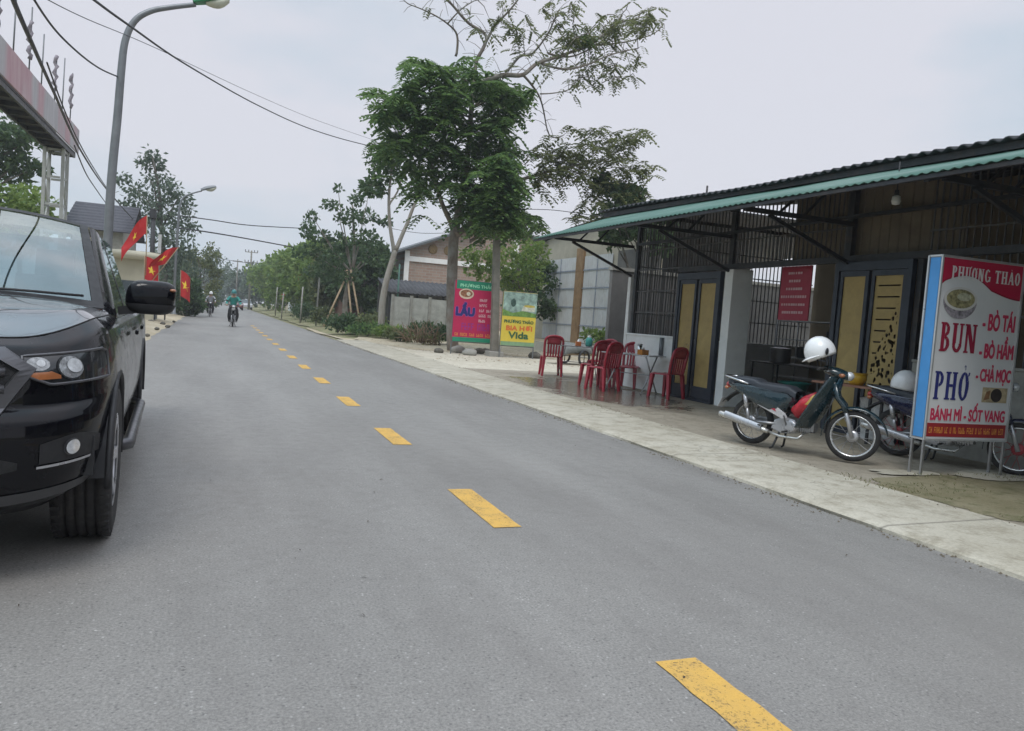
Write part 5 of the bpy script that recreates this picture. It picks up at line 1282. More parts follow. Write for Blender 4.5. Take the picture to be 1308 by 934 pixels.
        g_.tube([V(p.x * side, p.y, p.z) for p in q], .007, 6, closed=True); g_.build('lamp_seal', GREYM, hl)
        # fog lamp in its recess
        g_ = MB(); f1, f2 = .70, s_at_y(.42); patch(g_, f1, f2, lambda i: .515 + .012 * i, lambda i: .60 + .03 * math.sin(PI * i), .004, 12, 3, side); fg = g_.build('fog_recess', CARBLK, t)
        sF = f1 + (f2 - f1) * .40; pc = surf(sF, .575, .008); _, nn = path(sF)
        g_ = MB(); k_ = 18
        for (rr_, of, mi) in ((.044, .006, 0), (.037, .014, 1), (.020, .018, 1)):
            vs = [surf(sF, .575, of)] + [surf(sF + rr_ * math.cos(2 * PI * q / k_), .575 + rr_ * .85 * math.sin(2 * PI * q / k_), of) for q in range(k_)]
            g_.add([V(p.x * side, p.y, p.z) for p in vs], [(0, 1 + q, 1 + (q + 1) % k_) for q in range(k_)], mi)
        g_.build('fog_lamp', [GREYM, LAMPG], fg)
        g_ = MB(); patch(g_, f1 - .01, f1 + (f2 - f1) * .75, lambda i: .497 + .014 * i, lambda i: .508 + .014 * i, .010, 10, 1, side); g_.build('accent_strip', SILVER, fg)
        # wheels
        for (ay, nm) in ((.90, 'front'), (4.12, 'rear')):
            wl = bpy.data.objects.new('wheel', None); wl.empty_display_size = .2; COL.objects.link(wl); wl.parent = t; wl.location = (side * .795, ay, .385)
            R0 = .385; pr = [(.235, -.118), (.27, -.125), (.33, -.132), (.362, -.125), (.378, -.105)]
            tread = []
            for k in range(5):
                x0 = -.098 + k * .042; tread += [(R0, x0), (R0, x0 + .030), (R0 - .012, x0 + .031), (R0 - .012, x0 + .041)]
            pr = pr + tread[:-2] + [(.378, .105), (.362, .125), (.33, .132), (.27, .125), (.235, .118)]
            g_ = MB(); g_.lathe(pr, axis='x', n=48); 
            for k in range(44):                                       # shoulder blocks
                a = 2 * PI * k / 44
                for sx in (-1, 1): g_.box((sx * .104, (R0 - .004) * math.cos(a), (R0 - .004) * math.sin(a)), (.036, .020, .020), Matrix.Rotation(a, 3, 'X'))
            g_.build('tyre', RUBBER, wl)
            g_ = MB(); o_ = side; g_.lathe([(.236, -.115), (.225, -.10), (.215, .0), (.225, .10), (.238, .116), (.238, .122), (.222, .118)], axis='x', n=36)
            for k in range(6):
                a = 2 * PI * k / 6; g_.bar(V(o_ * .085, .04 * math.cos(a), .04 * math.sin(a)), V(o_ * .105, .222 * math.cos(a), .222 * math.sin(a)), .062, .03, up=V(1, 0, 0))
            g_.lathe([(.0, o_ * .11), (.045, o_ * .108), (.05, o_ * .08), (0, o_ * .06)], axis='x', n=20); g_.build('rim', SILVER, wl)
            g_ = MB(); g_.lathe([(0, -o_ * .02), (.15, -o_ * .02), (.15, -o_ * .035), (0, -o_ * .035)], axis='x', n=24); g_.build('brake_disc', STEEL, wl)
        # arch lips and inner liners
        for (ay, az) in AX:
            g_ = MB(); g_.tube([V(side * (.928 if ay > 2 else .915), ay + RA * math.cos(R_(a)), az + RA * math.sin(R_(a))) for a in range(-6, 190, 8)], .016, 6); g_.build('wheel_arch', CARBLK, t)
            g_ = MB(); g_.grid(lambda i, j: V(side * (.62 + .30 * j), ay + (RA + .005) * math.cos(PI * i), az + (RA + .005) * math.sin(PI * i)), 16, 1); g_.grid(lambda i, j: V(side * .62, ay - RA + 2 * RA * i, .38 + .46 * j), 2, 2); g_.build('arch_liner', CARBLK, t)
            g_ = MB(); g_.b2((side * .70, ay + .40, .20), (side * .90, ay + .415, .48)); g_.build('mud_flap', CARBLK, t)
        # mirror
        mr_ = MB(); mc = V(side * 1.03, 1.74, 1.235); mr_.ball(mc, (.165, .085, .105), 18, 12); mo = MB()
        o1 = MB(); o1.grid(lambda i, j: (lambda th, ph: V(mc.x + side * (.140 * math.copysign(abs(math.cos(th)) ** .55, math.cos(th)) * math.cos(ph) ** .5 + (.012 * math.sin(ph))), mc.y + .085 * math.copysign(abs(math.sin(th)) ** .8, math.sin(th)) * math.cos(ph) ** .6, mc.z + .098 * math.copysign(abs(math.sin(ph)) ** .75, math.sin(ph))))(2 * PI * i, -PI / 2 + PI * j), 28, 16)
        mirror = o1.build('mirror', CARP, t)
        o2 = MB(); o2.grid(lambda i, j: (lambda th, ph: V(mc.x + side * (.143 * math.copysign(abs(math.cos(th)) ** .55, math.cos(th)) * math.cos(ph) ** .5), mc.y + .088 * math.copysign(abs(math.sin(th)) ** .8, math.sin(th)) * math.cos(ph) ** .6, mc.z - .012 + .100 * math.copysign(abs(math.sin(ph)) ** .75, math.sin(ph))))(2 * PI * i, -PI / 2 + PI * .42 * j), 28, 8); o2.bar((side * .86, 1.76, 1.135), (side * 1.0, 1.74, 1.16), .09, .05); o2.build('mirror_base', CARBLK, mirror)
        o3 = MB(); o3.grid(lambda i, j: V(mc.x + side * (-.12 + .24 * i), mc.y + .084 - .0 * j, mc.z - .06 + .13 * j), 4, 4); o3.build('mirror_glass', CHROME, mirror)
        o4 = MB(); o4.ball(mc + V(side * .122, -.055, .045), (.022, .022, .010), 8, 6); o4.build('mirror_indicator', AMBER, mirror)
        # door handles, shut lines, side step
        for y in (2.36, 3.28): g_ = MB(); g_.bar((side * .942, y - .10, .985), (side * .942, y + .10, .985), .022, .032); g_.build('door_handle', CARP, t, bevel=.008)
        g_ = MB()
        for y in (1.50, 2.56, 3.50, 3.80): sy = s_at_y(y); g_.add([(lambda p: V(p.x * side, p.y, p.z))(surf(sy + d, z, .0015)) for z in (.50, .66, .8, .95, 1.08) for d in (-.004, .004)], [(2 * q, 2 * q + 1, 2 * q + 3, 2 * q + 2) for q in range(4)])
        g_.build('shut_line', M('shut_line_gap', (.004, .004, .004), .8), t)
        g_ = MB(); g_.tube([V(side * .87, 1.42, .36), V(side * .95, 1.55, .35), V(side * .95, 3.45, .35), V(side * .87, 3.58, .36)], .035, 8); g_.build('side_step', GREYM, t)
    # bed rim, tail lamps
    for side in (1, -1): g_ = MB(); g_.b2((side * .80, 3.80, 1.125), (side * .90, 5.27, 1.15)); g_.build('bed_rail', CARBLK, t)
    for side in (1, -1): g_ = MB(); g_.grid(lambda i, j: (lambda p: V(p.x * side, p.y, p.z))(surf(s_at_y(5.2) + .16 * i, .70 + .36 * j, .004)), 4, 4); g_.build('tail_lamp', REDLENS, t)
    # bonnet shut line and washer nozzles
    g_ = MB()
    for side in (1, -1): g_.tube([(lambda p: V(p.x * side, p.y, p.z + .001))(ring(sC * (i / 40), n - 1)) for i in range(0, 41)], .0035, 4)
    g_.build('bonnet_gap', M('shut_line_gap', (.004, .004, .004)), t)
    for x in (-.42, .42): g_ = MB(); g_.ball((x, 1.02, 1.172), (.03, .016, .010), 8, 5); g_.build('washer_nozzle', CARBLK, t)
    return t
build_pickup()
# ================================================================ UNDERBONE MOTORBIKES (local: +x forward, rear axle above the origin, +y its left)
def motorbike(label, loc, rz, paint, accent, seatm=SEATM, group=None, name='motorbike', red_hubs=False, steer=0.0, lean=0.0):
    t = thing(name, label, 'motorbike', loc, rz, group, rot=(lean, 0, rz))
    WB_, AX_ = 1.23, .285
    def wheel(x, front, parent, par_loc):
        w_ = bpy.data.objects.new('wheel', None); w_.empty_display_size = .1; COL.objects.link(w_); w_.parent = parent; w_.location = par_loc
        b = MB(); k = .032 if front else .038; R = .285 - k
        b.lathe([(R - k * .75, -k * .72), (R - k * .2, -k), (R + k * .45, -k * .86), (R + k * .92, -k * .42), (R + k, 0), (R + k * .92, k * .42), (R + k * .45, k * .86), (R - k * .2, k), (R - k * .75, k * .72)], axis='y', n=40); b.build('tyre', RUBBER, w_)
        b = MB(); b.lathe([(.222, -.022), (.236, -.026), (.232, -.016), (.218, 0), (.232, .016), (.236, .026), (.222, .022), (.212, .012), (.212, -.012)], axis='y', n=40, closed=True); b.build('rim', M('polished_alloy', (.66, .66, .66), .25, .75, var=.1), w_)
        b = MB(); hr = .062 if front else .060
        b.lathe([(0, -.045), (hr * .55, -.05), (hr, -.044), (hr * 1.08, -.02), (hr * .9, .02), (hr * .5, .045), (0, .048)], axis='y', n=22); b.build('hub', M('red_hub', (.30, .03, .04), .4) if red_hubs else SILVER, w_)
        b = MB()
        for i in range(18):
            a = 2 * PI * i / 18; a2 = a + (.42 if i % 2 else -.42); s = .03 if i % 4 < 2 else -.03
            b.tube([V(hr * .95 * math.cos(a2), s, hr * .95 * math.sin(a2)), V(.218 * math.cos(a), 0, .218 * math.sin(a))], .0028, 4, cap=False)
        b.build('spoke', M('red_spoke', (.36, .04, .05), .4) if red_hubs else STEEL, w_)
        return w_
    wheel(0, False, t, (0, 0, AX_))
    # steering group
    HX, HZ = 1.00, .86
    st = bpy.data.objects.new('front_fork', None); st.empty_display_size = .1; COL.objects.link(st); st.parent = t; st.location = (HX, 0, HZ); st.rotation_euler = (0, 0, steer)
    wheel(WB_, True, t, (0, 0, 0)).parent = t
    fw = t.children[-1]
    for ch in t.children:
        if ch.name.startswith('wheel'): fw = ch
    ax = V(WB_ - HX, 0, AX_ - HZ)
    c_, s_ = math.cos(steer), math.sin(steer)
    fw.location = (HX + ax.x * c_, ax.x * s_, AX_); fw.rotation_euler = (0, 0, steer)
    def sm(nm, mb_, mt, **k): return mb_.build(nm, mt, st, **k)
    for s in (-1, 1):
        b = MB(); a = V(ax.x + .0, s * .075, ax.z); m2 = V(ax.x * .42 + .02, s * .075, ax.z * .42); b.tube([a + V(0, 0, -.02), a.lerp(m2, .5), m2], [.024, .022, .019], 10); sm('fork_leg', b, SILVER)
        b = MB(); b.tube([m2 - (m2 - a) * .22, m2, V(.045, s * .07, -.16), V(.0, s * .06, .0)], [.031, .033, .034, .032], 10); sm('fork_cover', b, paint)
    b = MB()
    def fen(i, j):
        a = R_(12 + 170 * i); rr_ = .318 + .02 * (1 - i) + .02 * max(0, i - .7); wd = (.058 - .022 * (1 - i) ** 2) * (1 if i < .9 else 1); y = (2 * j - 1); return V(ax.x + rr_ * math.cos(a) * (1.0 + .06 * (1 - i)), y * wd, ax.z + rr_ * math.sin(a) - .03 * y * y)
    b.grid(fen, 26, 8); sm('front_fender', b, paint, solid=.006)
    # handlebar cowl, headlamp, bars
    b = MB()
    def cowl(i, j):
        th = 2 * PI * i; x = -.13 + .30 * j; k = math.sin(PI * (.16 + .70 * j)) ** .7
        return V(x, .105 * k * math.cos(th) * (1.35 - .5 * j), .125 + .045 * math.sin(th) * k * 1.35 - .075 * (j - .3))
    b.grid(cowl, 22, 12); sm('handlebar_cowl', b, paint)
    b = MB(); b.ball((.14, 0, .085), (.05, .075, .052), 16, 10); sm('headlamp', b, LAMPG)
    for s in (-1, 1):
        b = MB(); b.tube([V(-.04, s * .06, .13), V(-.09, s * .20, .155), V(-.145, s * .30, .15)], .014, 8); sm('handlebar', b, BLACKP)
        b = MB(); b.tube([V(-.110, s * .235, .155), V(-.16, s * .345, .148)], .019, 8); sm('grip', b, RUBBER)
        b = MB(); b.tube([V(-.07, s * .19, .145), V(-.03, s * .26, .14), V(-.06, s * .35, .13)], .006, 5); sm('lever', b, STEEL)
        b = MB(); b.tube([V(-.08, s * .18, .155), V(-.07, s * .22, .24), V(-.09, s * .27, .315)], .006, 6); mr_ = sm('mirror_stalk', b, BLACKP)
        b = MB(); b.ball((-.09, s * .29, .345), (.018, .058, .040), 14, 8); b.build('mirror', BLACKP, mr_)
        b = MB(); b.ball((.07, s * .125, .09), (.035, .022, .022), 10, 6); sm('front_indicator', b, AMBER)
    # leg shield
    b = MB()
    def ls(i, j):
        y = 2 * i - 1; hw = .10 + .150 * math.sin(PI * min(1, .08 + .66 * j)) ** 1.2; z = .93 - .62 * j; x = 1.055 - .285 * j ** 1.25 - .085 * y * y * (.55 + .5 * j) + .012 * math.cos(y * PI); return V(x, y * hw, z)
    b.grid(ls, 18, 20); b.build('leg_shield', paint, t, solid=.014)
    b = MB(); b.grid(lambda i, j: ls(i * .8 + .1, .08 + j * .55) + V(-.055, 0, -.0), 10, 10); b.build('inner_shield', BLACKP, t, solid=.01)
    b = MB(); b.grid(lambda i, j: V(1.075 - .05 * j + .0 * i, (2 * i - 1) * (.055 + .035 * j), .935 - .17 * j + 0) + V(.012 * math.cos((2 * i - 1) * 1.5), 0, 0), 8, 8); b.build('front_badge_panel', accent, t, solid=.006)
    # frame, engine
    b = MB(); b.tube([V(.98, 0, .80), V(.86, 0, .58), V(.70, 0, .46), V(.48, 0, .47), V(.25, 0, .62), V(-.22, 0, .68)], .032, 8); b.tube([V(.48, 0, .47), V(.40, 0, .30), V(.36, 0, .24)], .024, 8)
    b.build('frame', BLACKP, t)
    b = MB(); b.plate([(.30, .24), (.42, .20), (.60, .22), (.66, .30), (.60, .38), (.46, .40), (.34, .35)], -.085, .085); b.lathe([(0, -.115), (.062, -.115), (.075, -.10), (.078, -.08), (0, -.08)], (.56, 0, .30), 'y', 20); b.lathe([(0, .115), (.07, .115), (.078, .10), (.08, .08), (0, .08)], (.44, 0, .30), 'y', 20)
    eng = b.build('engine', SILVER, t, bevel=.012)
    b = MB()
    for k in range(6): b.plate([(.64 + k * .026, .255), (.652 + k * .026, .255), (.652 + k * .026, .40), (.64 + k * .026, .40)], -.058, .058)
    b.b2((.63, -.045, .27), (.82, .045, .385)); b.build('cylinder_fin', STEEL, eng)
    b = MB(); b.tube([V(.72, -.02, .26), V(.66, -.09, .17), V(.45, -.115, .165), V(.30, -.12, .20)], .017, 8); b.tube([V(.30, -.125, .20), V(.22, -.13, .215), V(-.10, -.14, .275), V(-.36, -.148, .325), V(-.385, -.149, .33)], [.024, .034, .040, .039, .026], 12); ex = b.build('exhaust', M('exhaust_chrome', (.58, .57, .54), .28, .8, var=.15), t)
    b = MB(); b.grid(lambda i, j: V(.22 - .50 * i, -.132 - .05 * math.cos((j - .5) * 2.2) - .016 * i, .228 + .10 * i + .05 * math.sin((j - .5) * 2.2)), 8, 6); b.build('heat_guard', SILVER, ex)
    # swing arm, shocks, chain case
    for s in (-1, 1):
        b = MB(); b.tube([V(.36, s * .07, .30), V(0, s * .085, AX_)], .018, 8); b.build('swing_arm', STEEL, t)
        b = MB(); b.tube([V(.01, s * .105, .30), V(-.03, s * .105, .46)], .017, 8); b.tube([V(-.03, s * .105, .44), V(-.075, s * .10, .62)], .026, 10); b.build('shock_absorber', SILVER, t)
    b = MB(); b.plate([(-.07, .24), (.38, .25), (.40, .33), (-.05, .35)], .095, .125); b.build('chain_case', M('dull_steel', (.42, .42, .43)), t, bevel=.02)
    # body panels
    for s in (-1, 1):
        b = MB(); o_ = [(.60, .60), (.56, .69), (.30, .715), (.0, .735), (-.26, .745), (-.33, .72), (-.28, .66), (-.06, .57), (.10, .50), (.30, .435), (.44, .44)]
        def bulge(x, z): return .085 + .03 * math.sin(PI * max(0, min(1, (x + .35) / .95)))
        n_ = len(o_); cx, cz = .2, .62; vs = [V(x, s * bulge(x, z), z) for x, z in o_] + [V(cx + (x - cx) * .7, s * (bulge(x, z) + .028), cz + (z - cz) * .7) for x, z in o_]
        fs = [(i, (i + 1) % n_, n_ + (i + 1) % n_, n_ + i) for i in range(n_)] + [tuple(range(n_, 2 * n_))]
        b.add(vs, fs, 0, True); pn = b.build('side_panel', paint, t, solid=.01)
        b = MB(); b.plate([(.12, .50), (.46, .375), (.53, .39), (.50, .44), (.36, .52), (.18, .565)], s * .118, s * .128); b.build('trim_panel', M('pearl_trim', (.60, .58, .58), .3, .2, var=.1), pn, bevel=.004)
        b = MB(); b.plate([(.22, .505), (.38, .45), (.36, .485), (.24, .525)], s * .129, s * .132); b.build('decal', M('red_decal', (.45, .03, .06), .4), pn)
        b = MB(); b.tube([V(.52, s * .10, .235), V(.52, s * .20, .235)], .012, 6); b.build('foot_peg', RUBBER, t)
        b = MB(); b.tube([V(.22, s * .12, .26), V(.20, s * .20, .27)], .010, 6); b.build('passenger_peg', RUBBER, t)
    # seat
    b = MB()
    def seat(i, j):
        x = .60 - .92 * i; th = PI * j; wd = (.085 + .055 * math.sin(PI * min(1, .2 + .7 * i))); top = .765 + .035 * ss_(.5, .62, i) + .02 * i - .05 * max(0, .12 - i) / .12 - .03 * max(0, i - .9) / .1
        return V(x, wd * math.copysign(abs(math.cos(th)) ** .6, math.cos(th)), top - .085 + .085 * math.sin(th) ** .45)
    b.grid(seat, 26, 12); b.build('seat', seatm, t)
    b = MB(); b.tube([V(-.02, -.125, .735), V(-.22, -.13, .775), V(-.36, -.11, .80), V(-.42, 0, .805), V(-.36, .11, .80), V(-.22, .13, .775), V(-.02, .125, .735)], .013, 8); b.build('grab_rail', CHROME, t)
    # tail
    b = MB(); b.ball((-.345, 0, .695), (.06, .075, .045), 14, 8); b.build('tail_lamp', REDLENS, t)
    b = MB(); b.grid(lambda i, j: (lambda a, rr_: V(rr_ * math.cos(a) - .02, (2 * j - 1) * (.07 - .015 * i), AX_ + rr_ * math.sin(a) - .03 * (2 * j - 1) ** 2))(R_(80 + 72 * i), .345 + .10 * i), 14, 6); b.build('rear_fender', BLACKP, t, solid=.008)
    b = MB(); b.bar((-.42, 0, .52), (-.475, 0, .40), .14, .004); b.build('rear_plate', M('worn_white_plate', (.6, .6, .6), .5), t)
    for s in (-1, 1): b = MB(); b.ball((-.33, s * .115, .66), (.03, .025, .022), 10, 6); b.build('rear_indicator', AMBER, t)
    # stand
    for s in (-1, 1):
        b = MB(); b.tube([V(.42, s * .07, .23), V(.37, s * .12, .03), V(.34, s * .135, .012)], .013, 6); b.build('stand_leg', BLACKP, t)
    b = MB(); b.tube([V(.50, .08, .24), V(.62, .13, .22), V(.62, .19, .22)], .008, 5); b.build('gear_lever', STEEL, t); b = MB(); b.tube([V(.52, -.09, .26), V(.50, -.16, .42), V(.53, -.19, .43)], .009, 5); b.build('kick_lever', STEEL, t)
    return t
def ss_(a, b, x): x = max(0, min(1, (x - a) / (b - a))); return x * x * (3 - 2 * x)
TEALP = M('dark_teal_paint', (.009, .028, .038), .25, 0, var=.15, coat=.9); NAVYP = M('navy_paint', (.010, .014, .050), .25, 0, var=.15, coat=.9)
def heading(a, b): return math.atan2(b[1] - a[1], b[0] - a[0])
AB1, BB1 = (5.72, 7.22), (6.12, 6.06)
bk1 = motorbike('dark teal underbone motorbike with silver exhaust parked nearest the terrace', (*AB1, .05), heading(AB1, BB1), TEALP, M('teal_highlight', (.02, .10, .16), .2, coat=.9), steer=R_(22))
AB2, BB2 = (7.30, 6.52), (7.72, 5.36)
bk2 = motorbike('navy motorbike with red hubs parked behind the menu sign', (*AB2, .035), heading(AB2, BB2), NAVYP, M('blue_highlight', (.03, .06, .25), .2, coat=.9), red_hubs=True, steer=R_(16))
bk1.scale = (.93, .93, .93); bk2.scale = (.96, .96, .96); bk1.location.x += .03; bk1.location.y -= .09
def on_bike(bk, rz, p):
    p = V(*p) * bk.scale[0]; c_, s_ = math.cos(rz), math.sin(rz); return V(bk.location.x + p[0] * c_ - p[1] * s_, bk.location.y + p[0] * s_ + p[1] * c_, bk.location.z + p[2])
def helmet(label, loc, rot, shell, trim, group=None):
    t = thing('helmet', label, 'helmet', loc, 0, group, rot=rot)
    b = MB(); b.ball((0, 0, 0), (.150, .132, .162), 26, 14, zmin=-.38); b.build('shell', shell, t, solid=.012)
    b = MB(); b.grid(lambda i, j: (lambda a, k: V(.142 * math.cos(a) * (1 + .42 * k * max(0, math.cos(a))), .124 * math.sin(a) * (1 + .10 * k), -.020 - .022 * k + .006 * math.cos(a)))(R_(-75 + 150 * i), j), 16, 4); b.build('peak', shell, t, solid=.008)
    b = MB(); b.tube([V(.140 * math.cos(2 * PI * k / 28), .122 * math.sin(2 * PI * k / 28), -.028) for k in range(28)], .008, 6, closed=True); b.build('edge_trim', trim, t)
    b = MB(); b.tube([V(.02, .115, -.03), V(.05, .09, -.12), V(.05, 0, -.16), V(.05, -.09, -.12), V(.02, -.115, -.03)], .006, 5); b.build('strap', BLACKP, t)
    return t
h1 = heading(AB1, BB1)
helmet('white half helmet hung over the mirror of the teal motorbike', on_bike(bk1, h1, (.90, -.22, 1.19)), (R_(8), R_(24), R_(150)), WHELM, WHELM)
h2 = heading(AB2, BB2)
helmet('white helmet with a navy rim lying on the navy motorbike seat', on_bike(bk2, h2, (.02, 0, .85)), (R_(4), R_(8), h2 + R_(60)), WHELM, M('navy_trim', (.03, .03, .12), .4))
# bag hanging in the step-through of the teal motorbike
RB = M('red_bag_plastic', (.50, .02, .035), .35, var=.35, scale=16, bump=.4, bscale=25); YBG = M('yellow_bag_print', (.62, .42, .10), .4, var=.4, scale=16)
t = thing('shopping_bag', 'red and yellow shopping bag hanging in the step-through of the teal motorbike', 'bag', on_bike(bk1, h1, (.74, -.06, .58)), h1); t.scale = (.84, .84, .84)
b = MB()
def bag(i, j):
    th, ph = 2 * PI * i, -PI / 2 + PI * j; k = 1 + .22 * noise.noise(V(math.cos(th) * 2.2, math.sin(th) * 2.2, ph * 1.6))
    return V(.17 * math.cos(th) * math.cos(ph) * k + .11 * math.sin(ph), .155 * math.sin(th) * math.cos(ph) * k, .165 * math.sin(ph) * k - .02)
b.grid(bag, 22, 16); b.build('sack', RB, t)
b = MB(); b.grid(lambda i, j: bag(.76 + .09 * i, .55 + .36 * j) * 1.05, 8, 8); b.build('print', YBG, t)
b = MB(); b.tube([V(.11, 0, .12), V(.15, .0, .20), V(.19, 0, .28)], .022, 6); b.build('knot', RB, t)
t = thing('orange_jacket', 'orange cloth bundle on the handlebars of the navy motorbike', 'jacket', on_bike(bk2, h2, (.93, 0, .96)), h2); b = MB()
b.grid(lambda i, j: V(.11 * math.cos(2 * PI * i) * math.sin(PI * (.08 + .84 * j)) , .20 * math.sin(2 * PI * i) * math.sin(PI * (.08 + .84 * j)), .16 * math.cos(PI * j)) * (1 + .3 * noise.noise(V(i * 6, j * 4, 2))), 20, 12); b.build('cloth', M('orange_cloth', (.62, .16, .04), .8, var=.25, scale=10), t); b = MB(); b.grid(lambda i, j: V(.06 + .02 * j, -.22 + .09 * i, .02 - .22 * j) + V(.02 * noise.noise(V(i * 3, j * 5, 7)), 0, 0), 5, 6); b.build('sleeve', M('orange_cloth', (.62, .16, .04)), t, solid=.02)

# ================================================================ RIDERS COMING UP THE ROAD
def skin_body(joints, edges, radii, mats, zones, name, parent):
    keys = list(joints); me = bpy.data.meshes.new(name); me.from_pydata([joints[k] for k in keys], [(keys.index(a), keys.index(c)) for a, c in edges], [])
    o = bpy.data.objects.new(name, me); COL.objects.link(o)
    md = o.modifiers.new('skin', 'SKIN'); md.use_smooth_shade = True
    sub = o.modifiers.new('sub', 'SUBSURF'); sub.levels = 2; sub.render_levels = 2
    for i, k in enumerate(keys):
        rr_ = radii[k]; rr_ = rr_ if isinstance(rr_, tuple) else (rr_, rr_)
        me.skin_vertices[0].data[i].radius = rr_; me.skin_vertices[0].data[i].use_root = (k == 'pelvis')
    dg = bpy.context.evaluated_depsgraph_get(); m2 = bpy.data.meshes.new_from_object(o.evaluated_get(dg)); bpy.data.objects.remove(o)
    for mm in mats: m2.materials.append(mm)
    for p in m2.polygons:
        c = p.center; p.material_index = zones[min(keys, key=lambda k: (Vector(joints[k]) - c).length / (.6 + (radii[k][0] if isinstance(radii[k], tuple) else radii[k]) * 3))]
        p.use_smooth = True
    m2.name = name; q = bpy.data.objects.new(name, m2); COL.objects.link(q); q.parent = parent; return q
def rider(label, bk, rz, jacket, trousers, hel):
    """seated rider, hands on the grips (same local axes as the motorbike)"""
    p = thing('person', label, 'person', bk.location, rz, 'riders on the road')
    J = {'pelvis': (.24, 0, .90), 'waist': (.25, 0, 1.05), 'chest': (.30, 0, 1.25), 'neck': (.34, 0, 1.44), 'head': (.37, 0, 1.56), 'crown': (.36, 0, 1.66)}
    E_ = [('pelvis', 'waist'), ('waist', 'chest'), ('chest', 'neck'), ('neck', 'head'), ('head', 'crown')]
    Rr = {'pelvis': (.16, .13), 'waist': (.15, .12), 'chest': (.18, .13), 'neck': .055, 'head': (.085, .10), 'crown': (.07, .08)}; Zn = {'pelvis': 1, 'waist': 0, 'chest': 0, 'neck': 2, 'head': 2, 'crown': 2}
    for s, q in ((1, 'l'), (-1, 'r')):
        J.update({'sh' + q: (.32, s * .20, 1.36), 'el' + q: (.50, s * .30, 1.14), 'wr' + q: (.78, s * .30, 1.04), 'ha' + q: (.865, s * .30, 1.015), 'hip' + q: (.27, s * .10, .88), 'kn' + q: (.70, s * .17, .74), 'an' + q: (.56, s * .17, .34), 'to' + q: (.70, s * .18, .27)})
        E_ += [('chest', 'sh' + q), ('sh' + q, 'el' + q), ('el' + q, 'wr' + q), ('wr' + q, 'ha' + q), ('pelvis', 'hip' + q), ('hip' + q, 'kn' + q), ('kn' + q, 'an' + q), ('an' + q, 'to' + q)]
        Rr.update({'sh' + q: .085, 'el' + q: .058, 'wr' + q: .042, 'ha' + q: (.045, .035), 'hip' + q: .105, 'kn' + q: .072, 'an' + q: .048, 'to' + q: .04}); Zn.update({'sh' + q: 0, 'el' + q: 0, 'wr' + q: 0, 'ha' + q: 2, 'hip' + q: 1, 'kn' + q: 1, 'an' + q: 1, 'to' + q: 3})
    body = skin_body(J, E_, Rr, [jacket, trousers, SKIN, BLACKP], Zn, 'body', p)
    b = MB(); b.ball((.365, 0, 1.605), (.135, .120, .14), 20, 10, zmin=-.15); b.grid(lambda i, j: V(.365 + .135 * math.cos(R_(-70 + 140 * i)) * (1 + .35 * j), .12 * math.sin(R_(-70 + 140 * i)), 1.585 - .02 * j), 10, 2); b.build('helmet', hel, p, solid=.01)
    b = MB(); b.add([(.468, 0, 1.555), (.495, -.016, 1.515), (.495, .016, 1.515), (.462, 0, 1.51)], [(0, 1, 2), (0, 1, 3), (0, 2, 3), (1, 2, 3)]); b.build('nose', SKIN, p)
    b = MB()
    for s in (-1, 1): b.ball((.455, s * .032, 1.555), .012, 8, 6)
    b.tube([V(.455, -.025, 1.482), V(.463, 0, 1.480), V(.455, .025, 1.482)], .005, 5); b.build('face_features', M('dark_brown', (.05, .03, .025), .5), p)
    for s in (-1, 1):
        b = MB()
        for k in range(4): q = V(.865 + .006 * k, s * (.265 + .022 * k), 1.02); b.tube([q, q + V(.045, 0, -.005), q + V(.055, 0, -.035), q + V(.03, 0, -.05)], [.011, .010, .009, .008], 6)
        b.tube([V(.85, s * .262, 1.02), V(.88, s * .245, 1.0), V(.90, s * .25, .98)], [.012, .010, .009], 6); b.build('fingers', SKIN, p)
    return p
GREENJ = M('teal_raincoat', (.02, .22, .19), .6, var=.2); GREYJ = M('grey_jacket', (.30, .31, .33), .8, var=.2); DARKJ = M('dark_jacket', (.03, .035, .05), .8, var=.2); DARKT = M('dark_trousers', (.02, .022, .03), .85, var=.2)
for (u, v, lab, plab, jk, tr_, hel, pnt) in [(297, 417.5, 'black scooter with a white front carrying the teal rider', 'rider in teal raincoat, nearest of the oncoming riders', GREENJ, DARKT, M('teal_helmet', (.04, .20, .20), .3), BLACKP),
                                   (268, 404.5, 'black motorbike carrying the grey jacketed rider', 'rider in light grey jacket, middle of the oncoming riders', GREYJ, DARKT, WHELM, BLACKP), (255.5, 398.5, 'motorbike of the farthest oncoming rider on the left', 'rider in dark jacket, farthest of the oncoming riders', DARKJ, DARKT, WHELM, BLACKP)]:
    q = gp(u, v); q.y = min(q.y, 78); k = motorbike(lab, (q.x, q.y + .9, 0), R_(-90), pnt, WHELM if u > 290 else BLACKP, group='motorbikes coming up the road'); rider(plab, k, R_(-90), jk, tr_, hel)
t = thing('teal_bundle', 'teal covered load strapped beside the nearest oncoming rider', 'load', on_bike(k, 0, (0, 0, 0)), 0)
bpy.data.objects.remove(t)
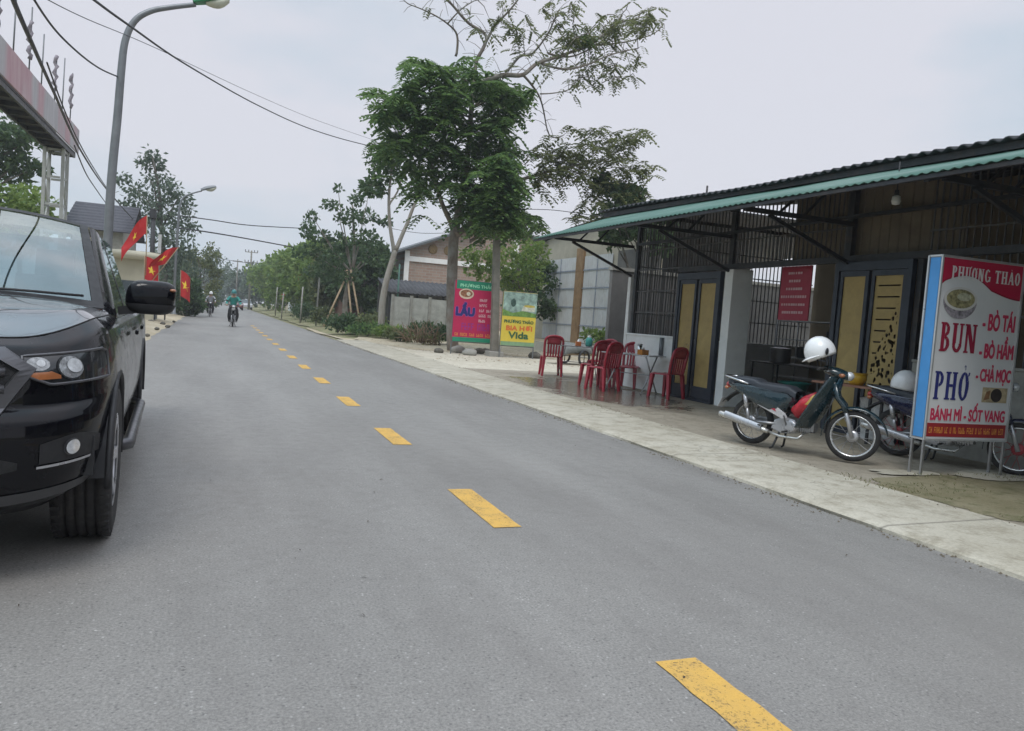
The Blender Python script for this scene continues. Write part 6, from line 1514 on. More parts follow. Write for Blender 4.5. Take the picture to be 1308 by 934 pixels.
# far cars
def far_car(label, loc, col):
    t = thing('car', label, 'car', loc, 0, 'far cars'); b = MB()
    b.add([V(x, y, z) for x in (-.85, .85) for y, z in ((0, .35), (0, .7), (.25, .85), (1.1, .95), (4.2, .95), (4.3, .35))], [(0, 1, 2, 3, 4, 5), (6, 11, 10, 9, 8, 7), (0, 6, 7, 1), (1, 7, 8, 2), (2, 8, 9, 3), (3, 9, 10, 4), (4, 10, 11, 5), (5, 11, 6, 0)]); b.build('body', col, t, bevel=.05)
    b = MB(); b.add([V(s * w_, y, z) for s in (-1, 1) for w_, y, z in ((.78, 1.05, .95), (.62, 1.75, 1.42), (.62, 3.2, 1.44), (.76, 4.0, .96))], [(0, 1, 2, 3), (4, 7, 6, 5), (0, 4, 5, 1), (1, 5, 6, 2), (2, 6, 7, 3)]); b.build('cabin', DGLASS, t)
    b = MB(); b.add([V(s * .63, y, z) for s in (-1, 1) for y, z in ((1.72, 1.432), (3.22, 1.452))], [(0, 1, 3, 2)]); b.build('roof', col, t, solid=.03)
    for s in (-1, 1):
        for y in (.75, 3.4): b = MB(); b.lathe([(0, -.1), (.26, -.1), (.31, -.07), (.31, .07), (.26, .1), (0, .1)], (s * .76, y, .31), 'x', 18); b.build('wheel', RUBBER, t)
        b = MB(); b.ball((s * .62, .02, .70), (.16, .04, .07), 8, 6); b.build('headlight', LAMPG, t)
    return t
far_car('dark red car far away near the road end', (2.2, 105, 0), M('maroon_car_paint', (.13, .03, .035), .3, coat=.7)); far_car('pale car parked far off at the right kerb', (3.9, 120, 0), M('pale_car_paint', (.5, .5, .52), .3, coat=.7))
# ================================================================ LEFT SIDE: LAMP POSTS, GATE, FLAGS, HOUSES, CABLES
def lampp(label, base, pts, r0, r1, headm, hs, name='street_lamp'):
    B = Vector(base); t = thing(name, label, 'street lamp', B); P = crom([Vector(p) - B for p in pts], 6); k = len(P)
    b = MB(); b.tube(P, [r0 + (r1 - r0) * (i / (k - 1)) for i in range(k)], 12); b.lathe([(r0 * 2.6, 0), (r0 * 2.6, .03), (r0 * 1.4, .05), (r0 * 1.2, .4), (r0, .42)], (0, 0, -.02), n=14); b.build('pole', GALV, t)
    e = P[-1]; d = (P[-1] - P[-3]).normalized(); s = d.cross(V(0, 0, 1)).normalized(); up = s.cross(d)
    def loc(a, c, z): return e + d * a + s * c + up * z
    b = MB(); b.grid(lambda i, j: (lambda th, x: loc(x * hs, math.cos(th) * hs * .20 * math.sin(PI * (.18 + .70 * j)) ** .6, max(-.03, math.sin(th)) * hs * .22 * math.sin(PI * (.16 + .72 * j)) ** .6 + .02))(2 * PI * i, -.05 + 1.05 * j), 18, 10); b.build('lamp_head', headm, t)
    b = MB(); b.grid(lambda i, j: (lambda th, x: loc(x * hs, math.cos(th) * hs * .17 * math.sin(PI * (.2 + .6 * j)), min(0, math.sin(th)) * hs * .20 * math.sin(PI * (.1 + .8 * j)) + .012))(2 * PI * i, .30 + .68 * j), 18, 8); b.build('lamp_glass', M('lamp_bowl', (.55, .55, .45), .25, var=.1), t)
    return t
base = at(136, 330, 16.0); base.z = .16
lampp('tall grey lamp post with green lamp head, nearest on the left', base, [base, at(141, 250, 16), at(150, 150, 16), at(155, 90, 16), at(160, 52, 16.0), at(172, 27, 16.0), at(192, 14.5, 16.0), at(218, 9.5, 16.0), at(250, 6, 16.0)], .082, .042, M('green_lamp_shell', (.03, .22, .09), .4, var=.15), .62)
base = at(222, 394, 50.0); base.z = .18
lampp('slim grey lamp post with flat head, second on the left', base, [base, at(224, 340, 50), at(228, 280, 50), at(230, 262, 50), at(235, 252, 50), at(246, 247, 50), at(258, 244, 50)], .085, .04, GALV, .85)
# ---- entrance gate: box beam on lattice columns, faded banner along it
GX = -5.5
gate = thing('gate_arch', 'tall entrance gate with faded pinkish banner beam on lattice columns', 'gate', (GX, 34.2, .15)); GB = V(GX, 34.2, .15)
def gb(nm, mb_, mt, par=gate, **k): return mb_.build(nm, mt, par, loc=-GB if par is gate else None, **k)
BAN = None
t = NT('faded_banner'); sx = t.n('ShaderNodeSeparateXYZ'); c = t.coord('Object'); t.l(c, sx.inputs[0])
st_ = t.noise(t.coord('Object', (1, .9, .18)), 3.2, 4, .7); big_ = t.noise(t.coord('Object', (1, .32, .1)), 1.3, 2)
col = t.mix(t.ramp(big_, [(.44, 0), (.56, 1)]), t.ramp(st_, [(.3, (.36, .35, .36)), (.7, (.47, .46, .48))]), t.ramp(st_, [(.3, (.40, .22, .25)), (.7, (.50, .36, .38))]))
BAN = t.done(t.bsdf(col, .7))
b = MB(); b.b2((GX, 20.5, 6.58), (GX + .05, 35.2, 7.50)); gb('banner_board', b, BAN)
b = MB(); b.b2((GX - .75, 20.5, 6.52), (GX - .01, 34.9, 6.57))
for y in [20.5 + 1.2 * k for k in range(13)]: b.b2((GX - .76, y, 6.38), (GX - .02, y + .09, 6.515))
b.b2((GX - .78, 20.5, 6.36), (GX - .70, 34.9, 6.50)); b.b2((GX - .09, 20.5, 6.36), (GX - .015, 34.9, 6.50)); b.b2((GX - .74, 20.5, 6.6), (GX - .70, 34.9, 7.3)); gb('beam', b, DARKSTEEL)
GPAINT = M('pale_gate_paint', (.36, .37, .35), .6, var=.12, dirt=(.28, .26, .22), dirt_amt=.5)
for yc in (33.4, 22.6):
    b = MB()
    for x in (GX - .70, GX - .10):
        for y in (yc - .42, yc + .42): b.b2((x - .055, y - .055, .1), (x + .055, y + .055, 6.37))
    for k in range(6):
        z0, z1 = .3 + k * 1.0, 1.3 + k * 1.0
        for x in (GX - .70, GX - .10): b.bar((x, yc - .42, z0 if k % 2 else z1), (x, yc + .42, z1 if k % 2 else z0), .05, .05, up=V(1, 0, 0)); b.b2((x - .02, yc - .34, z1 - .04), (x + .02, yc + .34, z1 + .04))
        for y in (yc - .42, yc + .42): b.b2((GX - .62, y - .02, z1 - .04), (GX - .18, y + .02, z1 + .04))
    gb('lattice_column', b, GPAINT)
FURL = M('furled_flag_cloth', (.28, .25, .28), .8, var=.4, scale=4)
for k, (y, h, fl) in enumerate([(23.7, 1.9, 1), (25.3, 1.6, 0), (27.2, 2.0, 2), (28.9, 1.75, 0), (31.0, 1.7, 1), (32.4, 2.0, 0), (34.0, 1.9, 1)]):
    b = MB(); b.tube([V(GX - .1, y, 7.4), V(GX - .1 + .03, y + .03, 7.5 + h)], .022, 6); po = gb('flag_pole', b, GALV)
    if fl:
        b = MB(); n_ = 10; b.tube([V(GX - .1 + .05 * math.sin(i * 2.1), y + .04 * math.cos(i * 1.7), 7.5 + h * (.30 + .68 * i / n_) * (1 if fl == 1 else .8)) for i in range(n_ + 1)], [.025 + .045 * abs(math.sin(i * 1.9 + k)) for i in range(n_ + 1)], 7); o = b.build('furled_flag', FURL, po)
b = MB(); b.ball((GX - .1, 23.3, 7.75), (.16, .16, .24), 10, 8); b.tube([V(GX - .1, 23.3, 7.4), V(GX - .1, 23.3, 7.6)], .03, 6); gb('loudspeaker', b, DARKSTEEL)
# ---- flags
def star(cx, cz, r_): return [(cx + (r_ if i % 2 == 0 else r_ * .40) * math.sin(PI * i / 5), cz + (r_ if i % 2 == 0 else r_ * .40) * math.cos(PI * i / 5)) for i in range(10)]
def flag(label, foot, tip, fw, fh, droop, wave, rz=0.0, grp='red flags with yellow stars'):
    foot = Vector(foot); tip = Vector(tip); t = thing('flag', label, 'flag', foot, 0, grp); d = tip - foot
    b = MB(); b.tube([V(0, 0, 0), d], .016, 6); b.build('pole', WOOD, t)
    dn = d.normalized(); ex = V(math.cos(rz), math.sin(rz), 0)
    def cl(i, j):                     # i along the fly, j down the hoist
        p = d - dn * (fh * j); q = ex * (fw * i * (1 - droop * .55)) + V(0, 0, -droop * fw * i * (.55 + .5 * i)); n_ = V(-ex.y, ex.x, 0)
        return p + q + n_ * (wave * math.sin(i * 7 + j * 1.6) * i) + V(0, 0, wave * .5 * math.sin(i * 5 + j * 4) * i)
    b = MB(); b.grid(cl, 22, 14); c_ = b.build('cloth', REDFLAG, t)
    for s in (-1, 1):
        b = MB(); ct = [cl(.5, .5)]; o_ = []
        for (a, z) in star(.5, .5, .21): o_.append((a, z))
        nn = V(-ex.y, ex.x, 0) * (.012 * s)
        vs = [cl(.5, .5) + nn] + [cl(.5 + (a - .5) * fh / fw, .5 - (z - .5)) + nn for a, z in o_]
        b.add(vs, [(0, 1 + i, 1 + (i + 1) % 10) for i in range(10)]); b.build('star', YEL, c_)
    return t
flag('red flag flying above the pickup mirror, pole leaning right', at(186, 352, 27.0), at(188, 275, 27.0), 1.2, .55, .80, .16, R_(180))
flag('red flag with bright yellow star, lower flag right of the gatehouse', at(192, 362, 27.5), at(228, 316, 27.5), .70, .68, .35, .13, R_(188))
flag('red flag hanging against the gatehouse wall under its flat roof', at(184, 372, 33.5), at(185, 327, 33.5), .62, .9, .35, .06, R_(5))
flag('faded red flag hanging beyond the second lamp post', at(230, 385, 46.0), at(231, 345, 46.0), .7, 1.4, .5, .07, R_(10))
flag('pinkish red flag on the right hand verge among the bright trees', (6.3, 80, .2), (6.4, 80, 3.2), .8, 1.2, .6, .07, R_(170)); flag('small red and white flag hung higher on the right hand verge', (6.4, 66, .2), (6.5, 66, 4.1), .6, 1.0, .6, .07, R_(170))
# ---- gatehouse with a flat rounded roof
q = at(166, 388, 36.0); q.z = .15; q2 = at(196, 388, 36.0); w_ = q2.x - q.x
t = thing('gatehouse', 'small cream gatehouse with thick flat roof and blue door', 'gatehouse', (q.x - 1.2, 36, .15)); zr_ = at(170, 331, 36).z - .15; W2 = w_ + 1.2
b = MB(); b.b2((0, 0, -.1), (W2, 2.6, zr_)); b.build('wall', CREAM, t)
b = MB(); b.grid(lambda i, j: (lambda th: V(W2 / 2 + (W2 / 2 + .42) * math.copysign(abs(math.cos(th)) ** .55, math.cos(th)) * (1 - .06 * (2 * j - 1) ** 2), 1.3 + 1.75 * math.copysign(abs(math.sin(th)) ** .55, math.sin(th)) * (1 - .06 * (2 * j - 1) ** 2), zr_ + .34 * j))(2 * PI * i), 40, 6); b.add([(W2 / 2 + (W2 / 2 + .40) * math.copysign(abs(math.cos(2 * PI * i / 40)) ** .55, math.cos(2 * PI * i / 40)), 1.3 + 1.65 * math.copysign(abs(math.sin(2 * PI * i / 40)) ** .55, math.sin(2 * PI * i / 40)), zr_ + .34) for i in range(40)], [tuple(range(40))]); b.add([(W2 / 2 + (W2 / 2 + .38) * math.copysign(abs(math.cos(2 * PI * i / 40)) ** .55, math.cos(2 * PI * i / 40)), 1.3 + 1.62 * math.copysign(abs(math.sin(2 * PI * i / 40)) ** .55, math.sin(2 * PI * i / 40)), zr_) for i in range(40)], [tuple(range(40))]); b.build('roof', CREAM, t)
b = MB(); b.b2((W2 + .002, .5, 0), (W2 + .05, 1.5, zr_ - .25)); b.build('door', BLUEFRAME, t); b = MB(); b.b2((W2 * .35, -.03, .9), (W2 * .75, -.002, 1.6)); b.build('window', DGLASS, t)
# dark utility post beside it, blue notice
q = at(193, 388, 40.0); q.z = .1; t = thing('utility_post', 'short dark post with a box on top behind the gatehouse', 'post', q); zz = at(192, 268, 40).z - .1
b = MB(); b.tube([V(0, 0, 0), V(-.08, 0, zz)], [.12, .10], 10); b.build('pole', DARKTIN, t); b = MB(); b.b2((-.22, -.14, zz - .40), (.06, .12, zz + .05)); b.build('switch_box', DARKTIN, t, bevel=.02); b = MB(); b.b2((.18, -.06, zz - 2.0), (.32, .06, zz - 1.1)); b.build('meter_box', M('grey_white_plastic', (.5, .5, .5), .5), t)
q = at(203, 388, 39.0); q.z = .1; t = thing('notice_board', 'dark blue notice board standing between gatehouse and second lamp post', 'notice board', q); b = MB(); b.b2((-.30, -.03, .55), (.30, .03, 1.75)); b.build('panel', M('dark_blue_panel', (.03, .05, .10), .5), t)
for x in (-.27, .27): b = MB(); b.b2((x - .03, .035, 0), (x + .03, .095, 1.75)); b.build('leg', DARKSTEEL, t)
# ---- house with dark tiled roof on the left
def house(name, label, cat, x0, x1, y0, y1, z0, zw, zr, axis, wallm, roofm, ov=.5, openings=()):
    t = thing(name, label, cat, ((x0 + x1) / 2, y0, z0)); ox, oy = (x1 - x0) / 2, 0; L_ = y1 - y0
    b = MB(); b.b2((-ox, 0, -.4), (ox, L_, zw))
    if axis == 'y': b.add([(-ox, 0, zw), (ox, 0, zw), (0, 0, zr), (-ox, L_, zw), (ox, L_, zw), (0, L_, zr)], [(0, 1, 2), (3, 5, 4)])
    else: b.add([(-ox, 0, zw), (-ox, L_, zw), (-ox, L_ / 2, zr), (ox, 0, zw), (ox, L_, zw), (ox, L_ / 2, zr)], [(0, 1, 2), (3, 5, 4)])
    b.build('wall', wallm, t)
    b = MB()
    if axis == 'y':
        for s in (-1, 1):
            sl = (zr - zw) / ox
            b.grid(lambda i, j: V(s * (ox + ov) * j, -ov + (L_ + 2 * ov) * i, zr + .06 - sl * (ox + ov) * j + .03 * math.sin(i * (L_ + 2 * ov) * 2 * PI / .3)), max(20, int((L_ + 2 * ov) * 14)), 4)
    else:
        sl = (zr - zw) / (L_ / 2)
        for s in (-1, 1): b.grid(lambda i, j: V(-ox - ov + (2 * ox + 2 * ov) * i, L_ / 2 + s * (L_ / 2 + ov) * j, zr + .06 - sl * (L_ / 2 + ov) * j + .05 * ((j * (L_ / 2 + ov) / .42) % 1)), 4, max(20, int((L_ / 2 + ov) * 14)))
    b.build('roof', roofm, t, solid=.05)
    for (nm, a, c, e, f, sidep, mt) in openings:
        b = MB()
        if sidep == 'front': b.b2((a, -.05, e), (c, -.003, f))
        elif sidep == 'left': b.b2((-ox - .05, a, e), (-ox - .003, c, f))
        else: b.b2((ox + .003, a, e), (ox + .05, c, f))
        o = b.build(nm, mt, t)
        if nm == 'window':
            b = MB()
            if sidep == 'front': b.b2((a - .06, -.075, e - .08), (c + .06, -.052, e)); b.b2(((a + c) / 2 - .025, -.07, e), ((a + c) / 2 + .025, -.052, f))
            elif sidep == 'left': b.b2((-ox - .075, a - .06, e - .08), (-ox - .052, c + .06, e)); b.b2((-ox - .07, (a + c) / 2 - .025, e), (-ox - .052, (a + c) / 2 + .025, f))
            b.build('frame', WHITEW, o)
    return t
ql, qr = at(97, 300, 47.0), at(160, 300, 47.0); zt = at(128, 272, 47).z; ze = at(120, 293, 47).z
house('tiled_house', 'low house with dark tiled roof behind the gate column', 'house', ql.x, qr.x, 46, 53, .1, ze - .1 - .0, zt + .55, 'x', CONC, TILE, .45, [('window', -.8, .3, 1.0, 2.2, 'front', DGLASS), ('door', 1.0, 1.9, 0, 2.2, 'front', WOOD)])
# ---- cables
def cable(label, pts, r_, sagp=0, grp='overhead cables'):
    e_ = (pts[0] - pts[1]).normalized() * 26; e_.z *= .35
    P = crom(pts, 8)
    if pts[0].y < 12: P = [pts[0] + e_, pts[0] + e_ * .5] + P
    B = P[0].copy(); b = MB(); b.tube([p - B for p in P], r_, 5)
    o = b.build('overhead_cable', CABLE, None, loc=B); tag(o, label, 'cable', grp); return o
cable('thickest black cable sweeping past the gate beam to the lamp post foot', [at(8, -30, 7), at(17, 0, 8), at(42, 58, 10), at(68, 116, 14), at(103, 192, 22), at(137, 243, 34), at(170, 280, 48), at(180, 290, 60)], .023)
cable('second black cable running just above the thick one from the gate end', [at(60, 80, 18), at(80, 135, 22), at(99, 178, 26), at(118, 212, 32), at(140, 245, 40), at(165, 275, 52)], .018)
cable('thin slack cable hanging below the thick one beside the column', [at(95, 186, 22), at(110, 222, 28), at(125, 245, 34), at(137, 262, 40)], .018)
cable('grey cable curving down to the nearest lamp post', [at(30, -30, 9), at(44, 0, 10), at(72, 40, 11.5), at(103, 70, 13), at(128, 88, 14.5), at(150, 98, 16)], .014)
cable('long cable crossing the sky from top left to the feathery tree', [at(95, -20, 7), at(120, 0, 8), at(164, 32, 9.5), at(240, 84, 13), at(330, 135, 18), at(400, 166, 22), at(470, 186, 26), at(560, 205, 30)], .013)
cable('faint thin cable high in the sky left of the feathery tree', [at(50, -6, 9), at(110, 24, 11), at(200, 62, 15), at(320, 118, 22), at(400, 152, 27), at(480, 180, 32)], .006)
cable('upper far cable crossing the road beyond the second lamp', [at(225, 275, 52), at(270, 281, 56), at(320, 288, 60), at(392, 292, 66)], .035); cable('lower far cable crossing the road beyond the second lamp', [at(225, 291, 52), at(262, 296, 55), at(310, 304, 59), at(375, 316, 64)], .045)
cable('far pair of cables sagging near the road end', [at(232, 316, 80), at(290, 332, 95), at(330, 336, 110), at(372, 330, 120)], .03); cable('cable behind the forked tree towards the brick gable', [at(500, 292, 45), at(540, 298, 42), at(600, 296, 38), at(690, 290, 34)], .014)
cable('cable from the concrete pole to the shop roof corner', [at(632, 268, 23.9), at(700, 268, 21), at(770, 276, 18), at(815, 268, 15.2)], .010)
# far pylon-like pole with crossarms
q = at(318, 385, 120); q.z = 0; t = thing('power_pole', 'far power pole with crossarms above the right hand trees', 'pole', q); zz = at(319, 320, 120).z; b = MB(); b.tube([V(0, 0, 0), V(0, 0, zz)], [.17, .11], 8); b.build('pole', POLEC, t); b = MB()
for z in (zz - .3, zz - 1.8): b.b2((-.9, -.05, z), (.9, .05, z + .10))
b.build('crossarm', POLEC, t)
for z in (zz - .3, zz - 1.8):
    for x in (-.85, -.4, .4, .85): b = MB(); b.tube([V(x, 0, z + .10), V(x, 0, z + .4)], .06, 6); b.build('insulator', DARKTIN, t)
q = at(301, 385, 160); q.z = 0; t = thing('power_pole', 'farthest thin power pole left of the crossarm one', 'pole', q); zz = at(301, 331, 160).z; b = MB(); b.tube([V(0, 0, 0), V(0, 0, zz)], [.15, .10], 8); b.build('pole', POLEC, t); b = MB(); b.b2((-.9, -.08, zz - .5), (.9, .08, zz - .3)); b.build('crossarm', POLEC, t)
# sand heap with stones on the left shoulder
rr = random.Random(44); STONE = M('dark_stone', (.13, .12, .10), .9, var=.4, scale=9, bump=.3)
for k, (u, v, s) in enumerate([(193, 412, .13), (208, 414, .10), (214, 418, .09), (200, 421, .08), (222, 411, .07), (188, 430, .07)]):
    q = gp(u, v + 2); b = MB(); b.grid(lambda i, j: (lambda th, ph: V(s * math.cos(th) * math.cos(ph), s * .8 * math.sin(th) * math.cos(ph), s * .65 * math.sin(ph)) * (1 + .35 * noise.noise(V(math.cos(th) * 1.5 + k * 5, math.sin(th) * 1.5, ph))))(2 * PI * i, -PI / 2 + PI * j), 12, 8)
    o = b.build('stone', STONE, None, loc=(q.x, q.y, .06 + s * .3)); tag(o, ['dark stone under the pickup mirror, leftmost on the sand', 'largest dark stone in the middle of the sandy shoulder', 'dark stone at the road side of the sandy shoulder', 'small stone nearest the pickup door on the sand', 'farthest small stone on the sandy shoulder', 'small stone lowest on the sandy shoulder'][k], 'stone', 'stones on the left shoulder')
b = MB(); b.grid(lambda i, j: V(-1.5 * i - .2 * j, 4.5 * j, (.22 * math.sin(PI * i) * math.sin(PI * j)) * (1 + .5 * noise.noise(V(i * 4, j * 5, 3)))), 18, 24); tag(b.build('sand_heap', SAND, None, loc=(-1.85, 21, .03)), 'low heap of pale sand on the left shoulder', 'sand heap')
# ================================================================ RIGHT BACKGROUND
# concrete pole between the two yard signs
q = at(631, 456, 23.8); q.z = .02; t = thing('concrete_pole', 'grey concrete utility pole standing between the red and yellow signs', 'pole', q)
tp = at(637, 200, 23.8) - q; b = MB(); n_ = 8
b.add([V(tp.x * k / 8, 0, tp.z * k / 8) + V(sx * (.120 - .03 * k / 8), sy * (.120 - .03 * k / 8), 0) for k in range(9) for sx, sy in ((-1, -1), (1, -1), (1, 1), (-1, 1))], [(k * 4 + c, k * 4 + (c + 1) % 4, k * 4 + 4 + (c + 1) % 4, k * 4 + 4 + c) for k in range(8) for c in range(4)]); b.build('shaft', POLEC, t, bevel=.015); b = MB(); b.box((0, 0, .08), (.5, .5, .2)); b.build('footing', CONC, t, bevel=.03); b = MB(); b.tube([V(.17, -.02, .05), V(.17, -.02, .75)], .045, 8); b.build('conduit', WHITEW, t)
# stones and rubble at the sign feet
rr = random.Random(77)
for k, (u, v, s, lab) in enumerate([(586, 452, .28, 'rough block at the left foot of the red sign'), (600, 455, .24, 'pale rough block under the red sign'), (612, 453, .2, 'dark rough block under the red sign'), (620, 452, .18, 'small block beside the concrete pole'), (684, 459, .24, 'flat dark stone at the right foot of the yellow sign'), (560, 452, .16, 'brick lump left of the red sign')]):
    q = gp(u, v); b = MB(); b.grid(lambda i, j: (lambda th, ph: V(s * math.cos(th) * math.cos(ph), s * .8 * math.sin(th) * math.cos(ph), s * .55 * math.sin(ph)) * (1 + .35 * noise.noise(V(math.cos(th) * 1.6 + k * 5, math.sin(th) * 1.6, ph * 1.2))))(2 * PI * i, -PI / 2 + PI * j), 12, 8)
    o = b.build('rubble_block', CONC if k in (0, 1) else STONE, None, loc=(q.x, q.y, .05 + s * .25)); tag(o, lab, 'stone', 'rubble at the sign feet')
# warehouse with zinc gates, parallel to the road
WX, WY0, WY1 = 16.0, 26.4, 38.6
wh = thing('warehouse', 'beige warehouse with two tall zinc gates behind the terrace', 'warehouse', (WX, WY0, .42)); WB0 = V(WX, WY0, .42)
def wp(nm, b_, mt, par=wh, **k): return b_.build(nm, mt, par, loc=-WB0 if par is wh else None, **k)
b = MB(); arcp = [(WY0, .3), (WY1, .3), (WY1, 4.6)] + [(WY1 - 1.5 + 1.5 * math.cos(R_(a)), 4.6 + 1.0 * math.sin(R_(a))) for a in range(15, 91, 15)] + [(32.0, 6.1), (WY0, 6.3)]
b.plate(arcp, WX, WX + .25, 'yz'); b.b2((WX + .26, WY1 - .25, .3), (WX + 14, WY1, 4.6)); wp('wall', b, BEIGEW)
b = MB(); b.grid(lambda i, j: V(WX - .2 + 14 * j, *( (lambda s: (WY1 + .1 - 1.5 + 1.6 * math.cos(s * PI / 2), 4.7 + 1.05 * math.sin(s * PI / 2)) if s <= 1 else (WY1 - 1.4 - (s - 1) * 10.5, 5.75 + (s - 1) * .65))(2 * i))), 40, 4); wp('roof', b, DARKTIN, solid=.06)
for (ya, yb) in ((33.55, 37.15), (29.95, 32.75)):
    b = MB(); b.grid(lambda i, j: V(WX - .05 - .012 * math.sin(i * (yb - ya) * 2 * PI / .22), ya + (yb - ya) * i, .45 + 4.05 * j), int((yb - ya) * 36), 1, smooth=False); gt = wp('gate_leaf', b, ZINC)
    b = MB()
    for z in (1.25, 2.1, 3.0, 3.85): b.b2((WX - .082, ya, z - .03), (WX - .065, yb, z + .03))
    b.b2((WX - .085, (ya + yb) / 2 - .03, .45), (WX - .062, (ya + yb) / 2 + .03, 4.5)); b.build('cross_rail', M('zinc_rail', (.36, .40, .48), .5, .4), gt)
b = MB(); b.b2((WX - .12, 32.78, .3), (WX + .02, 33.52, 4.9)); wp('gate_post', b, RUSTY)
b = MB(); b.b2((WX - .14, 26.2, .2), (WX + .02, 29.35, 4.55)); wp('dark_wing', b, DARKW)
b = MB(); b.tube([V(WX - .25, 38.5, .3), V(WX - .25, 38.5, 4.4), V(WX - .25, 38.1, 5.1), V(WX - .25, 37.3, 5.6)], .10, 8); wp('down_pipe', b, DARKTIN)
# brick gabled building
D8 = 52.0
xl, xr = at(517, 340, D8).x, at(760, 340, D8).x; zt0, zt1 = at(517, 318, D8).z, at(640, 284, D8).z; zb = at(560, 335, D8).z
bb = thing('brick_building', 'weathered brick gable building with white band behind the trees', 'building', (xl, D8, .3)); BO = V(xl, D8, .3); W_ = xr - xl
def bp_(nm, b_, mt, par=bb, **k): return b_.build(nm, mt, par, **k)
xm = at(635, 284, D8).x - xl
b = MB(); b.plate([(0, -.5), (W_, -.5), (W_, zt0 - .3), (xm, zt1 - .3), (0, zt0 - .3)], 0, .3); b.b2((0, .301, -.5), (.3, 16, zt0 - .3)); bp_('wall', b, BRICK)
b = MB(); b.b2((-.05, -.10, zb - .42), (W_, -.003, zb - .08)); b.b2((-.05, -.08, .3), (.28, -.002, zt0 - .4)); b.b2((xm + 1.4, -.07, zb), (xm + 1.8, -.002, zt1 - .9)); bp_('white_band', b, WHITEW)
b = MB(); 
for (xa, za, xb, zb2) in ((-.8, zt0 - .62, xm, zt1 - .22), (xm, zt1 - .22, W_ + .8, zt0 - .62)): b.add([(xa, -.5, za), (xb, -.5, zb2), (xb, 16, zb2), (xa, 16, za)], [(0, 1, 2, 3)])
bp_('roof', b, M('grey_roof_sheet', (.11, .12, .125), .7, var=.2), solid=.14)
for k, x in enumerate((1.9, 3.0)): b = MB(); b.lathe([(0, -.06), (.26, -.06), (.33, -.03), (.33, -.002)], (x, 0, zb + .55), 'y', 18); bp_('round_vent', b, M('brown_stain', (.22, .15, .07), .9, var=.4))
# dark lean-to and pale fence in front of it
D9 = 43.0
q, q2 = at(498, 378, D9), at(578, 378, D9)
t = thing('lean_to', 'dark open lean-to with black tin roof behind the pale fence', 'lean-to', (q.x, D9, .25)); W_ = q2.x - q.x; za, zc = at(530, 376, D9).z - .25, at(530, 357, D9).z - .25
b = MB(); b.grid(lambda i, j: V(-.2 + (W_ + 1.6) * i, -.3 + 3.2 * j, za + (zc - za) * j + .03 * math.sin(i * 120)), 120, 2); b.build('roof', DARKTIN, t, solid=.05)
b = MB(); b.b2((-.1, 2.9, -.2), (W_ + 1.2, 3.0, zc)); b.build('back_wall', DARKW, t)
for k in range(4): b = MB(); x = (W_ + 1) * k / 3; b.b2((x - .06, -.1, -.2), (x + .06, .02, za)); b.build('post', DARKSTEEL, t)
b = MB(); b.tube([V(.4, -.2, -.1), V(.4, -.2, za + 1.6)], .05, 6); b.build('green_pipe', GREENTIN, t)
D10 = 39.5
q, q2 = at(500, 410, D10), at(580, 410, D10); zf = at(535, 380, D10).z
t = thing('fence', 'pale weathered panel fence left of the tall trunk', 'fence', (q.x, D10, .2)); W_ = q2.x - q.x + .6; n_ = 4
for k in range(n_):
    b = MB(); x = W_ * k / n_; b.b2((x + .08, 0, -.1), (x + W_ / n_ - .08, .05, zf - .25)); pn = b.build('panel', M('weathered_pale_panel', (.40, .40, .37), .9, var=.3, scale=2.2, dirt=(.17, .17, .15), dirt_amt=.7), t)
    b = MB(); b.b2((x - .07, -.05, -.2), (x + .07, .09, zf - .15)); b.build('post', CONC, t)
# small house behind the propped tree
D11 = 54.0
x0, x1 = at(446, 380, D11).x, at(512, 380, D11).x
house('cottage', 'small cottage with weathered gable roof and brown door behind the propped tree', 'house', x0, x1, D11, D11 + 7, .3, at(470, 357, D11).z - .3, at(470, 336, D11).z, 'y', M('red_brown_wall', (.24, .13, .10), .9, var=.2, scale=2), M('weathered_roof', (.15, .135, .12), .85, var=.3, scale=3), .8, [('door', -.9, .0, 0, 2.0, 'front', DARKW), ('window', .6, 1.6, .8, 1.8, 'front', DGLASS)])
xa, xb = at(470, 350, 60).x, at(530, 350, 60).x
house('green_roofed_house', 'house with dull green tin roof left of the brick gable', 'house', xa, xb, 60, 68, .3, at(500, 352, 60).z - .3, at(500, 334, 60).z, 'x', BEIGEW, M('dull_green_roof', (.09, .19, .17), .6, var=.15), .6, [('window', -1, .4, 1, 2.2, 'front', DGLASS)])
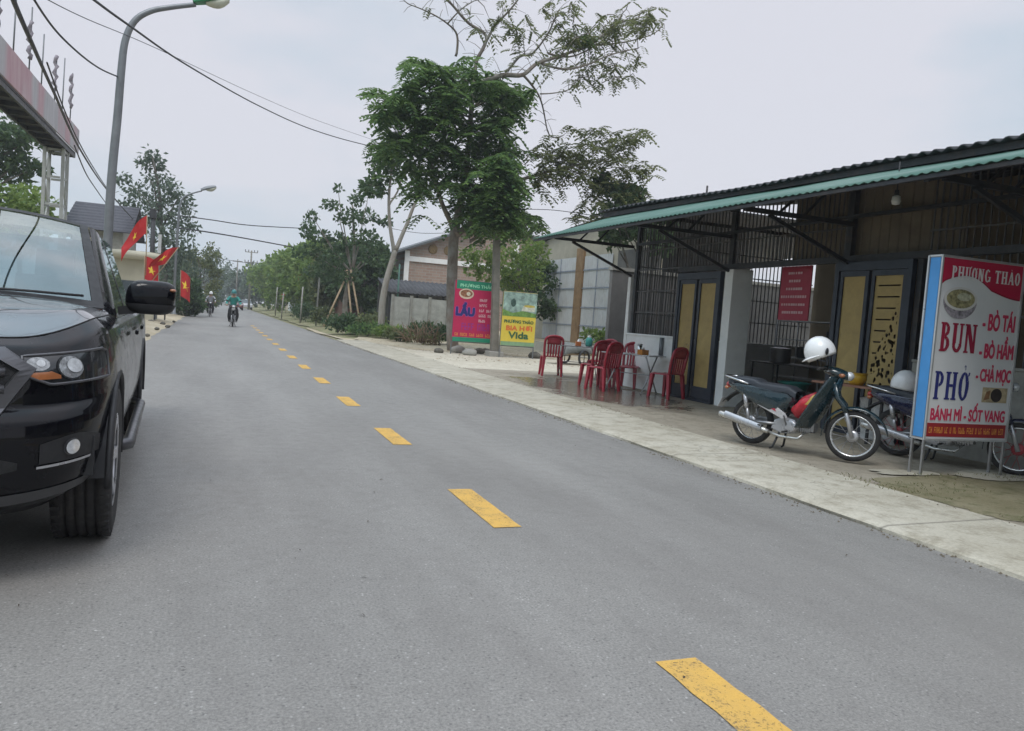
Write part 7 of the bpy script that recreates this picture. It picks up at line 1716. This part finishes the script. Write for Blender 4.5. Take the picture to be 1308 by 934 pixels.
# further pale houses and walls glimpsed behind the roadside row
for k, (u0, u1, Y, vt, vr, mt, rf, lab) in enumerate([(396, 424, 62, 362, 345, WHITEW, TILE, 'white house glimpsed behind the propped tree'), (368, 392, 84, 362, 350, CREAM, M('weathered_roof', (.15, .135, .12)), 'cream house glimpsed among the bright roadside trees'), (345, 362, 110, 368, 358, WHITEW, TILE, 'far white house behind the roadside row'), (330, 342, 140, 372, 364, BEIGEW, TILE, 'farthest pale house near the teal rider')]):
    x0, x1 = at(u0, 380, Y).x, at(u1, 380, Y).x; x0 = max(x0, 10.5 if k == 0 else 9.5); x1 = max(x1, x0 + 4)
    house('roadside_house', lab, 'house', x0, x1, Y, Y + 6, .3, at(u0, vt, Y).z - .3, at(u0, vr, Y).z, 'y', mt, rf, .5, [('window', -1.2, -.2, .9, 2.0, 'front', DGLASS), ('door', .4, 1.3, 0, 2.1, 'front', WOOD), ('window', 1.2, 2.4, .9, 2.0, 'left', DGLASS)])
for k, (u, v, Y) in enumerate([(360, 398, 60), (384, 400, 50), (352, 395, 72), (404, 405, 46)]):
    q = at(u, v, Y); q.z = .2; b = MB(); b.tube([V(0, 0, -.1), V(.05, 0, 1.9 + .3 * k)], .05, 6); o = b.build('slim_post', CONC, None, loc=q); tag(o, ['slim pale post among the bright roadside trees', 'slim pale post left of the propped tree', 'farthest slim pale post on the right verge', 'slim pale post nearest the propped tree'][k], 'post', 'slim posts on the right verge')
# clutter in front of the warehouse: table-height ledge things, tarpaulin
t = thing('covered_cart', 'low cart under a grey tarpaulin in front of the zinc gates', 'cart', (10.3, 21.5, .03), R_(20)); b = MB(); b.grid(lambda i, j: V(-.8 + 1.6 * i, -.4 + .8 * j, .55 + .10 * math.sin(PI * i) + .05 * noise.noise(V(i * 4, j * 4, 2)) - (.25 if i in (0, 1) or j in (0, 1) else 0)), 14, 8); b.build('tarpaulin', M('grey_tarpaulin', (.16, .17, .16), .6, var=.3), t, solid=.02); b = MB(); b.b2((-.7, -.34, .3), (.7, .34, .36)); b.build('bed', WOOD, t)
for s in (-1, 1): b = MB(); b.lathe([(.20, -.03), (.24, -.03), (.24, .03), (.20, .03)], (.1, s * .42, .24), 'y', 20, closed=True); b.bar((-.1, s * .42, .24), (.3, s * .42, .24), .02); b.bar((.1, s * .42, .04), (.1, s * .42, .44), .02, up=V(0, 1, 0)); b.build('wheel', DARKSTEEL, t)
